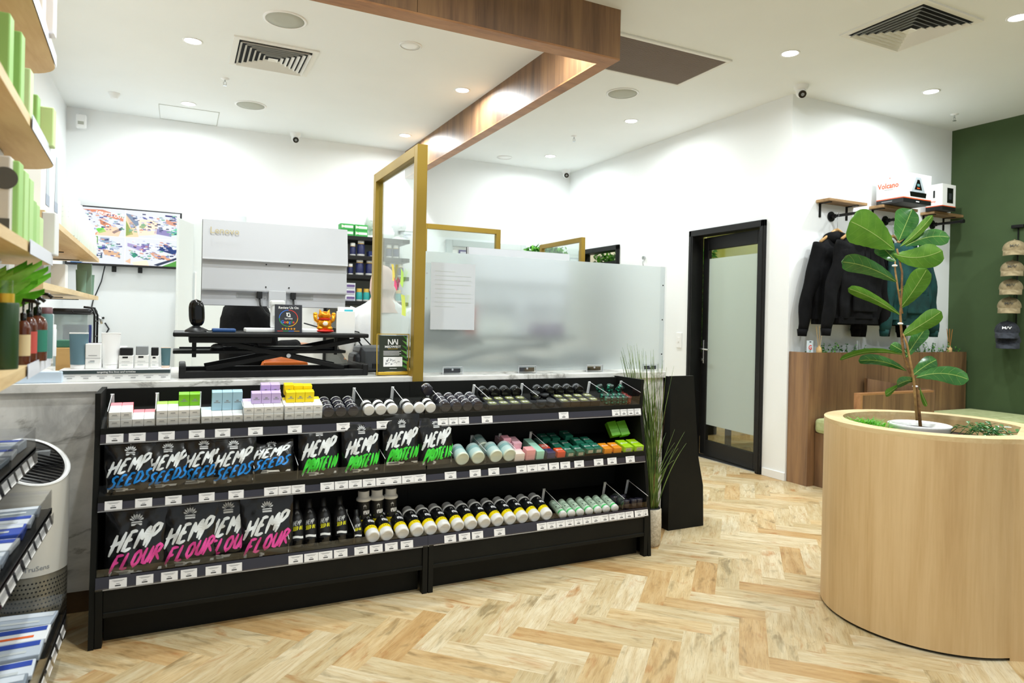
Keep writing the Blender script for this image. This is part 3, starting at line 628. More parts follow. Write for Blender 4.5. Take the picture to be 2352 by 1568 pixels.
# ---------------------------------------------------------------- round planter
PC = Vector((3.2, 1.985, 0)); PR = .455; PT = .905
t = thing('round_planter', 'large round pale oak planter joined to a straight oak block in the foreground', 'planter', PC)
a0 = math.atan2(1.553-PC.y, 3.055-PC.x)
b = B(); b.X = T(PC); b.lathe([(PR, .012), (PR, PT-.02)], 'light_oak', 96, cap=False); b.lathe([(PR-.085, PT-.02), (PR-.085, .45), (0, .45)], 'light_oak', 72, cap=False); b.build('drum', t)
b = B(); b.X = T(PC); b.lathe([(PR-.085, PT-.02), (PR-.085, PT), (PR, PT), (PR, PT-.02), (PR-.085, PT-.02)], 'shelf_ply', 96, cap=False, smooth=False); b.build('rim', t)
b = B(); b.X = T(PC); b.lathe([(PR-.02, 0), (PR-.02, .013)], 'black_mdf', 60, cap=False); b.build('shadow_gap', t)
d = Vector((.86, -.51, 0)); s0 = Vector((3.062, 1.552, 0)); n = Vector((.51, .86, 0))
b = B(); pts = [s0, s0+d*1.1, s0+d*1.1+n*.62, Vector((3.62, 1.80, 0))]; b.prism([(p.x, p.y) for p in pts], PT-.02, 'light_oak', T(0, 0, .0)); b.build('block', t)
b = B(); pts2 = [s0+Vector((0, .001, 0)), s0+d*1.1, s0+d*1.1+n*.62, Vector((3.62, 1.80, 0))]; b.prism([(p.x, p.y) for p in pts2], .0195, 'shelf_ply', T(0, 0, PT-.02)); b.build('block_top', t)
# ---------------------------------------------------------------- walnut planter counter with hanging clothes above
t = thing('walnut_planter_box', 'tall walnut planter box under the hanging hoodies', 'planter', (5.8, 4.07, 0))
b = B(); b.box((4.745, 3.965, 0), (6.95, 3.985, 1.125), 'walnut'); b.box((4.745, 3.985, 0), (4.765, 4.175, 1.125), 'walnut'); b.box((6.93, 3.985, 0), (6.95, 4.175, 1.125), 'walnut'); b.box((4.765, 3.985, 1.04), (6.93, 4.175, 1.06), 'soil'); b.build('box', t)
t = thing('banquette', 'walnut bench with pale green cushions between the planters', 'bench', (5.2, 3.2, 0))
b = B(); b.box((4.83, 2.35, 0), (5.35, 3.96, .45), 'walnut'); b.box((5.35, 3.42, 0), (6.98, 3.96, .45), 'walnut'); b.box((6.45, 2.0, 0), (6.98, 3.42, .45), 'walnut'); b.build('base', t)
for q in (((4.80, 2.35), (5.38, 3.95)), ((5.39, 3.40), (6.98, 3.95)), ((6.42, 2.0), (6.98, 3.39))):
    b = B(); b.box((*q[0], .452), (*q[1], .575), 'cushion_green', .03); b.build('cushion', t)
t = thing('bench_divider', 'low walnut divider with pale edges rising behind the round planter', 'divider', (5.3, 3.6, .575))
b = B(); b.box((4.93, 3.60, .575), (5.85, 3.66, .80), 'walnut'); b.box((4.93, 3.60, .80), (5.85, 3.66, .815), 'walnut_edge'); b.box((4.905, 3.60, .575), (4.93, 3.66, .815), 'walnut_edge'); b.build('front_board', t)
b = B(); P = [(5.40, 3.90, .90), (5.96, 3.66, .81), (5.96, 3.66, .575), (5.40, 3.90, .575)]; o_ = Vector((.02, .045, 0)); vs = [Vector(p) for p in P]+[Vector(p)+o_ for p in P]
b.add(vs, [(0, 1, 2, 3), (7, 6, 5, 4), (0, 3, 7, 4), (1, 5, 6, 2), (3, 2, 6, 7)], 'walnut'); b.add(vs, [(0, 4, 5, 1)], 'walnut_edge'); b.build('back_board', t)
# wall shelves
for i, (x0, x1, z, l) in enumerate(((5.04, 5.54, 2.467, 'empty small timber wall shelf, leftmost above the black hoodies'), (5.75, 6.26, 2.475, 'small timber wall shelf carrying the wide white product box'), (6.51, 6.98, 2.485, 'small timber wall shelf carrying the narrow white product box, next to the green wall'))):
    t = thing('wall_shelf', l, 'shelf', (x0, 4.18, z), 'timber wall shelves')
    b = B(); b.box((x0, 4.04, z-.025), (x1, 4.178, z), 'rough_board', .002); b.build('board', t)
    for x in (x0+.05, x1-.1):
        b = B(); b.box((x-.012, 4.172, z-.15), (x+.012, 4.178, z-.026), 'black_metal'); b.box((x-.012, 4.06, z-.032), (x+.012, 4.178, z-.026), 'black_metal'); b.build('bracket', t)
PIPES = [(5.236, 2.335), (5.98, 2.36), (6.697, 2.38)]
for i, (x, z) in enumerate(PIPES):
    t = thing('pipe_rail', ('black iron pipe rail below the leftmost timber shelf, holding the black hoodies', 'black iron pipe rail behind the top leaves of the plant, holding the green hoodie', 'black iron pipe rail below the rightmost timber shelf, empty')[i], 'rail', (x, 4.18, z), 'black pipe rails')
    b = B(); b.cyl((x, 4.178, z), (x, 4.168, z), .045, 'black_metal', 20); b.build('flange', t)
    b = B(); b.cyl((x, 4.168, z), (x, 3.88, z), .013, 'black_metal', 12); b.cyl((x, 4.168, z), (x, 4.13, z), .019, 'black_metal', 12); b.cyl((x, 3.90, z), (x, 3.87, z), .019, 'black_metal', 12); b.build('pipe', t)
# ---------------------------------------------------------------- products on the display unit
def cm(h, rough=.5, **k): return mat('c_'+h, hexc(h), rough, **k)
def X3(px, row): return at(px, {1: 950, 2: 1080, 3: 1250}[row], Y=ROW[row][0]).x
def rect(b, x0, x1, y0, y1, z, m, M=None): b.add([(x0, y0, z), (x1, y0, z), (x1, y1, z), (x0, y1, z)], [(0, 1, 2, 3)], m, False, M)
# --- cosmetic cartons: lying with pale end faces to the front, coloured sleeves behind
BW, BH, BL = .0425, .033, .115
def carton(colname, colour):
    t = thing('product_carton', '', 'box'); t.matrix_basis = Matrix()
    b = B(); b.box((0, 0, 0), (BW-.0012, BL*.68, BH-.001), 'white_card', .0012); b.build('carton_body', t)
    b = B(); b.box((0, BL*.68, 0), (BW-.0012, BL, BH-.001), cm(colour), .0012); b.build('coloured_end', t)
    b = B(); rect(b, .012, .03, .018, .021, 0, 'print_grey', R3(rx=PI/2)); rect(b, .009, .033, .013, .0145, 0, 'print_grey', R3(rx=PI/2))
    b.X = T(0, -.0004, 0); rect(b, .012, .03, .018, .021, 0, 'print_grey', R3(rx=PI/2)); b.build('print', t); return t
def standing(colour, h):
    t = thing('product_carton', '', 'box'); t.matrix_basis = Matrix()
    b = B(); b.box((0, 0, 0), (BW-.0012, BH+.004, h), cm(colour), .0012); b.build('carton_body', t)
    b = B(); b.X = R3(rx=PI/2); rect(b, .016, .026, h*.5, h*.5+.005, .0006, 'print_grey'); rect(b, .008, .034, h*.5-.006, h*.5-.003, .0006, 'print_grey'); b.build('print', t); return t
used = {}
def place(proto, M, label, group):
    if proto.name not in used: used[proto.name] = 1; proto.matrix_basis = M; proto['label'] = label; proto['group'] = group; return proto
    return dup(proto, M, label, group)
def cartons(pxs, colname, colour, bottom, upper, stand, standcol, sh, tier):
    p = carton(colname, colour); xs = X3(pxs, 1); n = 4
    for j in range(2):
        row = bottom if j == 0 else upper
        for i in row:
            M = SM(1, xs+i*BW, .006+.003*j, .001+j*BH)
            what = 'top shelf white carton with %s end, %s layer, %s' % (colname, 'lower' if j == 0 else 'upper', row_word(i, n) if len(row) == n else ORD[i]+' from left')
            place(p, M, what, colname+' ended cartons on the top shelf')
    if stand:
        q = standing(standcol, sh)
        for k, (i, v, hh) in enumerate(stand):
            M = SM(1, xs+i*BW, v, .001+tier*BH+hh)
            place(q, M, 'upright %s carton on the top shelf, %s' % (colname, (['front row, left', 'front row, middle', 'front row, right', 'back row, left', 'back row, middle', 'back row, right'] if len(stand) == 6 else ['left of three', 'middle of three', 'right of three'] if len(stand) == 3 else ['left of two', 'right of two'] if len(stand) == 2 else ['front row, left', 'front row, middle', 'front row, right', 'back row, left', 'back row, right'])[k]), 'upright %s cartons on the top shelf' % colname)
cartons(250, 'pink', 'f08a94', range(4), [0, 1], None, '', 0, 1)
cartons(359, 'green', 'a3e04a', range(4), range(4), [(2, .055, 0), (3, .055, 0)], '7cc81e', .052, 2)
cartons(463, 'pale blue', 'cfe4f2', range(4), [], [(1, .07, 0), (2, .07, 0), (3, .07, 0)], 'a9cfe2', .085, 1)
cartons(560, 'lilac', 'd9c9ee', range(4), range(4), [(1-.2, .05, 0), (2-.2, .05, 0), (3-.2, .05, 0), (1.8, .09, .025), (2.8, .09, .025)], 'cdb6e6', .05, 2)
cartons(654, 'yellow', 'fadf2e', range(4), range(4), [(.2, .05, 0), (1.2, .05, 0), (2.2, .05, 0), (.1, .09, .022), (1.1, .09, .018), (2.1, .09, .016)], 'f8dc10', .05, 2)
# --- jars lying with their lids to the front
def jar(lid, body, r=.0275, L=.048, name='cream_jar', ring='print_white'):
    t = thing(name, '', 'jar'); t.matrix_basis = Matrix()
    b = B(); b.X = R3(rx=-PI/2)
    b.lathe([(r*.9, .0), (r, .004), (r, L*.45)], lid, 28); b.build('lid', t)
    b = B(); b.X = R3(rx=-PI/2); b.lathe([(r*.97, L*.45), (r*.99, L*.5), (r*.99, L*.95), (r*.9, L)], body, 28); b.build('jar_body', t)
    b = B(); b.X = R3(rx=-PI/2)
    for k in range(10):
        a = PI*(1.15+.07*k); a2 = a+.12
        b.add([(r*1.006*math.cos(q), r*1.006*math.sin(q), z) for q, z in ((a, L*.6), (a2, L*.6), (a2, L*.78), (a, L*.78))], [(0, 1, 2, 3)], ring)
    b.build('lettering', t); return t
def jars(proto, px0, n, deep, pitch, what, group, skip=(), r=.0275, L=.048, row=1):
    x0 = X3(px0, row)
    for i in range(n):
        for j in range(deep):
            if (i, j) in skip: continue
            M = SM(row, x0+r+i*pitch, .006+j*(L+.002), r+.001)
            place(proto, M, '%s, %s column, %s from front' % (what, row_word(i, n) if n > 1 else 'only', ORD[j]), group)
LID_D = mat('jar_dark', hexc('232330'), .2, coat=.5); LID_W = mat('jar_white', hexc('e9e9e6'), .3, coat=.4); LID_P = mat('jar_violet', hexc('25232f'), .2, coat=.5)
jD = jar(LID_D, 'black_gloss'); jars(jD, 741, 3, 3, .0585, 'dark glossy jar right of the yellow cartons', 'dark jars on the top shelf')
jW = jar(LID_W, 'black_gloss', ring='print_black'); jars(jW, 835, 3, 2, .0585, 'white lidded jar right of the dark jars', 'white lidded jars on the top shelf')
jW2 = jar(LID_W, 'black_gloss', ring='print_black'); jars(jW2, 926, 3, 2, .0585, 'white lidded jar above the bay joint', 'white lidded jars over the bay joint', skip=((1, 1),))
jV = jar(LID_P, 'jar_violet', r=.0285); jars(jV, 1012, 4, 3, .060, 'violet black jar on the top shelf', 'violet jars on the top shelf', r=.0285)
place(jV, SM(1, X3(990, 1)+.02, .13, .075), 'single violet black jar stacked above the others beside the bay joint', 'violet jars on the top shelf')
# --- square black tins with olive labels, round tins behind
def tin_box():
    t = thing('flat_tin', '', 'box'); t.matrix_basis = Matrix(); w = .064
    b = B(); b.box((0, 0, 0), (w-.001, .062, .030), 'black_plastic', .002); b.build('tin_body', t)
    b = B(); b.X = T(w/2, .031, .0304); b.lathe([(.025, 0), (.025, .0006)], cm('6b7038', .6), 24); b.build('round_label', t)
    b = B(); b.X = T(w/2, .031, .0314)
    for x in (-.013, -.004, .005, .014): rect(b, x-.0016, x+.0016, -.008, .008, 0, 'print_white')
    b.add([(-.013, .008, 0), (-.010, .008, 0), (-.002, -.008, 0), (-.005, -.008, 0)], [(3, 2, 1, 0)], 'print_white'); b.add([(.002, -.008, 0), (.005, -.008, 0), (.013, .008, 0), (.010, .008, 0)], [(0, 1, 2, 3)], 'print_white')
    b.build('lettering', t); return t
tb = tin_box()
for g, (px, n) in enumerate(((1121, 4), (1287, 4))):
    for i in range(n):
        for j in range(2):
            place(tb, SM(1, X3(px, 1)+.004+i*.0655, .006+j*.064, .001+.0*j), 'olive labelled flat black tin, %s, %s row, %s tray' % (row_word(i, n), 'front' if j == 0 else 'rear', 'left' if g == 0 else 'right'), 'olive labelled tins on the top shelf')
jB = jar('black_gloss', 'black_plastic', r=.030, L=.055, ring='print_grey')
for g, (px, n) in enumerate(((1122, 4), (1252, 5))):
    for i in range(n):
        place(jB, SM(1, X3(px, 1)+.03+i*.066, .135, .045), 'plain black jar behind the %s olive labelled tins, %s' % ('left' if g == 0 else 'right', row_word(i, n)), 'black jars behind the tins')
rj = random.Random(4)
t0 = thing('round_tin', '', 'tin'); t0.matrix_basis = Matrix()
b = B(); b.lathe([(.028, 0), (.029, .003), (.029, .014), (.027, .016)], 'black_gloss', 26); b.build('tin_body', t0)
b = B(); b.lathe([(.0275, .0162), (.024, .017), (0, .017)], 'black_plastic', 26, cap=False); b.build('lid', t0)
for k, (dx, v, h) in enumerate(((.03, .03, .001), (.09, .035, .001), (.035, .035, .019), (.095, .04, .019), (.03, .10, .02), (.03, .11, .04), (.085, .10, .03))):
    place(t0, SM(1, X3(1236, 1)+dx, v, h) @ R3(rj.uniform(-.2, .2), rj.uniform(-.15, .15)), 'loose round black tin between the olive label trays, %s' % ('bottom left', 'bottom right', 'stacked left', 'stacked right', 'rear left', 'rear left on top', 'rear right')[k], 'loose black tins')
# --- patterned small pots at the right end
def patterned(name, base, c1, c2, sc=90):
    m = noisy(name, hexc(base), hexc(c1), sc, .3, lo=.56, hi=.6); return m
patterned('pot_blue', '10241f', '3fae8a', ''); patterned('pot_red', '5e1210', 'd8674f', '')
def pot(mt, lidm):
    t = thing('patterned_pot', '', 'jar'); t.matrix_basis = Matrix()
    b = B(); b.lathe([(.019, 0), (.021, .003), (.021, .03)], mt, 22); b.build('pot_body', t)
    b = B(); b.lathe([(.0215, .0305), (.022, .034), (.021, .042), (.0, .043)], lidm, 22); b.build('lid', t); return t
pb = pot('pot_blue', 'pot_blue'); prd = pot('pot_red', 'pot_red')
x0 = X3(1393, 1)
for k in range(11):
    i, j = k % 4, k//4
    M = SM(1, x0+.02+i*.040 if j < 2 else x0+.03+(k-8)*.06, .03+j*.045, .001 + (.0 if j < 2 else .04))
    if j == 2: M = M @ R3(.3*(k-9), .4*(k-9))
    place(pb, M, 'blue green patterned pot on the top shelf, %s row, %s' % (('front', 'middle', 'stacked rear')[j], row_word(i, 4) if j < 2 else ('left', 'middle', 'right')[i]), 'blue green patterned pots')
x0 = X3(1393, 1)+.155
k = 0
for j in range(3):
    for i in range(2 if j else 2):
        if x0+.022+i*.046 > U1-.045: continue
        place(prd, SM(1, x0+.01+i*.040, .03+j*.044, .001), 'red patterned pot at the top shelf right end, %s from front, %s' % (ORD[j], ('left', 'right')[i]), 'red patterned pots'); k += 1
# --- pouches
def pouch(word, colour, W_, H_, squash=0, seed=0):
    t = thing('hemp_pouch', '', 'pouch'); t.matrix_basis = Matrix(); r = random.Random(seed)
    ph = [r.uniform(0, 6) for _ in range(6)]
    def S_(x, y, off=0):
        u = x/W_*2-1; v = y/H_
        fat = .032*max(0, 1-u**4)**.7*(1-v**2.2)*(.35+.65*min(1, v*5+.25))
        wr = .0024*math.sin(11*u+ph[0]+7*v)+.0020*math.sin(15*v+ph[1]+5*u)+.0012*math.sin(29*v+ph[2]-12*u)
        z = y*(1-squash*.5*v); lean = squash*.05*v*v*math.cos(u*1.2)
        return Vector((x, -fat-wr*(1-v**3)-off+lean, z))
    m = mat('pouch_black', hexc('111112'), .26, coat=.3)
    b = B(); b.grid(lambda u, v: S_(u*W_, v*H_), 22, 26, m); b.grid(lambda u, v: Vector((S_(u*W_, v*H_).x, .02*(1-v)*max(0, 1-(2*u-1)**4)+.004+squash*.05*v*v, S_(u*W_, v*H_).z)), 22, 26, m); b.build('bag', t)
    b = B(); b.grid(lambda u, v: S_(u*W_, H_*.90+v*.005, .0016), 20, 2, m); b.build('zip_seal', t)
    def deco(nm, vs, fs, mt, off=.0015):
        b = B(); V = []; F = []
        for f in fs:
            P = [Vector(vs[i]) for i in f]
            n_ = 2 if len(P) == 4 else 1
            k = len(V)
            if len(P) == 4:
                mids = [(P[0]+P[3])/2, (P[1]+P[2])/2]; Q = [P[0], P[1], mids[1], mids[0], P[2], P[3]]
                V += Q; F += [(k, k+1, k+2, k+3), (k+3, k+2, k+4, k+5)]
            else: V += P; F.append(tuple(range(k, k+len(P))))
        V = [S_(min(max(p.x, .003), W_-.003), p.y, off) for p in V]
        b.add(V, F, mt, False); b.build(nm, t)
    vs, fs = brush('HEMP', W_*.78, H_*.27, .19, .30, .20); deco('white_lettering', [(v.x+W_*.08, v.y+H_*.34) for v in vs], fs, cm('dfe3e4', .45))
    vs, fs = brush(word, W_*.80, H_*.23, .19, .30, .18 if word != 'PROTEIN' else .12); deco('coloured_lettering', [(v.x+W_*.09, v.y+H_*.08) for v in vs], fs, cm(colour, .45), .002)
    vs, fs = crown_poly(); deco('crown_emblem', [(v.x*W_*.36+W_*.5, v.y*W_*.36+H_*.79) for v in vs], fs, cm('c9ccce', .45))
    q = [(.08, .02), (.42, .02), (.42, .085), (.08, .085), (.42, .035), (.92, .035), (.92, .075), (.42, .075)]
    deco('white_band', [(x*W_, y*H_) for x, y in q], [(0, 1, 2, 3), (4, 5, 6, 7)], cm('d5d6d2', .5), .0022)
    q = [(.13, .04), (.39, .04), (.39, .05), (.13, .05), (.13, .06), (.39, .06), (.39, .07), (.13, .07)]
    deco('band_print', [(x*W_, y*H_) for x, y in q], [(0, 1, 2, 3), (4, 5, 6, 7)], 'print_black', .003)
    return t
def pouches(row, cx, word, colour, W_, H_, kind, sq=None):
    ps = [pouch(word, colour, W_, H_, s or 0, 40+i) for i, s in enumerate(sq)]
    for i, (px, v, h, rz, lean) in enumerate(cx):
        xx = X3(px, row)
        M = SM(row, xx, .026+v, h) @ R3(rx=-TH) @ R3(rx=-lean, rz=rz) @ T(-W_/2, 0, 0)
        ps[i].matrix_basis = M; ps[i]['label'] = 'black %s pouch with %s lettering on the %s shelf, %s' % (kind[1], kind[0], kind[2], row_word(i, len(cx))); ps[i]['group'] = kind[1]+' pouches'
pouches(2, [(298, 0, .001, 0, .12), (385, .008, .001, .05, .12), (468, .012, .004, -.05, .1), (537, -.002, .002, .0, .12), (625, .0, .03, -.05, .25)], 'SEEDS', '1784d6', .19, .205, ('blue', 'hemp seeds', 'middle'), [0, 0, 0, 0, .5])
pouches(2, [(735, 0, .001, .0, .12), (832, -.002, .001, .03, .10), (925, .006, .02, -.04, .08), (1005, .0, .01, .06, .12)], 'PROTEIN', '3fd23a', .185, .25, ('green', 'hemp protein', 'middle'), [0, 0, 0, 0])
pouches(3, [(312, .0, .001, .0, .12), (436, .012, .002, .02, .10), (525, .028, .002, .0, .10), (614, .004, .001, -.03, .10)], 'FLOUR', 'e0489a', .225, .268, ('pink', 'hemp flour', 'bottom'), [0, 0, 0, 0])
# --- oil bottles
def oil_bottle(s=1):
    t = thing('oil_bottle', '', 'bottle'); t.matrix_basis = Matrix()
    g = mat('dark_glass', hexc('0a0a0b'), .08, coat=.6); l = mat('oil_label', hexc('18181a'), .4)
    pr = [(.0, 0), (.028, 0), (.031, .004), (.031, .13), (.027, .15), (.014, .175), (.0125, .2)]
    b = B(); b.lathe([(r*s, z*s) for r, z in pr], g, 28); b.build('glass_body', t)
    b = B(); b.lathe([(.0315*s, .035*s), (.0317*s, .036*s), (.0317*s, .132*s), (.0275*s, .151*s), (.0150*s, .1755*s)], l, 28, cap=False); b.build('label_wrap', t)
    b = B(); b.lathe([(.0150*s, .176*s), (.0155*s, .18*s), (.0155*s, .215*s), (.013*s, .218*s)], 'black_plastic', 24); b.build('cap', t)
    def wrap(nm, vs, fs, m, cy, off=.0003):
        b = B(); R = .0317*s+off; V = []
        for v in vs:
            a = -PI/2+v[0]/R; z = v[1]+cy*s; rr_ = R if z < .13*s else R-(z-.13*s)*.22; V.append((rr_*math.cos(a), rr_*math.sin(a), z))
        b.add(V, fs, m); b.build(nm, t)
    vs, fs = brush('HEMP', .038*s, .02*s, .15, .14, .1); wrap('white_lettering', [(v.x-.021*s, v.y) for v in vs], fs, cm('b9bcbd'), .100)
    vs, fs = brush('SEED OIL', .048*s, .017*s, .16, .14, .1); wrap('yellow_lettering', [(v.x-.024*s, v.y) for v in vs], fs, cm('e4e01c'), .078)
    vs, fs = crown_poly(); wrap('crown_emblem', [(v.x*.04*s, v.y*.04*s) for v in vs], fs, cm('77797b'), .150)
    V = []; F = []
    for i in range(9):
        x = (-.026+i*.0065)*s; y = (.002*math.sin(i*.7))*s; V += [(x, y), (x, y+.010*s)]
        if i: k = 2*i; F.append((k-2, k, k+1, k-1))
    wrap('white_band', V, F, cm('e3e4e2'), .044); return t
ob = oil_bottle()
for i, px in enumerate((688, 718, 752, 790)):
    M = SM(3, X3(px, 3), .055, .002) @ R3(rx=-TH-.35)
    place(ob, M, 'tall black hemp seed oil bottle on the bottom shelf, %s' % row_word(i, 4), 'hemp seed oil bottles')
ob2 = oil_bottle(.72); place(ob2, SM(3, X3(826, 3), .035, .002) @ R3(rx=-TH-.35), 'small black hemp seed oil bottle beside the white capped bottles', 'hemp seed oil bottles')
# --- white, yellow and black wellness bottles
def spice():
    t = thing('capsule_bottle', '', 'bottle'); t.matrix_basis = Matrix(); w = mat('bottle_white', hexc('ececea'), .3, coat=.2)
    b = B(); b.lathe([(.0, .001), (.020, .001), (.0215, .0), (.0265, .004), (.0275, .009), (.0275, .030)], w, 30); b.build('bottle_base', t)
    b = B(); b.lathe([(.0278, .029), (.0278, .050)], cm('f5dd12', .35), 30, cap=False); b.lathe([(.0276, .050), (.0276, .124)], 'black_plastic', 30, cap=False)
    for q in range(3):
        a = -PI/2+(q-1)*.28; R = .0281; b.add([(R*math.cos(a+c), R*math.sin(a+c), z) for c, z in ((-.07, .038), (.07, .038), (.07, .042), (-.07, .042))], [(0, 1, 2, 3)], 'print_black')
    b.build('label_wrap', t)
    b = B(); R = .0280; vs, fs = brush('HEMPSEED', .040, .014, .26, .05, .0); b.add([(R*math.cos(-PI/2+(v.x-.018)/R), R*math.sin(-PI/2+(v.x-.020)/R), v.y+.073) for v in vs], fs, 'print_white'); b.build('white_lettering', t)
    b = B(); b.add([(R*math.cos(-PI/2+x/R), R*math.sin(-PI/2+x/R), z) for x, z in ((-.019, .060), (.019, .060), (.019, .067), (-.019, .067))], [(0, 1, 2, 3)], cm('9db01c')); b.build('green_line', t)
    b = B(); vs, fs = crown_poly(); b.add([(R*math.cos(-PI/2+(v.x*.022)/R), R*math.sin(-PI/2+(v.x*.028)/R), v.y*.028+.102) for v in vs], fs, cm('d5d6d6')); b.build('crown_emblem', t)
    b = B(); b.lathe([(.0275, .124), (.0305, .126), (.0305, .134), (.027, .139), (.0235, .142), (.0235, .164), (.0225, .166)], 'bottle_white', 30); b.lathe([(.0215, .1662), (.0, .1666)], cm('9b9d9c', .3), 30, cap=False); b.build('cap', t); return t
spc = spice()
for i, px in enumerate((858, 890, 926, 960, 991, 1022, 1054, 1084, 1115, 1145, 1174, 1202, 1230, 1258)):
    # the pixel gives the base centre of each lying bottle
    y = 1234-(px-858)*.13; x = at(px, y, Y=3.15).x
    M = SM(3, x, .012, .037) @ R3(rx=-PI/2+.05) @ Matrix.Scale(1.17, 4)
    place(spc, M, 'yellow and black bottle lying on the bottom shelf, %s' % row_word(i, 14), 'lying yellow and black bottles')
sp_b = spice()
for i, px in enumerate((836, 868, 901)):
    M = SM(3, X3(px, 3)+.03, .15, .0) @ R3(rx=-TH) @ Matrix.Scale(1.17, 4)
    place(sp_b, M, 'upright white capped bottle behind the lying yellow bottles, %s' % row_word(i, 3), 'upright yellow and black bottles')
# --- pale green roll tubes
def stick():
    t = thing('seasoning_tube', '', 'bottle'); t.matrix_basis = Matrix()
    b = B(); b.lathe([(0, .0), (.018, 0), (.0205, .003), (.0205, .016)], 'bottle_white', 24); b.build('cap', t)
    b = B(); b.lathe([(.0203, .016), (.0203, .026)], cm('55cf74', .5), 24, cap=False); b.lathe([(.0202, .026), (.0202, .118), (.018, .121)], cm('c9e0c8', .5), 24, cap=True); b.build('tube_body', t)
    b = B(); R = .0205
    for k, w_ in enumerate(('CLEAN', '&', 'GREEN')):
        vs, fs = brush(w_.replace('G', 'O').replace('C', 'O').replace('A', 'R'), .026 if len(w_) > 1 else .006, .012, .2, .1, .0)
        vs2, fs2 = glyphs(w_, 'LEFT', 0)
        b.add([(R*math.cos(-PI/2+(x*.016-.018)/R), R*math.sin(-PI/2+(x*.016-.018)/R), y*.018+.078-k*.018) for x, y in vs2], fs2, cm('16321f'))
    b.build('lettering', t); return t
sk = stick()
for i, px in enumerate((1295, 1315, 1335, 1356, 1376, 1395, 1415)):
    y = 1184-(px-1295)*.135; x = at(px, y, Y=3.15).x
    place(sk, SM(3, x, .012, .025) @ R3(rx=-PI/2+.03) @ Matrix.Scale(1.1, 4), 'pale green tube lying on the bottom shelf, %s' % row_word(i, 7), 'pale green tubes')
vj = thing('violet_jar', '', 'jar'); vj.matrix_basis = Matrix()
b = B(); b.lathe([(.020, 0), (.022, .004), (.022, .045)], mat('violet_glass', hexc('1c1826'), .15, coat=.5), 24); b.build('jar_body', vj)
b = B(); b.lathe([(.0225, .0455), (.023, .05), (.0225, .058), (.0, .060)], 'jar_violet', 24, cap=True); b.build('lid', vj)
for k, (px, v) in enumerate(((1442, .03), (1459, .03), (1474, .03), (1428, .085), (1446, .085))):
    place(vj, SM(3, X3(px, 3)-(.006 if px == 1474 else 0), v, .001) @ R3(rx=-TH), 'dark violet jar in the bottom right tray, %s' % ('front row, '+row_word(k, 3) if k < 3 else 'back row, '+('left', 'right')[k-3]), 'violet jars on the bottom shelf')
# --- middle shelf, right bay: pale teal tubs, cartons
tub_m = mat('tub_teal', hexc('c3dcd8'), .35, coat=.2); tub_e = mat('tub_end', hexc('d9e2cf'), .4); tub_l = mat('tub_label', hexc('8fb6b4'), .4)
tt = thing('candle_tub', '', 'jar'); tt.matrix_basis = Matrix()
b = B(); b.X = R3(rx=-PI/2); b.lathe([(0, .002), (.029, .002), (.033, .0), (.0355, .003), (.036, .012)], tub_e, 30); b.build('tub_base', tt)
b = B(); b.X = R3(rx=-PI/2); b.lathe([(.036, .012), (.036, .05)], tub_m, 30, cap=False); b.lathe([(.0362, .05), (.0362, .075)], tub_l, 30, cap=False); b.lathe([(.036, .075), (.036, .095), (.034, .098)], tub_m, 30); b.build('tub_body', tt)
for k, (px, v, h) in enumerate(((1060, .006, .037), (1096, .006, .037), (1137, .006, .037), (1168, .006, .037), (1125, .11, .037))):
    y = at(px, 1045, Y=3.2)
    place(tt, SM(2, y.x, v, h) @ R3(rx=.1), 'pale teal tub lying on the middle shelf, %s' % (row_word(k, 4)+', front row' if k < 4 else 'behind the others'), 'pale teal tubs')
def plain_carton(w, d, h, c, label, M, group=None, front=None, txt=None, tc='print_white', cat='box', name='product_carton', bars=False):
    t = thing(name, label, cat, group=group)
    b = B(); b.box((0, 0, 0), (w, d, h), cm(c), .0015); b.build('carton_body', t)
    if txt:
        b = B(); b.text(txt, min(w*.44, d*.5), tc, T(w/2, d*.55, h+.0006)); b.build('lettering', t)
    if bars:
        b = B(); b.X = R3(rx=PI/2); rect(b, w*.2, w*.8, h*.15, h*.75, .0006, cm('e6e2c8'))
        for i in range(9): rect(b, w*(.24+.06*i), w*(.24+.06*i)+w*.025, h*.2, h*.7, .0010, cm('5f6350'))
        b.build('barcode', t)
    t.matrix_basis = M; return t
Q = lambda px, v=.006, h=.001, rz=0: SM(2, X3(px, 2), v, h) @ R3(rz=rz)
plain_carton(.058, .05, .042, 'f0e2d8', 'cream carton in front of the pink cartons on the middle shelf', Q(1182))
plain_carton(.054, .05, .058, 'eca7a8', 'salmon pink carton standing at the front between cream and mint cartons', Q(1208), None, bars=False)
plain_carton(.05, .10, .035, 'efc3cb', 'pale pink carton lying behind the salmon pink one', Q(1190, .058, .001))
plain_carton(.05, .09, .030, 'efb9c6', 'rose carton stacked on the pale pink one', Q(1192, .085, .037))
plain_carton(.045, .05, .030, 'dd9aa8', 'small dusty pink carton behind the cream carton, upper', Q(1170, .10, .06))
plain_carton(.05, .12, .035, 'd8b9c6', 'mauve carton lying at the back left of the pink cartons', Q(1172, .10, .024))
plain_carton(.046, .17, .048, 'a9dcc6', 'long mint green carton lying right of the pink cartons', Q(1232), txt=None, bars=False)
for k, (px, v, h, c, tx, bars) in enumerate(((1257, .006, .001, '3a3560', '', False), (1280, .006, .001, 'e2552f', 'glow', False), (1257, .065, .001, 'd2452f', 'glow', False))):
    plain_carton(.05, .055, .034, c, ('dark violet tea carton at the front left', 'orange red tea carton beside the violet one', 'red tea carton behind the violet one')[k]+' of the middle shelf tea boxes', Q(px, v, h), 'tea cartons', txt=tx or None)
n = 0
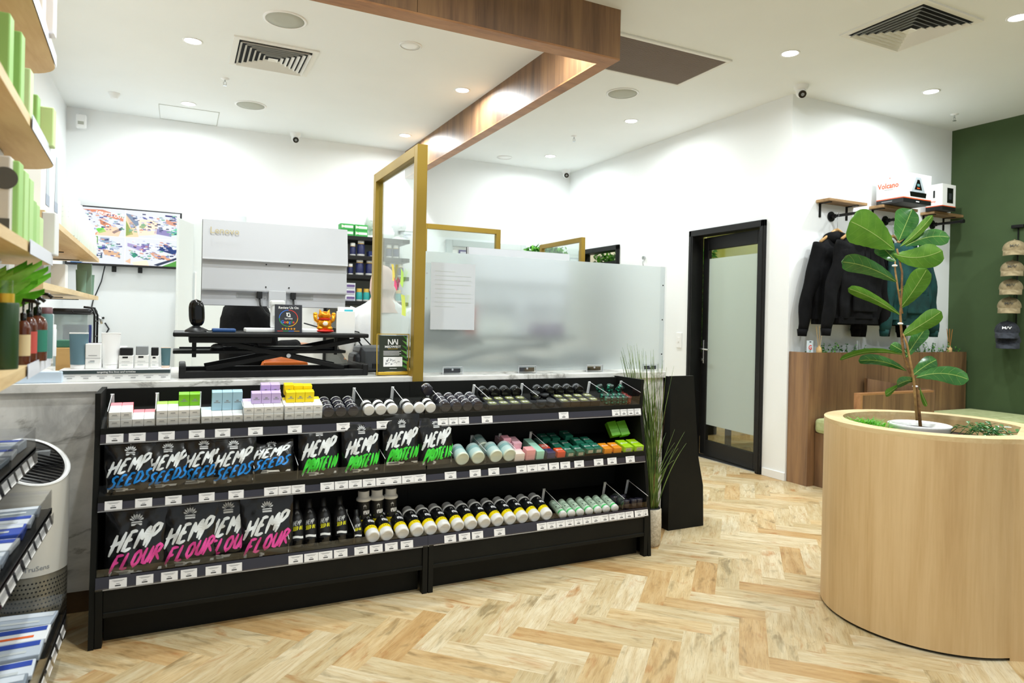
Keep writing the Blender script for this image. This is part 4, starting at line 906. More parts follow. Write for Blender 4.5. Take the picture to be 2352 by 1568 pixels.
for (px, v, h) in ((1302, .006, .001), (1325, .006, .001), (1347, .006, .010), (1366, .006, .010), (1290, .086, .001), (1313, .086, .001), (1340, .086, .014), (1362, .086, .014), (1277, .166, .014), (1300, .166, .014), (1330, .166, .024)):
    plain_carton(.05, .078, .028, '1f6b55', 'dark green tea carton on the middle shelf, %s row, %s' % (('front', 'second', 'back')[0 if n < 4 else 1 if n < 8 else 2], ('leftmost', 'second from left', 'third from left', 'rightmost')[n % 4] if n < 8 else ('left', 'middle', 'right')[n-8]), Q(px, v, h), 'dark green tea cartons', txt='glow', bars=n < 4); n += 1
for k, px in enumerate((1388, 1410)): plain_carton(.052, .08, .030, 'f59a1c', 'orange tea carton on the middle shelf, %s of two' % ('left', 'right')[k], Q(px), 'orange tea cartons', txt='glow')
for k, (px, v, h) in enumerate(((1433, .006, .001), (1458, .006, .001))): plain_carton(.062, .10, .032, 'a8d80e', 'lime green carton at the right end of the middle shelf, %s of the front pair' % ('left', 'right')[k], Q(px, v, h), 'lime green cartons', txt='glow', bars=True)
for k, (px, v) in enumerate(((1424, .12), (1446, .12))):
    plain_carton(.06, .09, .034, '5aa01a', 'green carton tipped up against the back at the right end of the middle shelf, %s' % ('left', 'right')[k], SM(2, X3(px, 2), v, .04) @ R3(rx=.75, ry=-.12), 'tipped green cartons')
# ---------------------------------------------------------------- computer station on the counter
RZ = 1.235
def riser(x0, x1, yf, label, z0=CT, zt=RZ):
    t = thing('desk_riser', label, 'desk riser', ((x0+x1)/2, yf+.2, z0)); m = 'black_metal'
    b = B(); b.box((x0-.03, yf-.05, zt), (x1-.01, yf+.36, zt+.022), m, .006); b.build('top_board', t)
    b = B(); b.box((x0, yf, z0), (x1, yf+.035, z0+.035), m, .004); b.build('base_rail', t)
    b = B(); b.box((x0, yf+.33, z0), (x1, yf+.365, z0+.035), m, .004); b.build('base_rail', t)
    for x in (x0-.002, x1-.03): b = B(); b.box((x, yf-.002, z0), (x+.032, yf+.37, z0+.062), m, .006); b.build('base_end', t)
    for s in (0, 1):
        for yy in (yf+.045, yf+.31):
            a = (x0+.12, z0+.04) if s == 0 else (x1-.12, z0+.04); c = (x1-.03, zt-.01) if s == 0 else (x0+.11, zt-.01); dy = .0 if s else .014
            d = Vector((c[0]-a[0], 0, c[1]-a[1])); L = d.length; an = math.atan2(d.z, d.x)
            b = B(); b.X = T(a[0], yy+dy, a[1]) @ R3(ry=-an); b.box((0, 0, -.012), (L, .009, .012), m, .002); b.build('scissor_arm', t)
    for yy in (yf+.04,): b = B(); b.cyl(((x0+x1)/2+.05, yy, (z0+zt)/2+.005), ((x0+x1)/2+.05, yy-.012, (z0+zt)/2+.005), .011, 'silver', 14); b.build('pivot_bolt', t)
    b = B(); b.box((x0+.04, yf-.02, zt-.03), (x0+.42, yf+.3, zt), m, .004); b.build('under_bracket', t)
    b = B(); b.box((x0-.03, yf+.05, z0+.118), (x1-.11, yf+.30, z0+.134), m, .004); b.box((x0+.055, yf+.06, z0+.10), (x0+.075, yf+.08, zt-.03), m, .002); b.box((x1-.17, yf+.06, z0+.11), (x1-.155, yf+.08, zt), m, .002); b.build('keyboard_tray', t)
    return t
riser(.002, .925, 3.64, 'black sit stand desk riser with crossed scissor arms on the marble counter')
TZ = RZ+.0225
def monitor(x0, x1, y, z0, z1, label, txt=None, foot=TZ):
    t = thing('computer_monitor', label, 'monitor', ((x0+x1)/2, y+.03, foot)); H = z1-z0; g = mat('monitor_grey', hexc('c9cbd0'), .38); yz = lambda a, c: (y+a, z0+c*H)
    P = [yz(.045, 1), yz(.012, .995), yz(-.018, .55), yz(-.020, .53), yz(.010, .52), yz(.002, .19), yz(.004, .175), yz(.03, .16), yz(.034, .0), yz(.045, .0)]
    b = B(); b.X = Matrix(((0, 0, 1, x0), (1, 0, 0, 0), (0, 1, 0, 0), (0, 0, 0, 1))); b.prism(P, x1-x0, g); b.build('back_shell', t)
    b = B(); b.box((x0-.002, y+.045, z0-.002), (x1+.002, y+.057, z1+.002), 'black_plastic', .003); b.build('screen', t)
    xm = (x0+x1)/2
    b = B(); b.box((xm-.045, y-.004, z0-.01), (xm+.045, y+.03, z0+.19*H), mat('stand_grey', hexc('c3c5c9'), .4), .004); b.box((xm-.03, y+.0, foot+.01), (xm+.03, y+.03, z0+.05), 'stand_grey', .004); b.box((xm-.11, y-.09, foot), (xm+.11, y+.11, foot+.012), 'stand_grey', .004); b.build('stand', t)
    b = B()
    for dx in (-.06, .06):
        for c in (.23, .50): b.cyl((xm+dx, y+.003-.0, z0+c*H), (xm+dx, y-.002, z0+c*H), .004, 'print_black', 8)
    b.build('screw_holes', t)
    for dx, w_ in ((-.13, .075), (.125, .07)): b = B(); b.X = T(xm+dx, y+.0300, z0+.125*H) @ R3(rx=PI/2); rect(b, -w_, w_, -.014, .014, .001, cm('aeb0b2')); [rect(b, -w_*.9, w_*.8, -.010+.007*k, -.008+.007*k, .0016, 'print_grey') for k in range(3)]; b.build('rating_plate', t)
    if txt:
        b = B(); b.text(txt, .048, cm('c8bd9c', .3, metal=.3), T(x0+.105, y-.0065, z0+.865*H) @ R3(rx=PI/2-.14), bold=.012); b.build('lettering', t)
    return t
mon = monitor(.10, .85, 3.86, 1.395, 1.845, 'large grey computer monitor seen from behind on the black desk riser', 'Lenovo')
for dx, l in ((-.09, 'left black power lead hanging from the big monitor'), (.085, 'right black data lead hanging from the big monitor')):
    b = B(); x = .475+dx; b.box((x-.014, 3.865, 1.435), (x+.014, 3.89, 1.475), 'black_plastic', .004); s = 1 if dx < 0 else .3
    b.tube([(x, 3.875, 1.44), (x+.004, 3.87, 1.40), (x+.03*s, 3.86, 1.36), (x+.09*s, 3.86, 1.32), (x+.12*s, 3.87, TZ+.005)], .005, 'black_plastic'); tagp(b.build('cable'), l, 'cable', 'monitor cables')
# things on the riser
def bpx(pxl, pxr, py, Y): return at(pxl, py, Y=Y).x, at(pxr, py, Y=Y).x
Yr = 3.68
t = thing('barcode_scanner', 'black upright barcode scanner on an oval foot at the left end of the desk riser', 'scanner', (.075, Yr, TZ))
b = B(); b.lathe([(.05, 0), (.048, .008), (.03, .02), (.014, .03)], 'black_plastic', 28, T(.072, Yr, TZ)); b.build('foot', t)
b = B(); b.grid(lambda u, v: (.075+.036*math.cos(2*PI*u)*max(0, 1-abs(2*v-1)**3.5)**.5-.006*(v-.5), Yr+.022*math.sin(2*PI*u)*max(0, 1-abs(2*v-1)**3.5)**.5, TZ+.024+.137*v), 28, 18, 'black_gloss', True, True); b.build('head', t)
b = B(); b.tube([(.10, Yr+.01, TZ+.02), (.13, Yr+.02, TZ+.005), (.2, Yr+.04, TZ+.004), (.3, Yr+.1, TZ+.004)], .003, 'black_plastic', 6); b.build('cord', t)
solo(B().box((.145, Yr-.03, TZ), (.255, Yr+.05, TZ+.018), cm('27508a', .4), .006), 'blue_tray', 'small navy blue tray beside the barcode scanner on the desk riser', 'tray')
solo(B().box((.30, Yr-.02, TZ), (.70, Yr+.10, TZ+.022), 'white_satin', .006), 'white_keyboard', 'low white keyboard case behind the dark review sign on the desk riser', 'keyboard')
t = thing('review_sign', 'dark review card with coloured ring and five gold stars standing on the desk riser', 'sign', (.505, 3.61, TZ))
X = T(.505, 3.63, TZ) @ R3(rx=PI/2-.10)
b = B(); b.X = X; b.box((-.068, 0, -.004), (.068, .147, 0), mat('sign_dark', hexc('34353c'), .35), .002); b.box((-.06, 0, -.06), (.06, .004, -.004), 'acrylic'); b.build('card', t)
b = B(); b.X = X; b.text('Review Us On', .017, 'print_white', T(0, .130, .0006), bold=.02); b.build('heading', t)
b = B(); b.X = X; cols = ('ea4335', 'fbbc05', '34a853', '4285f4')
for k in range(4):
    def arc(u, v, k=k):
        a = PI/2-(k+u)*PI/2; r = .047-.003*v; return (r*math.cos(a), .076+r*math.sin(a)*.93, .0007)
    b.grid(arc, 14, 1, cm(cols[k]))
b.build('ring', t)
b = B(); b.X = X
x = -.038
for ch, c in zip('Google', ('4285f4', 'ea4335', 'fbbc05', '4285f4', '34a853', 'ea4335')):
    b.text(ch, .021, cm(c), T(x, .056, .0008), bold=.02, align='LEFT'); x += .0145 if ch == 'G' else (.0055 if ch == 'l' else .0125)
b.text('TAP HERE', .009, 'print_white', T(0, .073, .0008), bold=.02)
for q in ((-.012, .10, .006, .104), (-.010, .086, -.004, .10), (-.004, .082, .010, .087), (.004, .087, .009, .098)): rect(b, q[0], q[2], q[1], q[3], .0008, 'print_white')
b.build('lettering', t)
b = B(); b.X = X
for k in range(5):
    vs = [(.0068*(1 if i % 2 == 0 else .42)*math.sin(i*PI/5), .0068*(1 if i % 2 == 0 else .42)*math.cos(i*PI/5), .0008) for i in range(10)]
    b.add([(vx+(k-2)*.0145, vy+.021, vz) for vx, vy, vz in vs], [tuple(range(9, -1, -1))], cm('f7a823'))
for k in range(4): rect(b, -.055+k*.0275, -.0275+k*.0275, .008, .0105, .0008, cm(('ea4335', '34a853', '4285f4', 'f7a823')[k]))
b.build('stars', t)
solo(B().box((.43, 3.70, TZ+.0225), (.49, 3.78, TZ+.165), 'white_satin', .01).box((.425, 3.695, TZ+.14), (.495, 3.785, TZ+.168), 'white_card', .008), 'label_holder', 'small white holder rising behind the dark review card', 'holder')
# lucky cat figurine seen from behind
G = 'gold_foil'; cx, cy = .695, 3.68
t = thing('lucky_cat', 'golden lucky cat figurine on a red cushion, seen from behind', 'figurine', (cx, cy, TZ))
b = B(); b.ell((cx, cy, TZ+.011), (.052, .036, .011), cm('d8281c', .4), 26, 10); b.build('cushion', t)
b = B(); b.ell((cx, cy, TZ+.048), (.038, .030, .034), G, 24, 14); b.ell((cx-.024, cy-.012, TZ+.026), (.018, .016, .012), G); b.ell((cx+.024, cy-.012, TZ+.026), (.018, .016, .012), G); b.build('body', t)
b = B(); b.ell((cx, cy, TZ+.093), (.034, .027, .024), G, 24, 14); h = b.build('head', t)
for s in (-1, 1): b = B(); b.cyl((cx+s*.019, cy, TZ+.107), (cx+s*.026, cy, TZ+.126), .011, G, 12, .001); b.build('ear', t)
for s in (-1, 1): b = B(); b.tube([(cx+s*.03, cy, TZ+.06), (cx+s*.046, cy, TZ+.07), (cx+s*.048, cy, TZ+.095)], [.011, .010, .012], G, 10); b.ell((cx+s*.048, cy, TZ+.099), (.012, .010, .012), G, 12, 8); b.build('paw', t)
b = B(); b.ell((cx, cy-.027, TZ+.05), (.014, .004, .012), cm('f6e8dc', .4), 16, 8); b.lathe([(.030, -.004), (.0315, 0), (.030, .004)], cm('c9261a', .4), 24, T(cx, cy, TZ+.074)); b.build('collar', t)
solo(B().box((.752, 3.645, TZ), (.752+.098, 3.652, TZ+.118), 'white_card', .001, R3()).box((.765, 3.68, TZ), (.85, 3.69, TZ+.142), 'white_card', .001).box((.757, 3.653, TZ), (.845, 3.679, TZ+.105), 'white_card', .001), 'leaflet_stack', 'stack of white leaflets in a holder at the right end of the desk riser', 'leaflets')
b = B(); b.box((.80, 3.6785, TZ+.118), (.846, 3.6795, TZ+.128), cm('3fb3c4')); tagp(b.build('teal_print'), 'teal printed band on the leaflet behind the white stack', 'leaflet')
t = thing('computer_mouse', 'grey and black computer mouse on the lower tray of the desk riser', 'mouse', (.17, 3.76, CT+.134))
b = B(); b.ell((.175, 3.78, CT+.137), (.034, .05, .012), 'black_plastic', 20, 8); b.build('base', t); b = B(); b.ell((.175, 3.78, CT+.148), (.030, .046, .017), 'grey_plastic', 20, 10); b.build('top_shell', t)
b = B(); b.box((.0, 3.9, CT+.134), (.5, 3.95, CT+.142), 'black_plastic', .002); b.box((.36, 3.74, CT+.134), (.78, 3.88, CT+.150), 'black_plastic', .004); solo(b, 'keyboard', 'black keyboard lying on the lower tray of the desk riser', 'keyboard')
b = B(); b.grid(lambda u, v: (.42+.27*u+.012*math.sin(9*v), 4.06+.10*v, CT+.002+.085*(1-abs(2*u-1)**4)*math.sin(PI*min(1, v+.25)*.5)), 16, 10, mat('orange_bag', hexc('e3701a'), .5)); b.box((.43, 4.06, CT), (.68, 4.17, CT+.05), 'orange_bag', .015); solo(b, 'orange_bag', 'orange bag lying on the counter behind the scissor arms', 'bag')
# cables and the receipt printer
for k, (pts, l) in enumerate((([(.84, 3.95, TZ+.02), (.95, 3.98, TZ+.0), (1.05, 4.0, 1.16), (1.08, 4.0, 1.08), (1.06, 4.02, CT+.006)], 'longest black cable looping down beside the brass post'), ([(.84, 3.93, TZ+.01), (.93, 3.95, 1.22), (.99, 3.94, 1.15), (1.01, 3.93, CT+.006)], 'middle black cable drooping behind the welcome sign'), ([(.60, 3.74, TZ+.05), (.68, 3.80, TZ+.03), (.80, 3.82, TZ+.02), (.90, 3.9, TZ+.01), (.97, 3.96, 1.17), (1.0, 4.02, CT+.008)], 'black cable running behind the golden cat'))):
    pp = [Vector(p) for p in pts]; b = B(); b.tube(pp, .004, 'black_plastic', 6); tagp(b.build('cable'), l, 'cable', 'loose black cables')
t = thing('receipt_printer', 'dark grey receipt printer on the counter between the riser and the welcome sign', 'printer', (1.0, 3.95, CT))
b = B(); b.box((.93, 3.84, CT), (1.11, 4.06, CT+.15), mat('printer_grey', hexc('4b4d51'), .45), .03); b.build('case', t)
b = B(); b.box((.90, 3.86, CT), (.96, 4.04, CT+.11), 'printer_grey', .025); b.box((1.0, 3.832, CT+.02), (1.07, 3.842, CT+.05), 'black_plastic', .003); b.build('front_panel', t)
# welcome sign
t = thing('welcome_sign', 'small acrylic sign with gold edge and dark green leaf card on the counter front', 'sign', (1.05, 3.60, CT))
X = T(1.055, 3.60, CT+.004) @ R3(rx=PI/2-.06); gm = mat('gold_edge', hexc('d9b13c'), .3, metal=.5)
b = B(); b.X = X; b.box((-.092, 0, -.006), (.092, .225, -.002), 'acrylic'); 
for q in ((-.092, 0, -.088, .225), (.088, 0, .092, .225), (-.092, .221, .092, .225)): b.box((q[0], q[1], -.007), (q[2], q[3], .001), gm)
b.box((-.085, 0, -.05), (.095, .016, .004), gm, .002); b.build('holder', t)
b = B(); b.X = X; rect(b, -.078, .078, .02, .215, 0, cm('2b3326', .4)); rr = random.Random(3)
for k in range(7):
    y = .03+.026*k; b.add([(.078, y, .0004), (.030+.004*k, y+.030, .0004), (.078, y+.018, .0004)], [(0, 2, 1)], cm(('3f7d2f', '6aa84a')[k % 2]))
b.build('card', t)
b = B(); b.X = X
for x in (-.03, -.006): b.add([(x, .165, .001), (x+.005, .165, .001), (x+.005, .195, .001), (x, .195, .001)], [(0, 1, 2, 3)], 'print_white')
b.add([(-.030, .195, .001), (-.024, .195, .001), (-.004, .165, .001), (-.010, .165, .001)], [(3, 2, 1, 0)], 'print_white'); b.add([(-.006, .165, .001), (0, .165, .001), (.014, .195, .001), (.008, .195, .001)], [(0, 1, 2, 3)], 'print_white')
b.add([(.004, .195, .001), (.010, .195, .001), (.024, .165, .001), (.018, .165, .001)], [(3, 2, 1, 0)], 'print_white'); b.add([(.022, .165, .001), (.027, .165, .001), (.027, .195, .001), (.022, .195, .001)], [(0, 1, 2, 3)], 'print_white')
b.text('MEDWEST', .017, 'print_white', T(-.002, .153, .001), sx=1.15, bold=.02); rect(b, -.03, .026, .141, .143, .001, gm)
for k in range(4): rect(b, -.055, .045-(k % 2)*.01, .128-k*.007, .1305-k*.007, .001, 'print_white')
b.build('lettering', t)
b = B(); b.X = X; rect(b, -.055, .052, .045, .098, .0012, 'print_white'); rr = random.Random(8)
for k in range(26):
    x, y = rr.uniform(-.045, .035), rr.uniform(.05, .088); rect(b, x, x+rr.uniform(.003, .012), y, y+rr.uniform(.002, .006), .0016, 'print_grey')
rect(b, -.02, .02, .034, .036, .0012, 'print_white'); b.build('picture_panel', t)
solo(B().box((1.12, 3.62, CT), (1.145, 3.66, CT+.075), gm, .003), 'brass_block', 'small gold edged block beside the welcome sign at the brass post', 'block')
# ---------------------------------------------------------------- blurred things behind the frosted screen
riser(1.30, 2.40, 3.92, 'second black desk riser, blurred behind the frosted screen', CT, 1.22)
monitor(1.70, 2.47, 4.10, 1.36, 1.825, 'second grey monitor whose top edge shows above the frosted screen', None, 1.2425)
solo(B().box((2.12, 3.98, 1.243), (2.36, 4.06, 1.33), cm('6a3a78', .5), .006), 'purple_box', 'purple box blurred behind the frosted screen', 'box')
solo(B().box((1.62, 3.95, 1.243), (1.70, 4.02, 1.43), cm('c0392b', .5), .01), 'red_carton', 'red carton blurred behind the left half of the frosted screen', 'box')
solo(B().box((1.36, 3.96, 1.243), (1.60, 4.10, 1.40), 'black_plastic', .02), 'card_printer', 'black box shaped printer blurred behind the left part of the frosted screen', 'printer')
solo(B().box((2.45, 4.0, CT), (2.75, 4.2, CT+.10), 'black_plastic', .03), 'phone_base', 'dark low telephone blurred at the right foot of the frosted screen', 'telephone')
# ---------------------------------------------------------------- people
def skin_body(parent, J, E, name='body'):
    "one continuous body: joints J {name: (pos, radius)}, edges E"
    ks = list(J); me = bpy.data.meshes.new(name); me.from_pydata([J[k][0] for k in ks], [(ks.index(a), ks.index(c)) for a, c in E], [])
    o = bpy.data.objects.new(name, me); COL.objects.link(o); o.parent = parent
    md = o.modifiers.new('skin', 'SKIN'); md.use_smooth_shade = True
    for i, k in enumerate(ks):
        r = J[k][1]; sv = me.skin_vertices[0].data[i]; sv.radius = r if isinstance(r, tuple) else (r, r); sv.use_root = (i == 0)
    o.modifiers.new('sub', 'SUBSURF').levels = 2; o.modifiers['sub'].render_levels = 2
    me.materials.append(MATS['skin']); return o
def loft(b, rings, m, n=26, cap=False):
    vs = []; fs = []
    for c, rx, ry, *e in rings:
        up = e[0] if e else None
        for i in range(n):
            a = 2*PI*i/n; x, y = rx*math.copysign(abs(math.cos(a))**.85, math.cos(a)), ry*math.copysign(abs(math.sin(a))**.85, math.sin(a))
            w_ = .0035*math.sin(5*a+c[2]*31)+.003*math.sin(9*a-c[2]*47)
            vs.append((c[0]+x*(1+w_/max(rx, .02)), c[1]+y*(1+w_/max(ry, .02)), c[2]))
    for j in range(len(rings)-1):
        for i in range(n): fs.append((j*n+i, j*n+(i+1) % n, (j+1)*n+(i+1) % n, (j+1)*n+i))
    if cap: fs += [tuple(reversed(range(n))), tuple(range(len(vs)-n, len(vs)))]
    return b.add(vs, fs, m, True)
def person(name, label, pos, rz, cloth, arms, hood=None, hair=None, trousers='black_cloth'):
    t = thing('person', label, 'person', pos); t.matrix_basis = Matrix.Translation(Vector(pos)) @ R3(rz=rz)
    J = {'pelvis': ((0, 0, .92), (.13, .09)), 'waist': ((0, 0, 1.06), (.11, .08)), 'chest': ((0, 0, 1.24), (.12, .08)), 'neckb': ((0, -.01, 1.40), (.05, .045)), 'neck': ((0, 0, 1.48), (.052, .055)), 'head': ((0, .015, 1.56), (.07, .085)), 'crown': ((0, .01, 1.65), (.066, .08))}
    E = [('pelvis', 'waist'), ('waist', 'chest'), ('chest', 'neckb'), ('neckb', 'neck'), ('neck', 'head'), ('head', 'crown')]
    for s, n in ((-1, 'l'), (1, 'r')):
        J['hip'+n] = ((s*.095, 0, .86), (.085, .09)); J['knee'+n] = ((s*.10, .01, .48), .055); J['ank'+n] = ((s*.10, -.01, .09), .038); J['toe'+n] = ((s*.11, .15, .035), (.035, .028))
        E += [('pelvis', 'hip'+n), ('hip'+n, 'knee'+n), ('knee'+n, 'ank'+n), ('ank'+n, 'toe'+n)]
        el, wr = arms[n]; J['sh'+n] = ((s*.16, -.005, 1.35), .036); J['el'+n] = (el, .034); J['wr'+n] = (wr, .025)
        E += [('chest', 'sh'+n), ('sh'+n, 'el'+n), ('el'+n, 'wr'+n)]
        d = (Vector(wr)-Vector(el)).normalized(); sd = d.cross(Vector((0, 0, 1))).normalized()*s; pm = Vector(wr)+d*.07
        J['palm'+n] = (tuple(pm), (.034, .016)); E.append(('wr'+n, 'palm'+n))
        for q in range(4):
            L_ = (.062, .072, .068, .052)[q]; o_ = sd*((q-1.5)*-.019); a = pm+d*.012+o_; k = 'f%d%s' % (q, n)
            J[k+'a'] = (tuple(a+d*.012), .009); J[k+'b'] = (tuple(a+d*L_*.5+Vector((0, 0, -.006))), .0085); J[k+'c'] = (tuple(a+d*L_*.95+Vector((0, 0, -.022))), .007)
            E += [('palm'+n, k+'a'), (k+'a', k+'b'), (k+'b', k+'c')]
        k = 'th'+n; a = Vector(wr)+d*.03-sd*.0; J[k+'a'] = (tuple(a+sd*.034+d*.012), .011); J[k+'b'] = (tuple(a+sd*.052+d*.04), .009); E += [('wr'+n, k+'a'), (k+'a', k+'b')]
    bd = skin_body(t, J, E)
    M = t.matrix_basis
    b = B(); b.X = M
    for s in (-1, 1): b.ell((s*.032, .088, 1.58), (.013, .008, .007), 'print_white', 12, 8); b.ell((s*.032, .0945, 1.58), (.006, .004, .006), 'print_black', 10, 6); b.ell((s*.076, .005, 1.575), (.012, .02, .03), 'skin', 12, 8)
    b.ell((0, .102, 1.553), (.013, .018, .024), 'skin', 12, 8); b.ell((0, .090, 1.515), (.024, .008, .008), cm('a05a4c', .6), 14, 8); b.build('face_features', bd)
    b = B(); b.X = M
    if trousers:
        loft(b, [((0, 0, 1.0), .165, .12), ((0, 0, .88), .185, .135), ((0, 0, .80), .18, .13)], trousers)
        for s in (-1, 1): loft(b, [((s*.09, 0, .86), .10, .115), ((s*.10, 0, .65), .085, .095), ((s*.105, 0, .45), .07, .078), ((s*.105, 0, .11), .058, .065)], trousers, 18)
        b.build('trousers', t)
    for s in (-1, 1): b = B(); b.X = M; b.ell((s*.11, .06, .045), (.05, .135, .045), 'black_plastic', 18, 10); b.build('shoe', t)
    b = B(); b.X = M; lng = cloth == 'white_cloth'
    rg = [((0, 0, .55 if lng else .90), .21, .16), ((0, 0, .86), .20, .15), ((0, 0, 1.02), .175, .135), ((0, 0, 1.18), .185, .14), ((0, 0, 1.32), .205, .135), ((0, 0, 1.39), .185, .115), ((0, 0, 1.43), .115, .085), ((0, -.005, 1.47), .066, .068)]
    loft(b, rg, cloth, 32); b.build('coat' if lng else 'jacket', t)
    for s, n in ((-1, 'l'), (1, 'r')):
        el, wr = map(Vector, arms[n]); sh = Vector((s*.165, -.005, 1.375)); pts = [sh, sh.lerp(el, .35)+Vector((s*.008, 0, 0)), sh.lerp(el, .75), el, el.lerp(wr, .4), el.lerp(wr, .8), el.lerp(wr, 1.0)]
        b = B(); b.X = M; b.tube(pts, [.066, .070, .064, .058, .052, .044, .042], cloth, 16); b.build('sleeve', t)
    return t, M
# seen between the monitor and the riser, working at the keyboard, facing the shop
_, _M = person('p', 'person in a black jacket standing behind the large monitor with hands near the keyboard', (.38, 4.62, 0), -1.25, 'black_cloth', {'l': ((-.235, .08, 1.12), (-.12, .30, 1.13)), 'r': ((.24, .06, 1.13), (.15, .27, 1.15))})
b = B(); b.X = _M; b.ell((0, .0, 1.60), (.088, .10, .095), mat('hair_dark', hexc('1b1411'), .6), 24, 14); b.build('hair', bpy.data.objects['person'])
# seen from behind in a white coat and a pink head scarf
t, _M = person('q', 'person in a white coat and pale pink head scarf, seen from behind', (1.315, 4.80, .02), -.12, 'white_cloth', {'l': ((-.25, .03, 1.13), (-.20, .20, 1.04)), 'r': ((.26, .04, 1.13), (.20, .24, 1.06))})
b = B(); b.X = _M
def scarf(u, v):
    a = 2*PI*u; z = 1.36+.345*v
    if v < .32: k = v/.32; rx, ry = .15-.075*k, .13-.05*k
    elif v < .45: k = (v-.32)/.13; rx, ry = .075+.012*k, .08+.012*k
    else: k = (v-.45)/.55; rx = .090*math.sqrt(max(0, 1-(k*1.0)**2.6))*1.03; ry = .112*math.sqrt(max(0, 1-k**2.6))
    w_ = .005*math.sin(6*a+9*v)*(1-v)+.003*math.sin(11*a+20*v)*(1-v)
    return ((rx+w_)*math.cos(a), (ry+w_)*math.sin(a)-.008, z)
b.grid(scarf, 40, 30, 'pink_cloth', True, True); b.build('head_scarf', t)
# ---------------------------------------------------------------- fiddle leaf fig in the round planter
P0 = Vector((3.225, 2.05, .88)); D0 = (P0-Vector((0, 0, HC))).dot(_w)
def pw(px, py, dd=0):
    d = _r*((px-CX)/FPX) - _u*((py-CY)/FPX) + _w; return Vector((0, 0, HC))+d*(D0+dd)
fig = thing('fiddle_leaf_fig', 'tall fiddle leaf fig with broad leaves in a white bowl inside the round oak planter', 'plant', P0)
b = B(); b.X = T(3.225, 2.05, 0); b.lathe([(.10, .70), (.132, .875), (.137, .885), (.128, .888), (.118, .875), (.112, .862)], 'white_satin', 48, cap=False); b.build('bowl', fig)
b = B(); b.X = T(3.225, 2.05, 0); b.lathe([(.113, .858), (.06, .866), (0, .862)], 'soil', 32, cap=False); b.build('soil', fig)
s1 = [(2114, 978, 0), (2110, 935, 0), (2106, 895, 0), (2094, 864, 0), (2083, 838, 0), (2076, 815, 0), (2072, 782, 0), (2069, 745, 0), (2068, 718, 0), (2071, 670, 0), (2072, 625, 0), (2064, 590, 0), (2060, 571, 0)]
s2 = [(2106, 965, -.01), (2101, 900, -.01), (2098, 868, -.01), (2090, 825, -.01), (2083, 790, -.01), (2074, 766, -.005)]
s3 = [(2072, 720, .0), (2062, 660, 0), (2056, 620, 0), (2056, 600, 0)]
b = B(); b.tube([pw(*p) for p in s1], [.0075-.0003*i for i in range(13)], 'stem_brown', 10); b.build('stem', fig)
b = B(); b.tube([pw(*p) for p in s2], [.006, .006, .0055, .005, .005, .003], 'stem_tan', 8); b.build('stem', fig)
b = B(); b.tube([pw(*p) for p in s3], [.005, .004, .004, .003], 'stem_tan', 8); b.build('stem', fig)
for p in ((2068, 743), (2102, 887), (2055, 610)): b = B(); b.ell(pw(*p), (.014, .012, .006), 'print_white', 12, 6); b.build('plant_tie', fig)
WP = [(0, .04), (.08, .25), (.2, .5), (.35, .68), (.5, .82), (.65, .95), (.78, 1.0), (.88, .9), (.95, .66), (.985, .4), (1, .05)]
def wp(t):
    for (a, x), (c, y) in zip(WP, WP[1:]):
        if t <= c: k = (t-a)/(c-a); k = k*k*(3-2*k); return x+(y-x)*k
    return 0
def fig_leaf(base, tip, wpx, face, sag=0, dd=0, tilt=.35, fold=.18, curl=0, seed=0):
    "sag: image-space bow in pixels (up is positive); tilt turns the blade out of the picture plane"
    A = pw(*base); Z_ = pw(*tip, dd); mid = pw((base[0]+tip[0])/2, (base[1]+tip[1])/2-sag*2, dd*.45)
    r_ = random.Random(seed); ph = r_.uniform(0, 6)
    ax = (Z_-A).normalized(); lat = ax.cross(_w).normalized(); lat = (lat*math.cos(tilt)+_w*math.sin(tilt)).normalized()
    hw = wpx/FPX*D0/2/math.cos(tilt)**.5
    def S_(s_, t, off=0):
        c = A*(1-t)**2+mid*2*t*(1-t)+Z_*t**2; dv = (mid-A)*(1-t)+(Z_-mid)*t; dv.normalize()
        l_ = (lat-dv*lat.dot(dv)).normalized(); n_ = dv.cross(l_).normalized()
        if n_.dot(_w) > 0: n_ = -n_
        w_ = hw*wp(t)*s_; z = -abs(s_)**1.4*hw*fold*wp(t)+.05*hw*math.sin(9*t+ph+2*s_)*abs(s_)+curl*hw*abs(s_)**2*t
        return c+l_*w_+n_*(z+off)
    f, bk = ('leaf_light', 'leaf_dark') if face == 'L' else ('leaf_dark', 'leaf_light')
    b = B(); b.grid(lambda u, v: S_(2*u-1, v, .0007), 12, 22, f); b.grid(lambda u, v: S_(2*u-1, v, -.0007), 12, 22, bk)
    L = b.build('leaf', fig)
    b = B(); vw = .0013
    for q in range(14):
        t0_, t1_ = q/14*.97, (q+1)/14*.97; k = len(b.v)
        b.add([S_(-vw/hw*1.2/max(wp(t0_), .2), t0_, .0016), S_(vw/hw*1.2/max(wp(t0_), .2), t0_, .0016), S_(vw/hw*1.2/max(wp(t1_), .2), t1_, .0016), S_(-vw/hw*1.2/max(wp(t1_), .2), t1_, .0016)], [(0, 1, 2, 3)], 'leaf_vein')
    if wpx > 16:
        for q in range(5):
            for sd in (-1, 1):
                t0_ = .16+.15*q; pr = None
                for k in range(5):
                    s_ = sd*k/4*.86; t = t0_+.13*(k/4)**1.3+.0; t = min(t, .96)
                    cur = (S_(s_, t, .0014), S_(s_, min(t+.004*30/max(wpx, 30), .98), .0014))
                    if pr: b.add([pr[0], pr[1], cur[1], cur[0]], [(0, 1, 2, 3)], 'leaf_vein')
                    pr = cur
    b.build('veins', L)
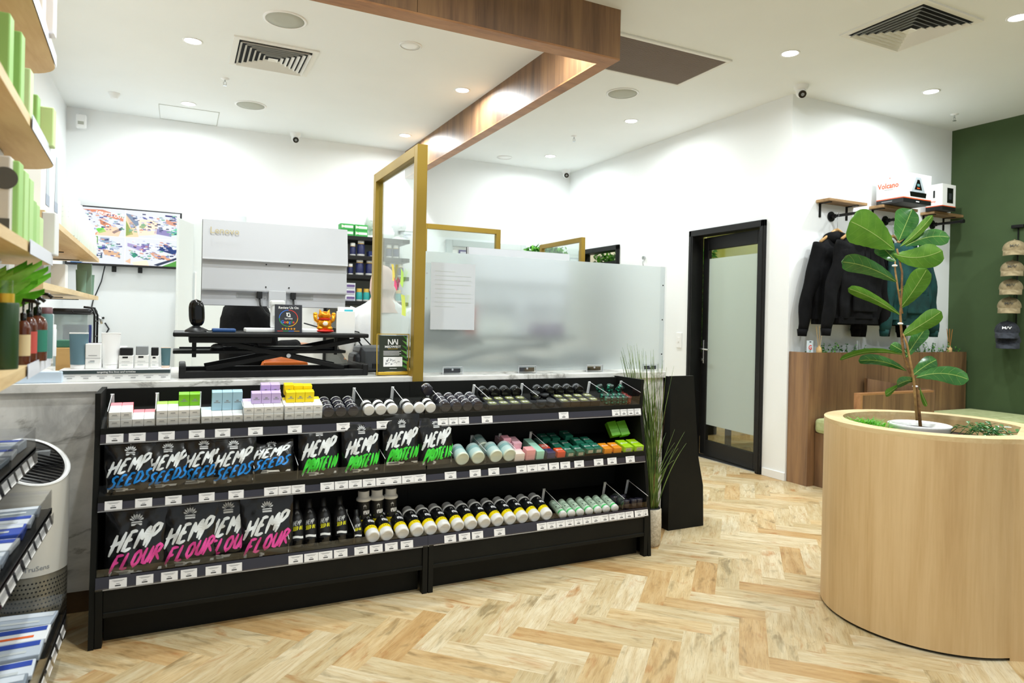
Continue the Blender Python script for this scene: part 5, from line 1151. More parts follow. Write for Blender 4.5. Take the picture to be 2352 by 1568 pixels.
LV = [((2054, 573), (1952, 508), 86, 'L', 6, .02, .1, .12, 0), ((2064, 553), (2095, 480), 58, 'D', 0, .05, .1, .25, 0), ((2067, 566), (2142, 494), 20, 'L', -6, .0, .2, .3, 0), ((2080, 565), (2181, 545), 42, 'D', 10, .03, .3, .2, 0),
      ((2052, 583), (2164, 575), 56, 'L', -12, -.04, .15, .15, 0), ((2060, 648), (1932, 601), 42, 'D', 10, -.03, .35, .25, .2), ((2067, 708), (2129, 617), 48, 'L', -4, -.03, .1, .2, 0), ((2069, 724), (1948, 662), 24, 'L', 6, .0, .3, .35, 0),
      ((2070, 772), (2162, 715), 38, 'L', -2, -.03, .2, .2, 0), ((2079, 822), (2129, 750), 34, 'D', 2, .05, .2, .2, 0), ((2073, 815), (1929, 826), 16, 'L', 14, -.02, .6, .3, 0), ((2082, 852), (1972, 828), 26, 'D', 10, .0, .4, .35, 0),
      ((2096, 862), (2151, 826), 34, 'D', 3, .02, .3, .25, 0), ((2104, 867), (2225, 872), 42, 'D', 12, -.05, .35, .22, 0), ((2103, 873), (2060, 884), 24, 'D', 4, -.03, .3, .2, 0), ((2066, 884), (2034, 907), 18, 'L', 0, -.02, .3, .2, 0),
      ((2112, 889), (2129, 932), 12, 'L', -4, .02, .3, .2, 0), ((2064, 668), (2114, 652), 18, 'D', 3, .06, .3, .2, 0), ((2058, 600), (2020, 560), 40, 'D', 0, .08, .3, .2, 0), ((2085, 812), (2046, 790), 22, 'D', 0, .05, .3, .2, 0), ((2069, 700), (2100, 668), 20, 'D', 0, .04, .3, .2, 0)]
for i, l in enumerate(LV): fig_leaf(*l, seed=i)
# greenery around the bowl
def blades(b, c, r, n, h, m, rnd, w=.004, spread=.08):
    for _ in range(n):
        a = rnd.uniform(0, 6.28); q = rnd.uniform(0, r); p = Vector(c)+Vector((math.cos(a)*q, math.sin(a)*q, 0)); e = rnd.uniform(0, 6.28); d = Vector((math.cos(e), math.sin(e), 0)); sd = Vector((-d.y, d.x, 0))*w
        hh = h*rnd.uniform(.5, 1); k1 = p+d*spread*.35+Vector((0, 0, hh*.75)); k2 = p+d*spread*rnd.uniform(.7, 1.2)+Vector((0, 0, hh*rnd.uniform(.6, 1.05)))
        b.add([p-sd, p+sd, k1+sd*.8, k1-sd*.8, k2], [(0, 1, 2, 3), (3, 2, 4)], m, True)
rg = random.Random(21)
g = tagp((lambda b: (blades(b, (2.98, 2.16, .83), .10, 420, .09, 'leaf_bright', rg), b.build('green_sprigs'))[1])(B()), 'bright green artificial grass sprigs at the left inside the round planter', 'greenery')
b = B(); b.X = T(3.2, 1.985, 0); b.lathe([(PR-.087, .825), (.0, .83)], 'soil', 40, cap=False); b.build('fill', bpy.data.objects['round_planter'])
b = B()
for k in range(16):
    a = rg.uniform(-.9, .3); pts = []; p = Vector((3.26+rg.uniform(0, .08), 1.80+rg.uniform(-.05, .12), .85)); hd = Vector((rg.uniform(-.2, 1), rg.uniform(-.6, .3), 0)).normalized()
    for s in range(6): pts.append(p+hd*s*.032+Vector((0, 0, .055*math.sin(s/5*PI)*rg.uniform(.7, 1.1))))
    b.tube(pts, .0016, 'ivy', 5)
    for s in range(1, 6):
        for e in (-1, 1):
            M = T(pts[s]) @ R3(rg.uniform(-.5, .5), rg.uniform(-.4, .4), math.atan2(hd.y, hd.x)+e*1.0); q = rg.uniform(.022, .036)
            b.add([(0, 0, 0), (q*.5, q*.3, .003), (q, 0, 0), (q*.5, -q*.3, .003)], [(0, 1, 2), (0, 2, 3)], 'leaf_dark', True, M)
tagp(b.build('trailing_vine'), 'dark green trailing vine at the right inside the round planter', 'greenery')
# ---------------------------------------------------------------- greenery and bits on the walnut planter box
rg = random.Random(33); b = B()
for k in range(90):
    p = Vector((rg.uniform(4.8, 6.9), rg.uniform(4.0, 4.14), 1.06)); hgt = rg.uniform(.05, .12) * (1.25 if (5.0 < p.x < 5.5 or p.x > 6.2) else .8); hd = Vector((rg.uniform(-1, 1), rg.uniform(-1, .3), 0)).normalized()*rg.uniform(.01, .06)
    pts = [p, p+hd*.4+Vector((0, 0, hgt*.6)), p+hd+Vector((0, 0, hgt))]; b.tube(pts, .0015, 'ivy', 4)
    for s in range(9):
        q = pts[0].lerp(pts[2], rg.uniform(.25, 1.05)); M = T(q) @ R3(rg.uniform(-1, 1), rg.uniform(-1, 1), rg.uniform(0, 6.28)); z = rg.uniform(.012, .024)
        b.add([(0, 0, 0), (z*.5, z*.4, .002), (z, 0, 0), (z*.5, -z*.4, .002)], [(0, 1, 2), (0, 2, 3)], ('ivy', 'leaf_bright', 'leaf_dark')[rg.randrange(3)], True, M)
tagp(b.build('ivy_planting'), 'low green artificial ivy planted along the top of the walnut planter box', 'greenery')['kind'] = 'stuff'
def reeds(x, y, l, c, stick):
    t = thing('reed_diffuser', l, 'diffuser', (x, y, 1.062))
    b = B(); b.box((x-.035, y-.03, 1.061), (x+.035, y+.03, 1.115), 'white_card', .004); b.build('base_box', t)
    b = B(); b.lathe([(.022, 1.116), (.024, 1.12), (.024, 1.16), (.012, 1.17), (.012, 1.18)], c, 18, T(x, y, 0)); b.build('bottle', t)
    for k in range(7): b = B(); a = -0.22+.073*k; b.cyl((x+.0015*k-.004, y, 1.14), (x+.22*math.sin(a)*.9, y+.01*(k % 3), 1.14+.21*math.cos(a)), .0025, stick, 6); b.build('reed', t)
reeds(4.94, 4.03, 'reed diffuser with pale sticks at the left end of the walnut planter box', mat('amber_glass', hexc('d9b27a'), .2), cm('cdb38a'))
reeds(6.78, 4.03, 'reed diffuser with orange sticks beside the green wall', 'amber_glass', cm('b9762f'))
t = thing('review_card', 'small white stand up card with a coloured letter G beside the white wall corner', 'sign', (4.80, 4.0, 1.125))
X = T(4.79, 4.0, 1.06) @ R3(rx=PI/2)
b = B(); b.X = X; b.box((-.035, 0, -.002), (.04, .165, .002), cm('d9e6f2'), .001); b.build('card', t)
b = B(); b.X = X; b.text('G', .055, cm('ea4335'), T(.002, .105, .003), bold=.03); b.text('c', .03, cm('34a853'), T(0, .08, .0035), bold=.03); rect(b, -.01, .014, .15, .158, .003, 'print_black'); rect(b, -.022, .026, .05, .056, .003, 'print_grey'); rect(b, -.022, .026, .035, .041, .003, cm('4285f4')); b.build('lettering', t)
# ---------------------------------------------------------------- hoodies on the pipe rails
def hoodie(name, x, y, zt, cloth, label, seed, wd=.56, zh=.72, logo=False, group=None):
    r_ = random.Random(seed); ph = [r_.uniform(0, 6) for _ in range(4)]
    t = thing(name, label, 'hoodie', (x, y, zt-zh), group)
    def torso(u, v):
        a = 2*PI*u; k = 1-v; z = zt-zh+zh*v
        hw = wd/2*(.95+.05*math.sin(PI*v)) if v < .78 else wd/2*(.98-((v-.78)/.22)**1.3*.70)
        dp = .06+.015*math.sin(PI*v); dp = dp if v < .85 else dp*(1-.35*(v-.85)/.15)
        f = .012*math.sin(7*a+ph[0]+3*v)*k+.010*math.sin(13*a+ph[1]-5*v)*k+.008*math.sin(19*v+3*a+ph[2])
        c, s_ = math.cos(a), math.sin(a); return (x+(hw+f)*math.copysign(abs(c)**.7, c), y+(dp+f)*math.copysign(abs(s_)**.8, s_), z)
    b = B(); b.grid(torso, 56, 30, cloth, True, True); b.build('body', t)
    b = B(); b.grid(lambda u, v: (x+(wd/2*.90+.004*math.sin(40*u*6.28))*math.copysign(abs(math.cos(2*PI*u))**.7, math.cos(2*PI*u)), y+.062*math.copysign(abs(math.sin(2*PI*u))**.8, math.sin(2*PI*u)), zt-zh-.045+.06*v), 60, 2, cloth, True, True); b.build('hem_band', t)
    for s in (-1, 1):
        sh = Vector((x+s*wd*.30, y, zt-.085)); el = Vector((x+s*(wd*.5+.05), y-.01, zt-.40)); wr = Vector((x+s*(wd*.5+.10), y+.0, zt-zh-.10))
        pts = []; rr_ = []
        for k in range(17):
            q = k/16; p = sh*(1-q)**2+el*2*q*(1-q)+wr*q*q; p += Vector((.006*math.sin(9*q+ph[1]), .008*math.sin(14*q+ph[2]), 0)); pts.append(p); rr_.append(.082-.030*q+.005*math.sin(16*q+ph[3]))
        b = B(); b.tube(pts, rr_, cloth, 18)
        for i in range(len(b.v)): b.v[i].y = y+(b.v[i].y-y)*.72
        b.build('sleeve', t)
        b = B(); b.tube([wr+Vector((0, 0, .01)), wr-Vector((-s*.002, 0, .05))], [.044, .036], cloth, 16); b.build('cuff', t)
    def hd(u, v):
        a = 2*PI*u; b_ = PI*v-PI/2; w_ = .01*math.sin(5*a+ph[0])
        return (x+(.12+w_)*math.cos(b_)*math.cos(a), y-.01+(.085+w_)*math.cos(b_)*math.sin(a), zt-.01+.065*math.sin(b_)+.03*math.cos(a)*math.cos(b_)*0)
    b = B(); b.grid(hd, 30, 14, cloth, True, True); b.build('hood', t)
    b = B(); b.add([(x-.15, y-.085, zt-zh+.06), (x+.15, y-.085, zt-zh+.06), (x+.10, y-.088, zt-zh+.24), (x-.10, y-.088, zt-zh+.24)], [(0, 1, 2, 3)], cloth)
    b.box((x-.15, y-.088, zt-zh+.06), (x+.15, y-.07, zt-zh+.22), cloth, .008); b.build('front_pocket', t)
    for s in (-.03, .035): b = B(); b.tube([(x+s, y-.08, zt-.06), (x+s*1.1, y-.09, zt-.14), (x+s*1.2, y-.092, zt-.22-.02*(s > 0))], .004, 'print_white' if logo else cloth, 6); b.build('drawstring', t)
    if logo: b = B(); b.text('M', .05, 'print_white', T(x+.12, y-.088, zt-.22) @ R3(rx=PI/2)); b.build('chest_emblem', t)
    return t
def hanger(x, y, zr, zt, label):
    t = thing('coat_hanger', label, 'hanger', (x, y, zt), 'wooden coat hangers')
    wm = cm('c39a64', .5)
    b = B(); b.tube([(x-.21, y, zt-.075), (x-.12, y, zt-.02), (x-.03, y, zt+.035), (x, y, zt+.045), (x+.03, y, zt+.035), (x+.12, y, zt-.02), (x+.21, y, zt-.075)], .013, wm, 10); b.build('shoulder_bar', t)
    r_ = .018; cz = zr+.013-r_+.002+.003
    b = B(); b.tube([(x, y, zt+.045), (x, y, cz-r_)]+[(x+r_*math.sin(a), y, cz-r_*math.cos(a)) for a in (.5, 1.1, 1.7, 2.3, 2.9, 3.5, 4.1)], .002, 'steel', 6); b.build('hook', t)
HZ = 2.13
hoodie('black_hoodie', 5.17, 4.08, HZ, 'black_cloth', 'black hoodie hanging at the back, its sleeve showing furthest left on the recess wall', 1, group='black hoodies')
hoodie('black_hoodie', 5.24, 3.90, HZ+.01, 'black_cloth', 'black hoodie hanging in front on the left pipe rail', 2, group='black hoodies')
hanger(5.20, 4.08, PIPES[0][1], HZ+.03, 'wooden hanger of the rear black hoodie'); hanger(5.24, 3.90, PIPES[0][1], HZ+.04, 'wooden hanger of the front black hoodie')
hoodie('teal_hoodie', 5.96, 3.90, 2.16, 'teal_cloth', 'dark teal green hoodie hanging behind the fiddle leaf fig', 5, .50, .74, logo=True)
hanger(5.98, 3.90, PIPES[1][1], 2.19, 'wooden hanger of the teal hoodie')
hoodie('black_hoodie', 5.80, 4.085, HZ, 'black_cloth', 'black hoodie mostly hidden behind the fig leaves, left of the teal one', 8, .44, .72, group='black hoodies')
hanger(5.97, 4.085, PIPES[1][1], HZ+.03, 'wooden hanger behind the fig leaves on the middle pipe rail')
# ---------------------------------------------------------------- product boxes on the wall shelves
def display_box(x0, x1, y0, y1, z0, h, label, big):
    t = thing('display_carton', label, 'box', ((x0+x1)/2, (y0+y1)/2, z0)); og = cm('ef5a24')
    b = B(); b.box((x0, y0, z0+h*.17), (x1, y1, z0+h), 'white_card', .003); b.build('carton_body', t)
    b = B(); b.box((x0, y0, z0), (x1, y1, z0+h*.145), 'black_plastic', .002); b.box((x0, y0, z0+h*.145), (x1, y1, z0+h*.17), og); b.build('base_band', t)
    XF = T(x0, y0, z0) @ R3(rx=PI/2); w = x1-x0; XS = T(x0, y1, z0) @ R3(rx=PI/2, rz=-PI/2) ; d = y1-y0
    b = B(); b.X = XF
    if big:
        cx = w*.52
        b.add([(cx-.11, h*.30, .001), (cx+.11, h*.30, .001), (cx+.035, h*.88, .001), (cx-.035, h*.88, .001)], [(0, 1, 2, 3)], cm('aab4ba', .4))
        b.add([(cx-.11, h*.22, .0015), (cx+.11, h*.22, .0015), (cx+.12, h*.38, .0015), (cx-.12, h*.38, .0015)], [(0, 1, 2, 3)], 'black_gloss')
        b.add([(cx-.055, h*.46, .002), (cx+.055, h*.46, .002), (cx+.015, h*.80, .002), (cx-.015, h*.80, .002)], [(0, 1, 2, 3)], 'black_gloss')
        rect(b, cx-.02, cx+.02, h*.50, h*.53, .0025, og); rect(b, cx-.018, cx+.018, h*.58, h*.66, .0025, cm('5f8f90')); rect(b, w*.44, w*.56, h*.05, h*.08, .002, 'print_white')
    else: rect(b, w*.35, w*.80, h*.28, h*.86, .001, 'black_gloss'); rect(b, w*.47, w*.68, h*.42, h*.66, .0015, cm('34373a'))
    b.build('front_print', t)
    b = B(); b.X = XS
    if big:
        b.text('Volcano', .068, og, T(d*.44, h*.60, .001), bold=.02, sx=.9)
        rect(b, d*.30, d*.62, h*.46, h*.475, .001, 'print_grey'); rect(b, d*.48, d*.52, h*.84, h*.87, .001, og); rect(b, d*.2, d*.6, h*.06, h*.09, .001, 'print_grey')
    else: rect(b, d*.45, d*.56, h*.48, h*.76, .001, 'black_gloss'); b.text('Venty', .026, og, T(d*.42, h*.34, .001), bold=.02)
    b.build('side_print', t)
display_box(5.77, 6.17, 3.86, 4.12, 2.4755, .27, 'wide white product box with black base and silver device picture on the middle wall shelf', True)
display_box(6.50, 6.71, 3.96, 4.12, 2.4855, .25, 'narrow white product box with black base on the wall shelf beside the green wall', False)
# ---------------------------------------------------------------- caps on the green wall
def cap(x, y, z, cloth, label, tx, group, s=1.0):
    t = thing('baseball_cap', label, 'cap', (x, y, z), group); M = T(x, y, z) @ R3(rz=2.02) @ R3(rx=-.12)
    b = B(); b.X = M; b.grid(lambda u, v: (.092*s*math.cos(2*PI*u)*math.cos(v*1.5), .102*s*math.sin(2*PI*u)*math.cos(v*1.5), .095*s*math.sin(v*1.5)**.85), 32, 12, cloth, True, True)
    b.ell((0, 0, .098*s), (.008, .008, .004), cloth, 8, 6); b.build('crown', t)
    b = B(); b.X = M
    def br(u, v, o=0): a = PI/2+(u-.5)*2.3; r0 = .095*s; ext = .078*s*math.cos((u-.5)*2.3)**.6*v*1.15; return ((r0*.97)*math.cos(a)*(1), .102*s*math.sin(a)+ext, .004-.035*s*v*v-.028*abs(u-.5)**1.5*v+o)
    b.grid(br, 20, 6, cloth); b.grid(lambda u, v: br(u, v, -.003), 20, 6, cloth); b.build('brim', t)
    b = B(); b.X = M @ T(0, .094*s, .045*s) @ R3(rx=PI/2-.35, rz=PI); b.text('M/V', .032*s, tx, T(0, 0, .004), sx=1.3, bold=.02); b.build('front_emblem', t)
for i, (pxx, py, y) in enumerate(((2330, 575, 3.50), (2325, 622, 3.52), (2322, 664, 3.53), (2318, 706, 3.54))):
    p = at(pxx, py, X=6.86); cap(6.86, p.y, p.z, 'khaki_cloth', 'khaki baseball cap on the green wall, %s of the four khaki caps' % ('highest', 'second from the top', 'third from the top', 'lowest')[i], cm('4f4a3a'), 'khaki caps on the green wall')
for i, (pxx, py) in enumerate(((2313, 762), (2316, 785))):
    p = at(pxx, py, X=6.86); cap(6.86-.004*i, p.y, p.z, 'charcoal_cloth', 'charcoal baseball cap hanging below the khaki caps, %s one' % ('upper', 'lower')[i], 'print_white' if i == 0 else cm('3a3c42'), 'charcoal caps on the green wall', 1.05)
b = B(); b.cyl((6.998, 3.55, 1.2), (6.985, 3.55, 1.2), .012, 'black_metal'); b.tube([(6.985, 3.55, 2.32), (6.985, 3.55, 1.2)], .006, 'black_metal', 8); b.box((6.96, 3.50, 2.30), (6.995, 3.60, 2.33), 'black_metal', .004); tagp(b.build('cap_rack'), 'thin black cap rack on the green wall behind the caps', 'rack')
# ---------------------------------------------------------------- tall grass in the woven pot at the counter end
t = thing('potted_grass', 'tall artificial grass in a cream woven pot at the right end of the display shelf', 'plant', (2.59, 3.29, 0))
b = B(); b.X = T(2.59, 3.29, 0); b.lathe([(.050, 0), (.062, .02), (.066, .12), (.064, .22), (.058, .225)], 'pot_woven', 32, cap=False); b.lathe([(.0, .001), (.05, .0)], 'pot_woven', 32, cap=False); b.build('woven_pot', t)
b = B(); b.X = T(2.59, 3.29, 0); b.lathe([(.058, .226), (.052, .232), (.050, .19), (.0, .19)], 'black_plastic', 32, cap=False); b.build('liner', t)
rg = random.Random(6); b = B()
def blade(pts, w, m='grass_green'): b.tube(pts, [w*(1-.85*(i/(len(pts)-1))**1.5) for i in range(len(pts))], m, 4)
def gb(px, py, dy, m='grass_green', bow=0, w=.0048, Yt=3.33):
    a = Vector((2.59+rg.uniform(-.03, .03), 3.29+rg.uniform(-.03, .03), .20)); e = at(px, py, Y=Yt+dy); c = a.lerp(e, .5)+Vector((bow, 0, .12)); c2 = Vector((a.x*.8+e.x*.2, a.y, a.z+(e.z-a.z)*.45))
    pts = []
    for k in range(11):
        q = k/10; pts.append(a*(1-q)**3+c2*3*q*(1-q)**2+c*3*q*q*(1-q)+e*q**3)
    blade(pts, w, m)
for k in range(34): gb(rg.uniform(1425, 1478), rg.uniform(788, 835), .13, bow=-.02, Yt=3.36)
for k in range(16): gb(rg.uniform(1482, 1502), rg.uniform(798, 845), .05, bow=-.005)
for k in range(8): gb(rg.uniform(1505, 1552), rg.uniform(812, 880), 0, bow=.01)
for k in range(14): gb(rg.uniform(1490, 1530), rg.uniform(880, 1040), -.02, bow=.0)
for k in range(7): gb(rg.uniform(1545, 1578), rg.uniform(985, 1060), -.04, bow=.03)
for k in range(8): gb(rg.uniform(1495, 1530), rg.uniform(860, 960), -.02, m='stem_brown', bow=.02, w=.0018)
b.build('grass_blades', t)
# ---------------------------------------------------------------- back wall
t = thing('wall_television', 'wall mounted television showing four security camera views on the back wall', 'television', (-.5, 7.85, 1.8))
x0, x1, z0, z1 = -1.012, .003, 1.80, 2.385
b = B(); b.box((x0, 7.80, z0), (x1, 7.84, z1), 'black_plastic', .006); b.box((x0+.2, 7.84, z0+.1), (x1-.2, 7.87, z1-.1), 'black_plastic'); b.build('casing', t)
def em(h, s=1.2):
    m = mat('scr_'+h, hexc(h), .3, emit=s); m.node_tree.nodes['Principled BSDF'].inputs['Base Color'].default_value = (.01, .01, .01, 1); return m
b = B(); b.X = T(x0+.018, 7.7985, z0+.022) @ R3(rx=PI/2); w, h = x1-x0-.036, z1-z0-.036
rect(b, 0, w, 0, h, 0, em('dfe3ea'))
def poly(pts, c, z=.0006):
    P = [(x*w, y*h, z) for x, y in pts]; a = sum(P[i][0]*P[(i+1) % len(P)][1]-P[(i+1) % len(P)][0]*P[i][1] for i in range(len(P)))
    b.add(P, [tuple(range(len(P))) if a > 0 else tuple(reversed(range(len(P))))], em(c))
for pts, c in (([(.12, .96), (.48, .78), (.48, .86), (.30, .97)], 'd98b6c'), ([(.05, .86), (.12, .86), (.12, .97), (.05, .97)], '8fa9c8'), ([(.27, .80), (.38, .70), (.37, .63), (.28, .71)], 'cf8767'), ([(.20, .50), (.40, .72), (.46, .60), (.44, .50)], 'f6d3b4'), ([(.24, .62), (.30, .66), (.33, .58), (.27, .54)], '6fd34a'), ([(.2, .5), (.26, .57), (.24, .5)], 'd07c50'), ([(.38, .58), (.47, .68), (.48, .64), (.40, .55)], '3c4460'),
               ([(.50, .50), (.62, .52), (.60, .70), (.50, .92)], 'f8d7ae'), ([(.50, .82), (.57, .56), (.50, .52)], '5d9a35'), ([(.50, .94), (.60, .90), (.62, .74), (.55, .66)], '7f8fa8'), ([(.62, .54), (.78, .58), (.80, .86), (.62, .84)], 'fbe3cb'), ([(.76, .60), (.92, .56), (.93, .66), (.77, .70)], '8c86b8'), ([(.90, .58), (.98, .60), (.97, .72), (.92, .68)], '5fc9a0'), ([(.86, .80), (.96, .76), (.96, .84), (.87, .88)], 'd69a82'), ([(.86, .93), (.97, .92), (.97, .95), (.86, .96)], '2e2e72'), ([(.62, .70), (.66, .78), (.69, .74), (.66, .67)], '3f9a52'),
               ([(.20, .47), (.26, .49), (.26, .36), (.22, .40)], '5c9a3a'), ([(.28, .47), (.36, .47), (.36, .36), (.28, .38)], '8ea3bf'), ([(.26, .30), (.34, .32), (.33, .26), (.27, .25)], '3a4a9c'), ([(.30, .26), (.45, .22), (.46, .12), (.32, .16)], 'd9b08c'), ([(.02, .05), (.16, .03), (.12, .0), (.03, .0)], '2a6fae'), ([(.24, .16), (.30, .18), (.30, .10), (.26, .10)], '30406a'), ([(.37, .44), (.44, .38), (.44, .24), (.37, .30)], 'c9d8e0'),
               ([(.52, .40), (.66, .34), (.64, .26), (.52, .34)], 'a79bc9'), ([(.64, .36), (.72, .42), (.71, .28), (.66, .24)], '7d6aa8'), ([(.80, .30), (.86, .42), (.98, .32), (.96, .22)], '173a7a'), ([(.72, .24), (.86, .20), (.96, .10), (.78, .14)], 'd9a07e'), ([(.76, .02), (.98, .18), (.98, .14), (.80, .0)], '20304e'), ([(.84, .0), (.98, .12), (.98, .0)], '4f9a3c'), ([(.54, .20), (.59, .23), (.62, .18), (.58, .13)], '2f8f74'), ([(.56, .05), (.70, .10), (.72, .0), (.58, .0)], 'fbe7cf'), ([(.50, .06), (.55, .12), (.55, .02)], 'e8c0a0')): poly(pts, c)
rs = random.Random(12)
for k in range(420):
    qx, qy = rs.choice(((0, .5), (.5, .5), (0, 0), (.5, 0))); x, y = qx+rs.uniform(.03, .46), qy+rs.uniform(.10, .44); s_ = rs.uniform(.008, .024); a = rs.uniform(-.4, .4)
    poly([(x, y), (x+s_*1.5, y+s_*a), (x+s_*1.4, y+s_*a+s_), (x-.1*s_, y+s_)], rs.choice(('5d64a0', 'b9c0dc', '3a4270', '98a8c8', '6fae90', 'd89f88', 'ffffff', '303860')), .0009)
b.text('SCRIPTS OUT', h*.075, em('ffffff'), T(w*.36, h*.885, .0012) @ R3(rz=-.16), bold=.02); rect(b, w*.497, w*.503, 0, h, .0012, em('ffffff')); rect(b, 0, w, h*.497, h*.503, .0012, em('ffffff')); b.build('screen', t)
for x in (-.60, -.37): b = B(); b.box((x-.02, 7.83, 1.745), (x+.02, 7.86, 1.80), 'black_metal', .003); b.build('mount_foot', t)
b = B(); b.tube([(-.68, 7.85, 1.80), (-.71, 7.88, 1.65), (-.78, 7.89, 1.45), (-.82, 7.89, 1.2)], .006, 'black_plastic', 6); tagp(b.build('cable'), 'thin dark cable running down the wall below the television', 'cable')
t = thing('tall_cupboard', 'tall white cupboard with a slightly open door behind the large monitor', 'cupboard', (.28, 7.6, 0))
cw = cm('e4eaea', .45)
b = B(); b.box((.10, 7.30, 0), (.55, 7.88, 2.27), cw, .006); b.build('body', t)
b = B(); b.X = T(.10, 7.29, .02) @ R3(rz=-1.9); b.box((0, -.01, 0), (.40, .01, 2.2), cw, .004); b.build('door', t)
b = B(); b.box((.125, 7.275, 1.45), (.14, 7.30, 1.75), 'white_satin', .004); b.build('door_handle', t)
solo(B().box((.43, 7.45, 2.271), (.60, 7.80, 2.36), cm('cfd6d8'), .005), 'storage_box', 'pale grey box on top of the tall white cupboard', 'box')
# dispensary rack with medicines
rack = thing('medicine_rack', 'black metal shelf rack of medicine bottles on the back wall left of the brass partition', 'shelf', (1.95, 7.65, 0))
RX0, RX1 = 1.47, 2.34; LV2 = [2.235, 2.02, 1.81, 1.52, 1.2, .8]
for x in (RX0, RX1-.03):
    b = B(); b.box((x, 7.82, 0), (x+.03, 7.86, 2.345), 'black_metal', .002); b.build('upright', rack)
for z in LV2:
    b = B(); b.box((RX0, 7.42, z-.045), (RX1, 7.84, z), 'black_metal', .003); b.build('shelf_board', rack)
b = B(); b.box((RX0+.03, 7.842, .6), (RX1-.03, 7.85, 2.2), cm('8b8c87')); b.build('back_panel', rack)
navy = cm('20285e', .3); gcap = cm('d9b24a', .35)
def mbottle(r, h, body, capm, ring=True):
    t = thing('pill_bottle', '', 'bottle'); t.matrix_basis = Matrix()
    b = B(); b.lathe([(r*.9, 0), (r, .004), (r, h*.12)], 'white_card', 16); b.lathe([(r, h*.12), (r, h*.62), (r*.8, h*.72)], body, 16, cap=False); b.build('bottle_body', t)
    b = B(); b.lathe([(r*.81, h*.70), (r*.81, h*.76)], gcap, 16, cap=False); b.lathe([(r*.82, h*.76), (r*.82, h*.99), (r*.75, h)], capm, 16); b.build('cap', t); return t
b1 = mbottle(.034, .15, navy, 'white_card'); b2 = mbottle(.052, .22, navy, 'white_card')
k = 0
for z, rowl, it in ((2.02, 'second', ((1.62, .9), (1.71, .95), (1.80, 1.25), (2.12, 1.0), (2.2, 1.0))), (1.81, 'third', ((1.62, .95), (1.69, .8), (1.90, 1.25), (2.05, 1.1), (2.16, 1.0), (2.26, 1.0)))):
    for i, (x, s_) in enumerate(it):
        place(b1, T(x, 7.50, z+.001) @ Matrix.Scale(s_, 4), 'navy pill bottle on the %s shelf of the black rack, %s' % (rowl, row_word(i, len(it))), 'navy pill bottles')
place(b2, T(1.79, 7.50, 1.811) @ Matrix.Scale(.85, 4), 'largest navy pill jar with a wide white cap on the third rack shelf', 'navy pill bottles')
b3 = mbottle(.036, .14, cm('2aa6a4', .3), cm('d9b24a', .35))
for i, x in enumerate((1.79, 1.87, 1.95, 2.06, 2.15, 2.24)): place(b3, T(x, 7.50, 1.521), 'teal pill bottle with gold cap on the fourth rack shelf, %s of six' % row_word(i, 6), 'teal pill bottles')
def mbox(x, y, z, w_, d_, h_, c, label, group, stripe=None, c2=None):
    t = thing('medicine_box', label, 'box', (x, y, z), group)
    b = B(); b.box((x, y, z), (x+w_, y+d_, z+h_), cm(c), .002); b.build('carton_body', t)
    b = B(); b.X = T(x, y, z) @ R3(rx=PI/2); rect(b, w_*.3, w_*.95, h_*.3, h_*.72, .001, cm(stripe or 'f2f2f2'))
    b.add([(w_*.08, h_*.25, .0012), (w_*.45, h_*.5, .0012), (w_*.08, h_*.8, .0012)], [(0, 1, 2)], cm(c2 or 'd9453c')) if c2 else rect(b, w_*.1, w_*.9, h_*.1, h_*.18, .0012, cm(stripe or 'f2f2f2'))
    b.build('print', t)
n = 0
for j in range(2):
    for i in range(2):
        mbox(1.56+i*.155, 7.45, 2.2355+j*.067, .145, .12, .064, '35a84a', 'green medicine box on top of the black rack, %s of the %s stack' % (('bottom', 'top')[j], ('left', 'right')[i]), 'green medicine boxes', 'e9f2ea', 'e8e4dc')
mbox(1.88, 7.46, 2.0205, .16, .1, .06, '1c2f6c', 'flat navy medicine box beside the bottles on the second rack shelf', None, 'f2f2f2')
for j in range(3): mbox(1.60, 7.45, 1.5205+j*.066, .135, .12, .064, 'dfe3ea', 'white medicine box with purple dash on the fourth rack shelf, %s of the stack' % ('bottom', 'middle', 'top')[j], 'white medicine boxes', '6b5590')
for bx, lb in ((1.955, 'pale white display head on the black rack, left of the brass post'), (2.27, 'pale white display head on the rack, seen through the glass')):
    t = thing('display_bust', lb, 'bust', (bx, 7.62, 2.236), 'display heads')
    b = B(); pal = cm('dfe4e2', .6); b.lathe([(.10, 0), (.09, .02), (.055, .05), (.052, .10)], pal, 28, T(bx, 7.62, 2.236)); b.ell((bx, 7.62, 2.42), (.078, .098, .12), pal, 28, 18); b.ell((bx, 7.525, 2.40), (.015, .02, .028), pal, 12, 8); b.ell((bx, 7.545, 2.345), (.028, .018, .012), pal, 14, 8)
    for s in (-1, 1): b.ell((bx+s*.03, 7.535, 2.435), (.017, .010, .008), pal, 12, 8); b.ell((bx+s*.08, 7.63, 2.41), (.010, .02, .032), pal, 12, 8)
    b.build('head', t)
t = thing('wall_board', 'wide pale grey framed board on the back wall above the frosted screen', 'board', (3.5, 7.88, 1.5))
b = B(); gf = cm('ccd3d3', .5)
for q in (((2.95, 1.45), (3.03, 2.33)), ((3.98, 1.45), (4.06, 2.33)), ((3.03, 2.25), (3.98, 2.33)), ((3.03, 1.45), (3.98, 1.53))): b.box((q[0][0], 7.85, q[0][1]), (q[1][0], 7.895, q[1][1]), gf, .004)
b.build('frame', t)
b = B(); b.box((3.03, 7.88, 1.53), (3.98, 7.892, 2.25), 'white_card'); b.box((3.12, 7.872, 2.05), (3.30, 7.879, 2.21), cm('4a3c7c')); b.box((3.14, 7.868, 2.07), (3.28, 7.8725, 2.19), cm('e9e6f2')); b.build('board', t)
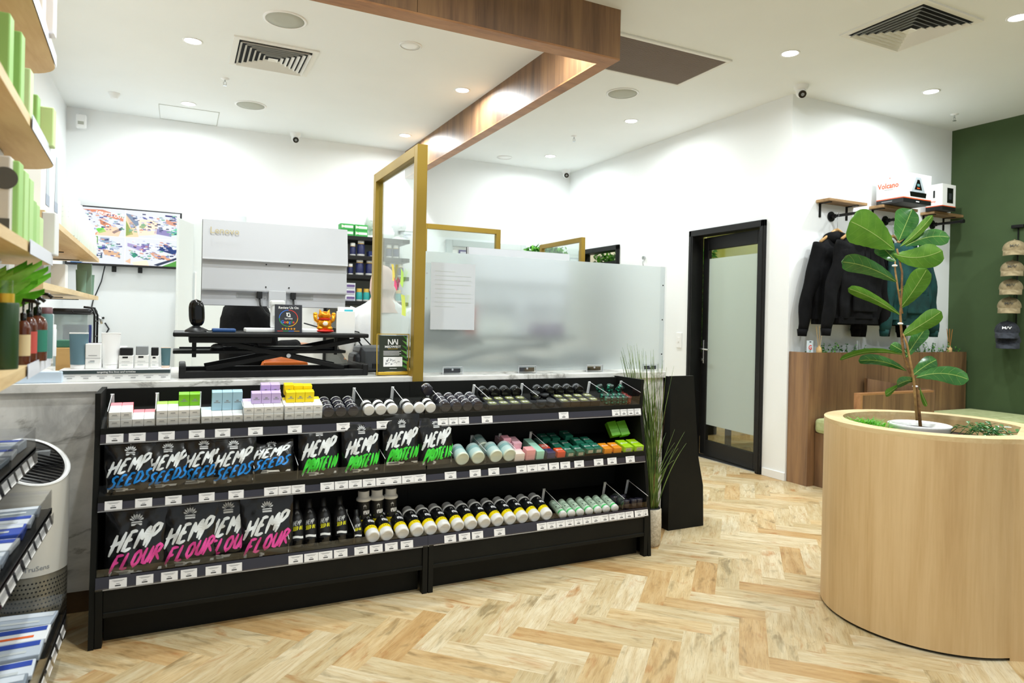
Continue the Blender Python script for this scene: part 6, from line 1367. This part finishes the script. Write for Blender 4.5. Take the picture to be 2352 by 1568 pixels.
b = B(); leaf_cloud(b, [((4.0, 7.55, 2.02), (4.5, 7.76, 2.28))], 1500, .07, ['leaf_bright', 'leaf_dark'], random.Random(2)); b.box((3.95, 7.5, .0), (4.6, 7.86, 2.0), 'white_card', .005)
tagp(b.build('plant_cabinet'), 'white cabinet topped with green leaves in the far right back corner', 'cabinet')
t = thing('wall_hook', 'small round silver hook on the wall between the frosted screen and the glass door', 'hook', (XR, 6.05, 1.95))
p = at(1480, 592, X=XR-.004); b = B(); b.cyl(p, p-Vector((.02, 0, 0)), .02, 'steel', 16); b.tube([p-Vector((.015, 0, 0)), p-Vector((.03, .01, .06)), p-Vector((.01, .01, .13))], .004, 'steel', 6); b.build('hook', t)
# ---------------------------------------------------------------- far wooden shelves on the left wall
def board_poly(pts, z, th, name, parent): b = B(); b.prism(pts, th, 'shelf_ply', T(0, 0, z)); return b.build(name, parent)
for i, (zz, l) in enumerate(((1.75, 'upper pale timber shelf on the left wall in front of the television, holding white bottles'), (1.44, 'lower pale timber shelf on the left wall below the television'))):
    t = thing('timber_shelf', l, 'shelf', (-.8, 5, zz), 'far timber shelves')
    board_poly([(-1.028, 3.5), (-.53, 3.5), (-.605, 6.5), (-1.028, 6.5)], zz, .03, 'board', t)
    for y in (4.6, 5.5, 6.3): b = B(); b.box((-1.028, y-.008, zz-.006), (-.72, y+.008, zz), 'black_metal'); b.box((-1.028, y-.008, zz-.14), (-1.018, y+.008, zz-.006), 'black_metal'); b.build('bracket', t)
def xe(y): return -.53-.025*(y-3.5)
def slimb(h_, r_):
    t = thing('slim_bottle', '', 'bottle'); t.matrix_basis = Matrix(); m = cm('d3dcd2', .4)
    b = B(); b.lathe([(r_, 0), (r_, h_*.75), (r_*.6, h_*.8)], m, 16); b.build('bottle_body', t)
    b = B(); b.lathe([(r_*.62, h_*.8), (r_*.62, h_), (r_*.5, h_)], 'white_card', 14); b.build('cap', t)
    b = B(); R = r_*1.01
    for q in range(3): b.add([(R*math.cos(a), R*math.sin(a), z) for a, z in ((-1.9, h_*(.55-.1*q)), (-1.2, h_*(.55-.1*q)), (-1.2, h_*(.57-.1*q)), (-1.9, h_*(.57-.1*q)))], [(0, 1, 2, 3)], 'print_faint')
    b.build('lettering', t); return t
sb = slimb(.23, .035)
for i in range(12): y = 4.62+i*.155; place(sb, T(xe(y)-.038, y, 1.781) @ Matrix.Scale(1.25-.03*i, 4), 'white slim bottle on the upper far timber shelf, %s from the viewer' % ORD[i], 'white slim bottles')
def sbox(x, y, z, w_, d_, h_, c, label, grp=None, extra=None, name='product_carton', rz=0):
    t = thing(name, label, 'box', (0, 0, 0), grp)
    b = B(); b.box((-w_/2, -d_/2, 0), (w_/2, d_/2, h_), cm(c), .004); b.build('carton_body', t)
    if extra: extra(t, w_, d_, h_)
    t.matrix_basis = T(x, y, z) @ R3(rz=rz); return t
def dev(t, w_, d_, h_):
    b = B(); b.X = T(w_/2, 0, 0) @ R3(rx=PI/2, rz=PI/2)
    for s in (-1, 1):
        x = s*d_*.22; b.add([(x-.05, h_*.2, .001), (x+.05, h_*.2, .001), (x+.02, h_*.85, .001), (x-.02, h_*.85, .001)], [(0, 1, 2, 3)], cm('b9c3ca')); rect(b, x-.05, x+.05, h_*.15, h_*.28, .0015, cm('9aa6b8'))
    rect(b, -d_*.5, d_*.5, 0, h_*.04, .001, cm('ef5a24')); b.build('print', t)
    b = B(); b.X = T(0, -d_/2, 0) @ R3(rx=PI/2); b.text('Volcano', .085, cm('ef5a24'), T(w_*.05, h_*.78, .001), bold=.02); rect(b, -w_*.3, w_*.3, h_*.66, h_*.68, .001, 'print_grey'); b.build('lettering', t)
sbox(-.80, 3.95, 1.781, .46, .55, .40, 'eef0f0', 'big white carton with orange script on the upper far timber shelf', None, dev)
sbox(-.70, 4.38, 1.781, .20, .2, .33, 'f2f3f3', 'narrow white carton behind the big scripted carton on the upper far shelf')
sbox(-.80, 3.55, 1.471, .30, .1, .22, 'c9cdd0', 'grey carton at the near end of the lower far timber shelf')
sbox(-.72, 4.55, 1.471, .10, .22, .17, 'a8adb0', 'grey patterned carton on the lower far timber shelf', None)
sbox(-.70, 4.95, 1.471, .14, .10, .16, 'eceeee', 'white carton with thin dark outline on the lower far timber shelf')
def tubeobj(x, y, z, h_, wd, c, capc, label, grp=None, inv=False, rz=0, txt=True, M=None):
    t = thing('squeeze_tube', '', 'tube', group=grp); t['label'] = label; m = cm(c, .4)
    def S_(u, v):
        a = 2*PI*u; k = v if not inv else 1-v; z_ = h_*(.12+.85*v)
        return (wd/2*(.86+.14*v)*math.cos(a)*(1), wd/2*(.72*(1-v)+.03)*math.sin(a), z_)
    b = B(); b.grid(S_, 24, 10, m, True, True); b.build('tube_body', t)
    b = B(); b.box((-wd/2, -.002, h_*.96), (wd/2, .002, h_), cm(capc, .4), .001); b.build('crimped_end', t)
    b = B(); b.lathe([(wd*.40, 0), (wd*.42, .003), (wd*.42, h_*.13)], cm(capc, .4), 24, Matrix.Diagonal((1, .8, 1, 1))); b.build('cap', t)
    if txt:
        b = B(); b.X = T(0, -wd*.27, h_*.12) @ R3(rx=PI/2-.30)
        for q, (a, c_) in enumerate(((.30, .36), (.22, .24), (.14, .17), (.10, .12))): rect(b, -wd*.3, wd*(.25-.06*q), h_*a, h_*(a+.018), .003, 'print_white' if c != 'f4f4f4' else 'print_faint')
        b.build('print', t)
    t.matrix_basis = (T(x, y, z) @ R3(rz=rz)) if M is None else M; return t
tubeobj(-.70, 6.25, 1.471, .20, .075, '6f8f7c', '6f8f7c', 'sage green tube standing on the lower far timber shelf, front one', 'sage green tubes')
tubeobj(-.66, 6.40, 1.471, .17, .07, '6f8f7c', '6f8f7c', 'sage green tube standing on the lower far timber shelf, rear one', 'sage green tubes')
sbox(-.69, 6.36, 1.471, .10, .03, .255, '7c9685', 'upright sage green card behind the sage green tubes on the lower far shelf')
# ---------------------------------------------------------------- near shelf fixture on the left
def xf(y): return -.425+.047*(3.05-y)
near = thing('curved_shelf_fixture', 'pale timber shelves with rounded ends filling the left edge of the view', 'shelf', (-.7, 2.2, .9))
for i, z in enumerate((1.157, 1.515, 1.87, 2.225)):
    pts = [(-1.02, .7), (xf(.7), .7)]+[(xf(2.9), 2.9)]
    for k in range(9):
        a = k/8*PI/2; pts.append((xf(2.9)-.15+.15*math.cos(a)-.0*k, 2.9+.15*math.sin(a)))
    pts += [(-1.02, 3.05)]
    board_poly(pts, z, .03, 'board', near)
    for q in range(1):
        y0, y1 = (1.2 if i == 3 else 2.33), 2.90
        b = B(); b.add([(xf(y0)+.004, y0, z-.006), (xf(y1)+.004, y1, z-.006), (xf(y1)+.004, y1, z+.036), (xf(y0)+.004, y0, z+.036)], [(0, 1, 2, 3)], cm('dfe3f0', .3)); b.add([(xf(y0)+.006, y0, z-.006), (xf(y1)+.006, y1, z-.006), (xf(y1)+.006, y1, z+.036), (xf(y0)+.006, y0, z+.036)], [(3, 2, 1, 0)], cm('dfe3f0', .3)); b.build('price_strip', near)
    b = B(); b.tube([(xf(.8)-.13, .8, z-.008), (xf(2.75)-.13, 2.75, z-.008)], .010, 'silver', 8); b.build('edge_light', near)
    b = B(); b.box((-.95, 1.0, z-.03), (-.62, 1.03, z), 'black_metal'); b.box((-.95, 2.6, z-.03), (-.62, 2.63, z), 'black_metal'); b.build('bracket', near)
b = B(); b.box((-1.026, .7, .9), (-1.021, 3.05, 2.6), 'shelf_ply'); b.build('back_board', near)
GZ = [1.1875, 1.5455, 1.9005, 2.2555]
def on(px, pyb, lvl, off=.05, Y=None): p = at(px, pyb, Z=GZ[lvl]); return p
G1, G2, G3 = '9ccb76', 'b4dc92', 'd0ecb2'
def place_box(pxl, pxr, Y, z, h, c, label, grp=None, d=.05, extra=None):
    xl = at(pxl, 400, Y=Y).x; xr = at(pxr, 400, Y=Y).x
    return sbox((xl+xr)/2, Y+d/2, z, xr-xl, d, h, c, label, grp, extra)
for i, (a, c_, Y, h, c) in enumerate(((-35, 17, 2.20, .235, G1), (19, 44, 2.30, .225, G1), (44, 66, 2.45, .17, G3), (68, 84, 2.62, .14, G1), (88, 121, 2.72, .13, 'd3ecaa'))):
    place_box(a, c_, Y, GZ[2], h, c, 'green skincare carton on the second timber shelf from the top, %s' % row_word(i, 5), 'green cartons on the upper near shelf')
for i, (a, c_, Y, h) in enumerate(((60, 92, 2.55, .2), (92, 118, 2.66, .25))): place_box(a, c_, Y, GZ[3], h, 'f3f1f6', 'white carton on the topmost timber shelf at the left edge, %s' % ('nearer', 'further')[i], 'white cartons on the top shelf')
def logo(t, w_, d_, h_):
    b = B(); b.X = T(0, -d_/2, 0) @ R3(rx=PI/2); b.lathe([(.03, 0), (.03, .001)], cm('5c5c58'), 24, T(w_*.25, h_*.72, 0)); rect(b, -w_/2, w_/2, 0, h_*.22, .001, cm('5a5a55')); b.build('print', t)
place_box(-30, 24, 2.22, GZ[1], .215, 'd8d4cc', 'pale grey carton with a round dark emblem at the left edge', None, .05, logo)
for i, (a, c_, Y, h, c) in enumerate(((25, 44, 2.25, .21, G1), (44, 58, 2.36, .205, G2), (58, 70, 2.46, .20, G2), (70, 78, 2.56, .15, G1), (78, 86, 2.66, .15, G2), (86, 95, 2.76, .12, G3))):
    place_box(a, c_, Y, GZ[1], h, c, 'green skincare carton on the third timber shelf, %s' % row_word(i, 6), 'green cartons on the middle near shelf', .06)
place_box(97, 130, 2.86, GZ[1], .15, 'eceef0', 'rounded white carton at the far end of the third timber shelf', None, .08)
# bottles on the lowest board
def pump(px, Y, r, h, body, label_c, label, capc='black_gloss', pumph=.06, grp=None):
    x = at(px, 800, Y=Y).x; t = thing('pump_bottle', label, 'bottle', (x, Y, GZ[0]), grp); X = T(x, Y, GZ[0])
    b = B(); b.lathe([(r*.95, 0), (r, .004), (r, h*.82), (r*.75, h*.94), (r*.35, h)], body, 28, X); b.build('bottle_body', t)
    b = B(); b.lathe([(r*1.01, h*.20), (r*1.01, h*.68)], cm(label_c, .5), 28, X, cap=False); b.build('label_wrap', t)
    b = B(); b.lathe([(r*.42, h), (r*.42, h+pumph*.35), (r*.15, h+pumph*.4), (r*.15, h+pumph*.8)], capc, 18, X); b.tube([(x, Y, GZ[0]+h+pumph*.8), (x, Y, GZ[0]+h+pumph), (x+.03, Y-.005, GZ[0]+h+pumph*.95), (x+.04, Y-.005, GZ[0]+h+pumph*.8)], .006, capc, 8); b.build('pump', t)
amb = mat('amber', hexc('5a2c1c'), .12, coat=.5)
t = thing('green_bottle', 'tall dark green bottle with a gold collar on the lowest timber shelf', 'bottle', (at(8, 840, Y=2.25).x, 2.25, GZ[0])); x = at(8, 840, Y=2.25).x
b = B(); b.lathe([(.032, 0), (.033, .004), (.033, .175), (.031, .18)], mat('dark_green', hexc('23401f'), .35), 30, T(x, 2.25, GZ[0])); b.build('bottle_body', t)
b = B(); b.lathe([(.022, .18), (.022, .205)], 'gold_edge', 24, T(x, 2.25, GZ[0])); b.lathe([(.018, .205), (.018, .24)], 'acrylic', 20, T(x, 2.25, GZ[0])); b.build('collar', t)
pump(52, 2.42, .019, .13, amb, 'd8c49a', 'small amber pump bottle with a cream label on the lowest timber shelf')
pump(66, 2.52, .021, .14, amb, 'c2524a', 'amber pump bottle with a red label on the lowest timber shelf')
pump(84, 2.60, .028, .145, amb, '2f7f6c', 'large amber pump bottle with a teal green label on the lowest timber shelf', pumph=.07)
def cyl_item(px, Y, r, h, c, label, capc=None, z=GZ[0]):
    x = at(px, 800, Y=Y).x; t = thing('toiletry_bottle', label, 'bottle', (x, Y, z))
    b = B(); b.lathe([(r, 0), (r, h*.85), (r*.9, h*.88)], cm(c, .4), 24, T(x, Y, z)); b.build('bottle_body', t)
    b = B(); b.lathe([(r*.92, h*.88), (r*.92, h), (r*.8, h*1.01)], cm(capc or c, .4), 24, T(x, Y, z)); b.build('cap', t)
cyl_item(103, 2.72, .022, .17, '5d8585', 'slate teal bottle with a mauve cap on the lowest timber shelf', '6e4a50')
cyl_item(117, 2.86, .016, .11, 'e8ecf2', 'small white bottle at the far end of the lowest timber shelf', 'f6f6f8')
# potted leafy plant on the lowest board, behind the green bottle
t = thing('rubber_plant', 'small leafy plant with glossy bright green leaves on the lowest timber shelf', 'plant', (-.70, 2.62, GZ[0]))
b = B(); b.lathe([(.04, 0), (.05, .09), (.046, .09), (.04, .08), (0, .08)], cm('3c3f3c'), 24, T(-.70, 2.62, GZ[0])); b.build('pot', t)
rp = random.Random(14)
for k in range(16):
    px, py = rp.uniform(0, 118), rp.uniform(612, 690); Y = rp.uniform(2.45, 2.75); e = at(px, py, Y=Y); a = Vector((-.70, 2.62, GZ[0]+.10)); m_ = a.lerp(e, .55)+Vector((0, 0, .02))
    e = e+Vector((0, 0, .03)); dr = (e-m_).normalized(); sd = dr.cross(Vector((rp.uniform(-.4, .4), -1, rp.uniform(-.2, .6)))).normalized(); w_ = rp.uniform(.016, .026); L_ = (e-m_).length
    b = B(); b.grid(lambda u, v: m_+dr*L_*v+sd*w_*(2*u-1)*math.sin(PI*v**.8)+Vector((0, 0, -.015*abs(2*u-1)**2)), 6, 10, ('leaf_fresh', 'leaf_bright')[k % 2]); b.tube([a, m_], .002, 'leaf_light', 5); b.build('leaf', t)
# ---------------------------------------------------------------- low metal gondola under the timber shelves
gon = thing('low_display_rack', 'low dark display rack with clear fronts and packs at the lower left corner', 'shelf', (-.7, 2.1, 0))
LR = [(.79, -.463, 3.0, 'top'), (.545, -.417, 3.05, 'middle'), (.13, -.37, 3.09, 'bottom')]
for z, x, ye, nm in LR:
    b = B(); b.box((-1.0, .8, z+.035), (x-.004, ye, z+.055), 'black_metal', .002); b.build('shelf_board', gon)
    b = B(); b.add([(x, .8, z), (x, ye, z), (x-.012, ye, z+.045), (x-.012, .8, z+.045)], [(0, 1, 2, 3)], 'rail_grey'); b.box((x, .8, z-.002), (x+.002, ye, z+.04), 'acrylic')
    b.box((x-.014, .8, z+.045), (x-.004, ye, z+.057), 'black_metal'); b.build('price_rail', gon)
    b = B(); b.box((x-.008, .8, z+.057), (x-.005, ye, z+.125), 'acrylic'); b.box((x-.28, ye-.003, z+.057), (x-.008, ye, z+.125), 'acrylic'); b.build('clear_lip', gon)
    rr = random.Random(int(z*100))
    for k in range(9):
        y = ye-.06-k*.10+rr.uniform(-.01, .01); b = B(); b.add([(x+.003, y-.07, z+.004), (x+.003, y, z+.004), (x-.008, y, z+.040), (x-.008, y-.07, z+.040)], [(0, 1, 2, 3)], 'tag_paper')
        b.build('price_tag', gon)
b = B(); b.box((-1.0, 3.02, 0), (-.45, 3.05, .15), 'black_metal'); b.box((-1.0, .8, 0), (-.42, 3.05, .13), 'black_metal', .003); b.build('base', gon)
b = B(); b.box((-1.015, .8, 0), (-1.0, 3.05, .95), 'black_metal'); b.build('back_panel', gon)
PK = ['dfe4ec', 'b9c4d2', 'dfe6ee', '3a57b8', 'f2f4f6', '8f9aa6', 'eef1f4', 'c2ccd8']
rr = random.Random(77); cnt = {}
def pack(x, y, z, w_, d_, h_, c, s2, label, grp, tilt=0, rz=0):
    t = thing('retail_pack', label, 'pack', (0, 0, 0), grp)
    b = B(); b.box((-w_/2, -d_/2, 0), (w_/2, d_/2, h_), cm(c, .3), .003); b.build('pack_body', t)
    b = B(); rect(b, -w_*.46, w_*.46, d_*.1, d_*.42, h_+.001, cm(s2)); b.build('colour_band', t); b = B(); rect(b, -w_*.3, w_*.3, -d_*.3, -d_*.15, h_+.001, cm('ef6a2a') if c == 'f2f4f6' else 'print_faint'); b.build('print', t)
    t.matrix_basis = T(x, y, z) @ R3(rx=tilt, rz=rz)
for (z, x, ye, nm) in LR:
    for k in range(6):
        y = ye-.08-k*.135; c = PK[(k*3+int(z*10)) % 8]; s2 = '2747a8' if c[0] in 'edcf' else 'dfe6ee'
        pack(x-.13, y, z+.0575, .20, .12, rr.uniform(.014, .034), c, s2, 'blue and white pack, low rack %s tier, %s from far end' % (nm, ORD[k]), '%s tier packs' % nm, rz=rr.uniform(-.1, .1))
pack(-.60, 2.72, .905, .12, .03, .13, '2747a8', 'c9d3de', 'royal blue curved pack standing above the top tier of the low rack', None, .3, .3)
# ---------------------------------------------------------------- air purifier
t = thing('air_purifier', 'white cylindrical air purifier with slanted black grille top in front of the marble counter', 'air purifier', (-.52, 3.30, 0))
cx, cy, R_ = -.525, 3.30, .128; pw_ = cm('d9d6cc', .4)
ang = -.9
def topz(a): return .738+.075*math.cos(a-PI/2-.55)
def body(u, v):
    a = 2*PI*u; z = .305+(topz(a)-.305)*v; return (cx+R_*math.cos(a), cy+R_*math.sin(a), z)
b = B(); b.grid(body, 56, 8, pw_, True, True); b.build('shell', t)
b = B(); b.grid(lambda u, v: (cx+(R_+.002-.020*v)*math.cos(2*PI*u), cy+(R_+.002-.020*v)*math.sin(2*PI*u), topz(2*PI*u)+.006*math.sin(PI*v)-.004), 56, 4, 'white_satin', True, True); b.build('rim', t)
b = B(); vs = [(cx+(R_-.018)*math.cos(2*PI*k/48), cy+(R_-.018)*math.sin(2*PI*k/48), topz(2*PI*k/48)-.010) for k in range(48)]; b.add(vs, [tuple(range(48))], 'black_gloss')
for k in range(-6, 7):
    y = k*.016; hw = math.sqrt(max(0, (R_-.022)**2-y*y)); P = [(cx+sx*hw, cy+y+dy, .738+.075*(y*math.cos(.55)-sx*hw*math.sin(.55))/R_-.004+dz) for sx in (-1, 1) for dy in (-.002, .002) for dz in (-.006, 0)]
    b.add(P, [(0, 1, 3, 2), (4, 6, 7, 5), (0, 4, 5, 1), (2, 3, 7, 6), (0, 2, 6, 4), (1, 5, 7, 3)], 'black_metal')
b.box((cx-.02, cy+.055, .74), (cx+.05, cy+.085, .765), 'grey_plastic', .003); b.build('grille', t)
b = B(); b.lathe([(R_-.003, .01), (R_-.003, .305)], cm('8d8878', .35, metal=.3), 56, T(cx, cy, 0), cap=False)
for j in range(15):
    for i in range(60):
        a = 2*PI*(i+.5*(j % 2))/60
        if math.sin(a) > .4: continue
        z = .04+.017*j; c, s_ = math.cos(a), math.sin(a); r = R_-.002; q = .0042
        b.add([(cx+r*c+q*s_, cy+r*s_-q*c, z), (cx+r*c, cy+r*s_, z+q), (cx+r*c-q*s_, cy+r*s_+q*c, z), (cx+r*c, cy+r*s_, z-q)], [(0, 3, 2, 1)], 'vent_dark')
b.build('perforated_base', t)
b = B(); vs, fs = glyphs('TruSens', 'CENTER', .01)
b.add([(cx+(R_+.001)*math.cos(-1.25+x*.026/R_), cy+(R_+.001)*math.sin(-1.25+x*.026/R_), .335+y*.026) for x, y in vs], fs, 'print_grey'); b.build('lettering', t)
# ---------------------------------------------------------------- skincare display on the counter's left end
t = thing('skincare_tester_stand', 'long white tester stand with a dark printed strip on the counter', 'stand', (-.30, 3.62, CT))
xa, xb = at(135, 865, Y=3.56).x, at(392, 865, Y=3.56).x
b = B(); b.box((xa, 3.56, CT), (xb, 3.70, CT+.055), 'white_satin', .003); b.build('stand', t)
b = B(); b.box((xa+.002, 3.556, CT+.036), (xb-.002, 3.5595, CT+.052), cm('3d4a4c')); b.X = T((xa+xb)/2, 3.555, CT+.044) @ R3(rx=PI/2); b.text('targeting fine lines and wrinkles', .012, 'print_white', Matrix(), bold=.01)
b.X = T(xa, 3.559, CT) @ R3(rx=PI/2)
for k in range(7): rect(b, .02+k*.062, .06+k*.062, .024, .026, .001, 'print_grey'); rect(b, .03+k*.062, .05+k*.062, .015, .018, .001, 'print_grey')
b.build('printed_strip', t)
ZT = CT+.0555
tubeobj(at(180, 855, Y=3.62).x, 3.62, ZT, .165, .075, '5c7a86', 'f4f4f4', 'large slate blue tube with white end standing on the tester stand', rz=.05)
tubeobj(at(254, 855, Y=3.63).x, 3.63, ZT, .165, .078, 'f4f4f4', 'ffffff', 'large plain white tube in the middle of the tester stand')
tubeobj(at(380, 855, Y=3.62).x, 3.62, ZT, .098, .042, '4f7078', 'f1d9c8', 'small slate blue tube at the right end of the tester stand')
def skin_box(pxl, pxr, h, label, top=None, top_h=0, Y=3.6, clear=False):
    xl, xr = at(pxl, 855, Y=Y).x, at(pxr, 855, Y=Y).x; w_ = xr-xl; t = thing('skincare_carton', label, 'box', (xl, Y, ZT))
    b = B(); b.box((xl, Y, ZT), (xr, Y+.055, ZT+h), 'white_card', .003); b.build('carton_body', t)
    b = B(); b.X = T(xl, Y, ZT) @ R3(rx=PI/2); rect(b, w_*.25, w_*.62, h*.80, h*.93, .001, 'print_black') if top else rect(b, w_*.3, w_*.6, h*.3, h*.33, .001, 'print_grey')
    rect(b, w_*.2, w_*.75, h*.52, h*.54, .001, 'print_grey'); rect(b, 0.0, w_, h*.42, h*.432, .001, 'print_grey'); rect(b, w_*.2, w_*.6, h*.24, h*.30, .001, 'print_faint'); b.build('print', t)
    if top: b = B(); b.box((xl+w_*.06, Y+.004, ZT+h), (xr-w_*.06, Y+.05, ZT+h+top_h), top, .004); b.build('jar_on_top', t)
skin_box(195, 231, .115, 'tall plain white skincare carton between the slate tube and the white tube'); skin_box(272, 306, .06, 'white skincare carton with a square black jar on top', 'black_plastic', .036)
skin_box(309, 341, .062, 'white skincare carton with a grey glass jar on top', 'grey_plastic', .042); skin_box(345, 364, .058, 'narrow white skincare carton with a slim black bottle on top', 'black_plastic', .040)
# kitchenette things further back at the left
t = thing('rear_bench', 'white rear bench along the left wall behind the tester stand', 'bench', (-.7, 5.6, 0))
b = B(); b.box((-1.028, 4.48, 0), (-.45, 7.2, .99), 'white_card', .004); b.build('cabinet', t)
b = B(); b.box((-1.028, 4.46, .99), (-.43, 7.22, 1.03), 'white_satin', .004); b.build('worktop', t)
xk = at(123, 780, Y=4.6).x; xk2 = at(200, 780, Y=4.6).x
t = thing('clear_storage_tub', 'clear plastic storage tub with a black handled lid below the lower far shelf', 'tub', ((xk+xk2)/2, 4.7, 1.03))
b = B(); zz = at(160, 722, Y=4.6).z; b.box((xk, 4.6, 1.031), (xk2, 4.61, zz), 'frost_clear'); b.box((xk, 4.9, 1.031), (xk2, 4.91, zz), 'frost_clear'); b.box((xk, 4.61, 1.031), (xk+.008, 4.9, zz), 'frost_clear'); b.box((xk2-.008, 4.61, 1.031), (xk2, 4.9, zz), 'frost_clear'); b.build('tub_body', t)
b = B(); b.box((xk-.015, 4.58, zz), (xk2+.02, 4.93, zz+.035), 'black_plastic', .015); b.tube([(xk+.09, 4.575, zz+.02), (xk+.10, 4.56, zz+.005), (xk+.18, 4.56, zz+.005), (xk+.19, 4.575, zz+.02)], .004, 'black_plastic', 6); b.build('lid', t)
solo(B().box((xk+.03, 4.70, 1.032), (xk+.17, 4.76, zz-.06), cm('20327c'), .004), 'blue_folder', 'navy blue folder inside the clear storage tub', 'folder')
t = thing('wire_rack', 'black wire rack beside the clear storage tub', 'rack', (xk2+.03, 4.7, 1.03))
for q, y in enumerate((4.6, 4.75)): b = B(); b.tube([(xk2-.02, y, zz+.045), (xk2+.02, y, zz+.04), (xk2+.035, y, zz), (xk2+.035, y, 1.033)], .006, 'black_metal', 8); b.build('hoop', t)
b = B(); [b.tube([(xk2+.035, 4.6, z), (xk2+.035, 4.75, z)], .004, 'black_metal', 6) for z in (1.10, 1.20, 1.29)]; b.build('cross_bars', t)
t = thing('tap', 'brushed steel tap spout with a paper towel hook beside it', 'tap', (-.55, 5.6, 1.03))
p = at(231, 744, Y=5.4); q0 = at(213, 722, Y=5.4); b = B(); b.tube([(q0.x-.06, 5.4, 1.031), (q0.x-.06, 5.4, q0.z-.05), (q0.x-.04, 5.4, q0.z+.005), q0, (p.x-.01, 5.4, (p.z+q0.z)/2+.01), p], .016, 'steel', 12); b.build('spout', t)
b = B(); b.lathe([(.03, 0), (.03, .02), (.02, .03)], 'steel', 20, T(q0.x-.06, 5.4, 1.031)); b.build('base', t)
b = B(); pts = [at(241, 741, Y=7.88), at(250, 755, Y=7.88), at(238, 775, Y=7.88)]; b.tube(pts, .008, 'black_plastic', 6); b.cyl(at(237, 730, Y=7.89), at(237, 730, Y=7.87), .012, 'black_plastic', 10); tagp(b.build('wall_arrow_clip'), 'thin black angled wire clip on the wall right of the tap', 'clip')
xl = at(127, 850, Y=3.75).x
solo(B().box((xl, 3.75, CT), (xl+.085, 3.85, CT+.145), cm('c9a064', .7), .003), 'cardboard_box', 'small brown cardboard box left of the slate blue tube', 'box')
solo(B().box((xl, 3.76, CT+.1455), (xl+.08, 3.84, CT+.18), cm('3f7560', .5), .004), 'green_tub', 'green tub stacked on the small brown cardboard box', 'tub')
xl = at(198, 790, Y=3.78).x
solo(B().box((xl, 3.78, CT), (xl+.07, 3.85, CT+.165), cm('3a3134', .4), .004), 'dark_carton', 'dark brown carton behind the tall white skincare carton', 'box')
# tissues and price card at the very left of the counter
solo(B().box((-.66, 3.54, CT), (-.46, 3.60, CT+.05), cm('cfe0f2', .5), .004), 'pale_blue_carton', 'pale blue flat carton on the marble counter behind the near shelf end', 'box')
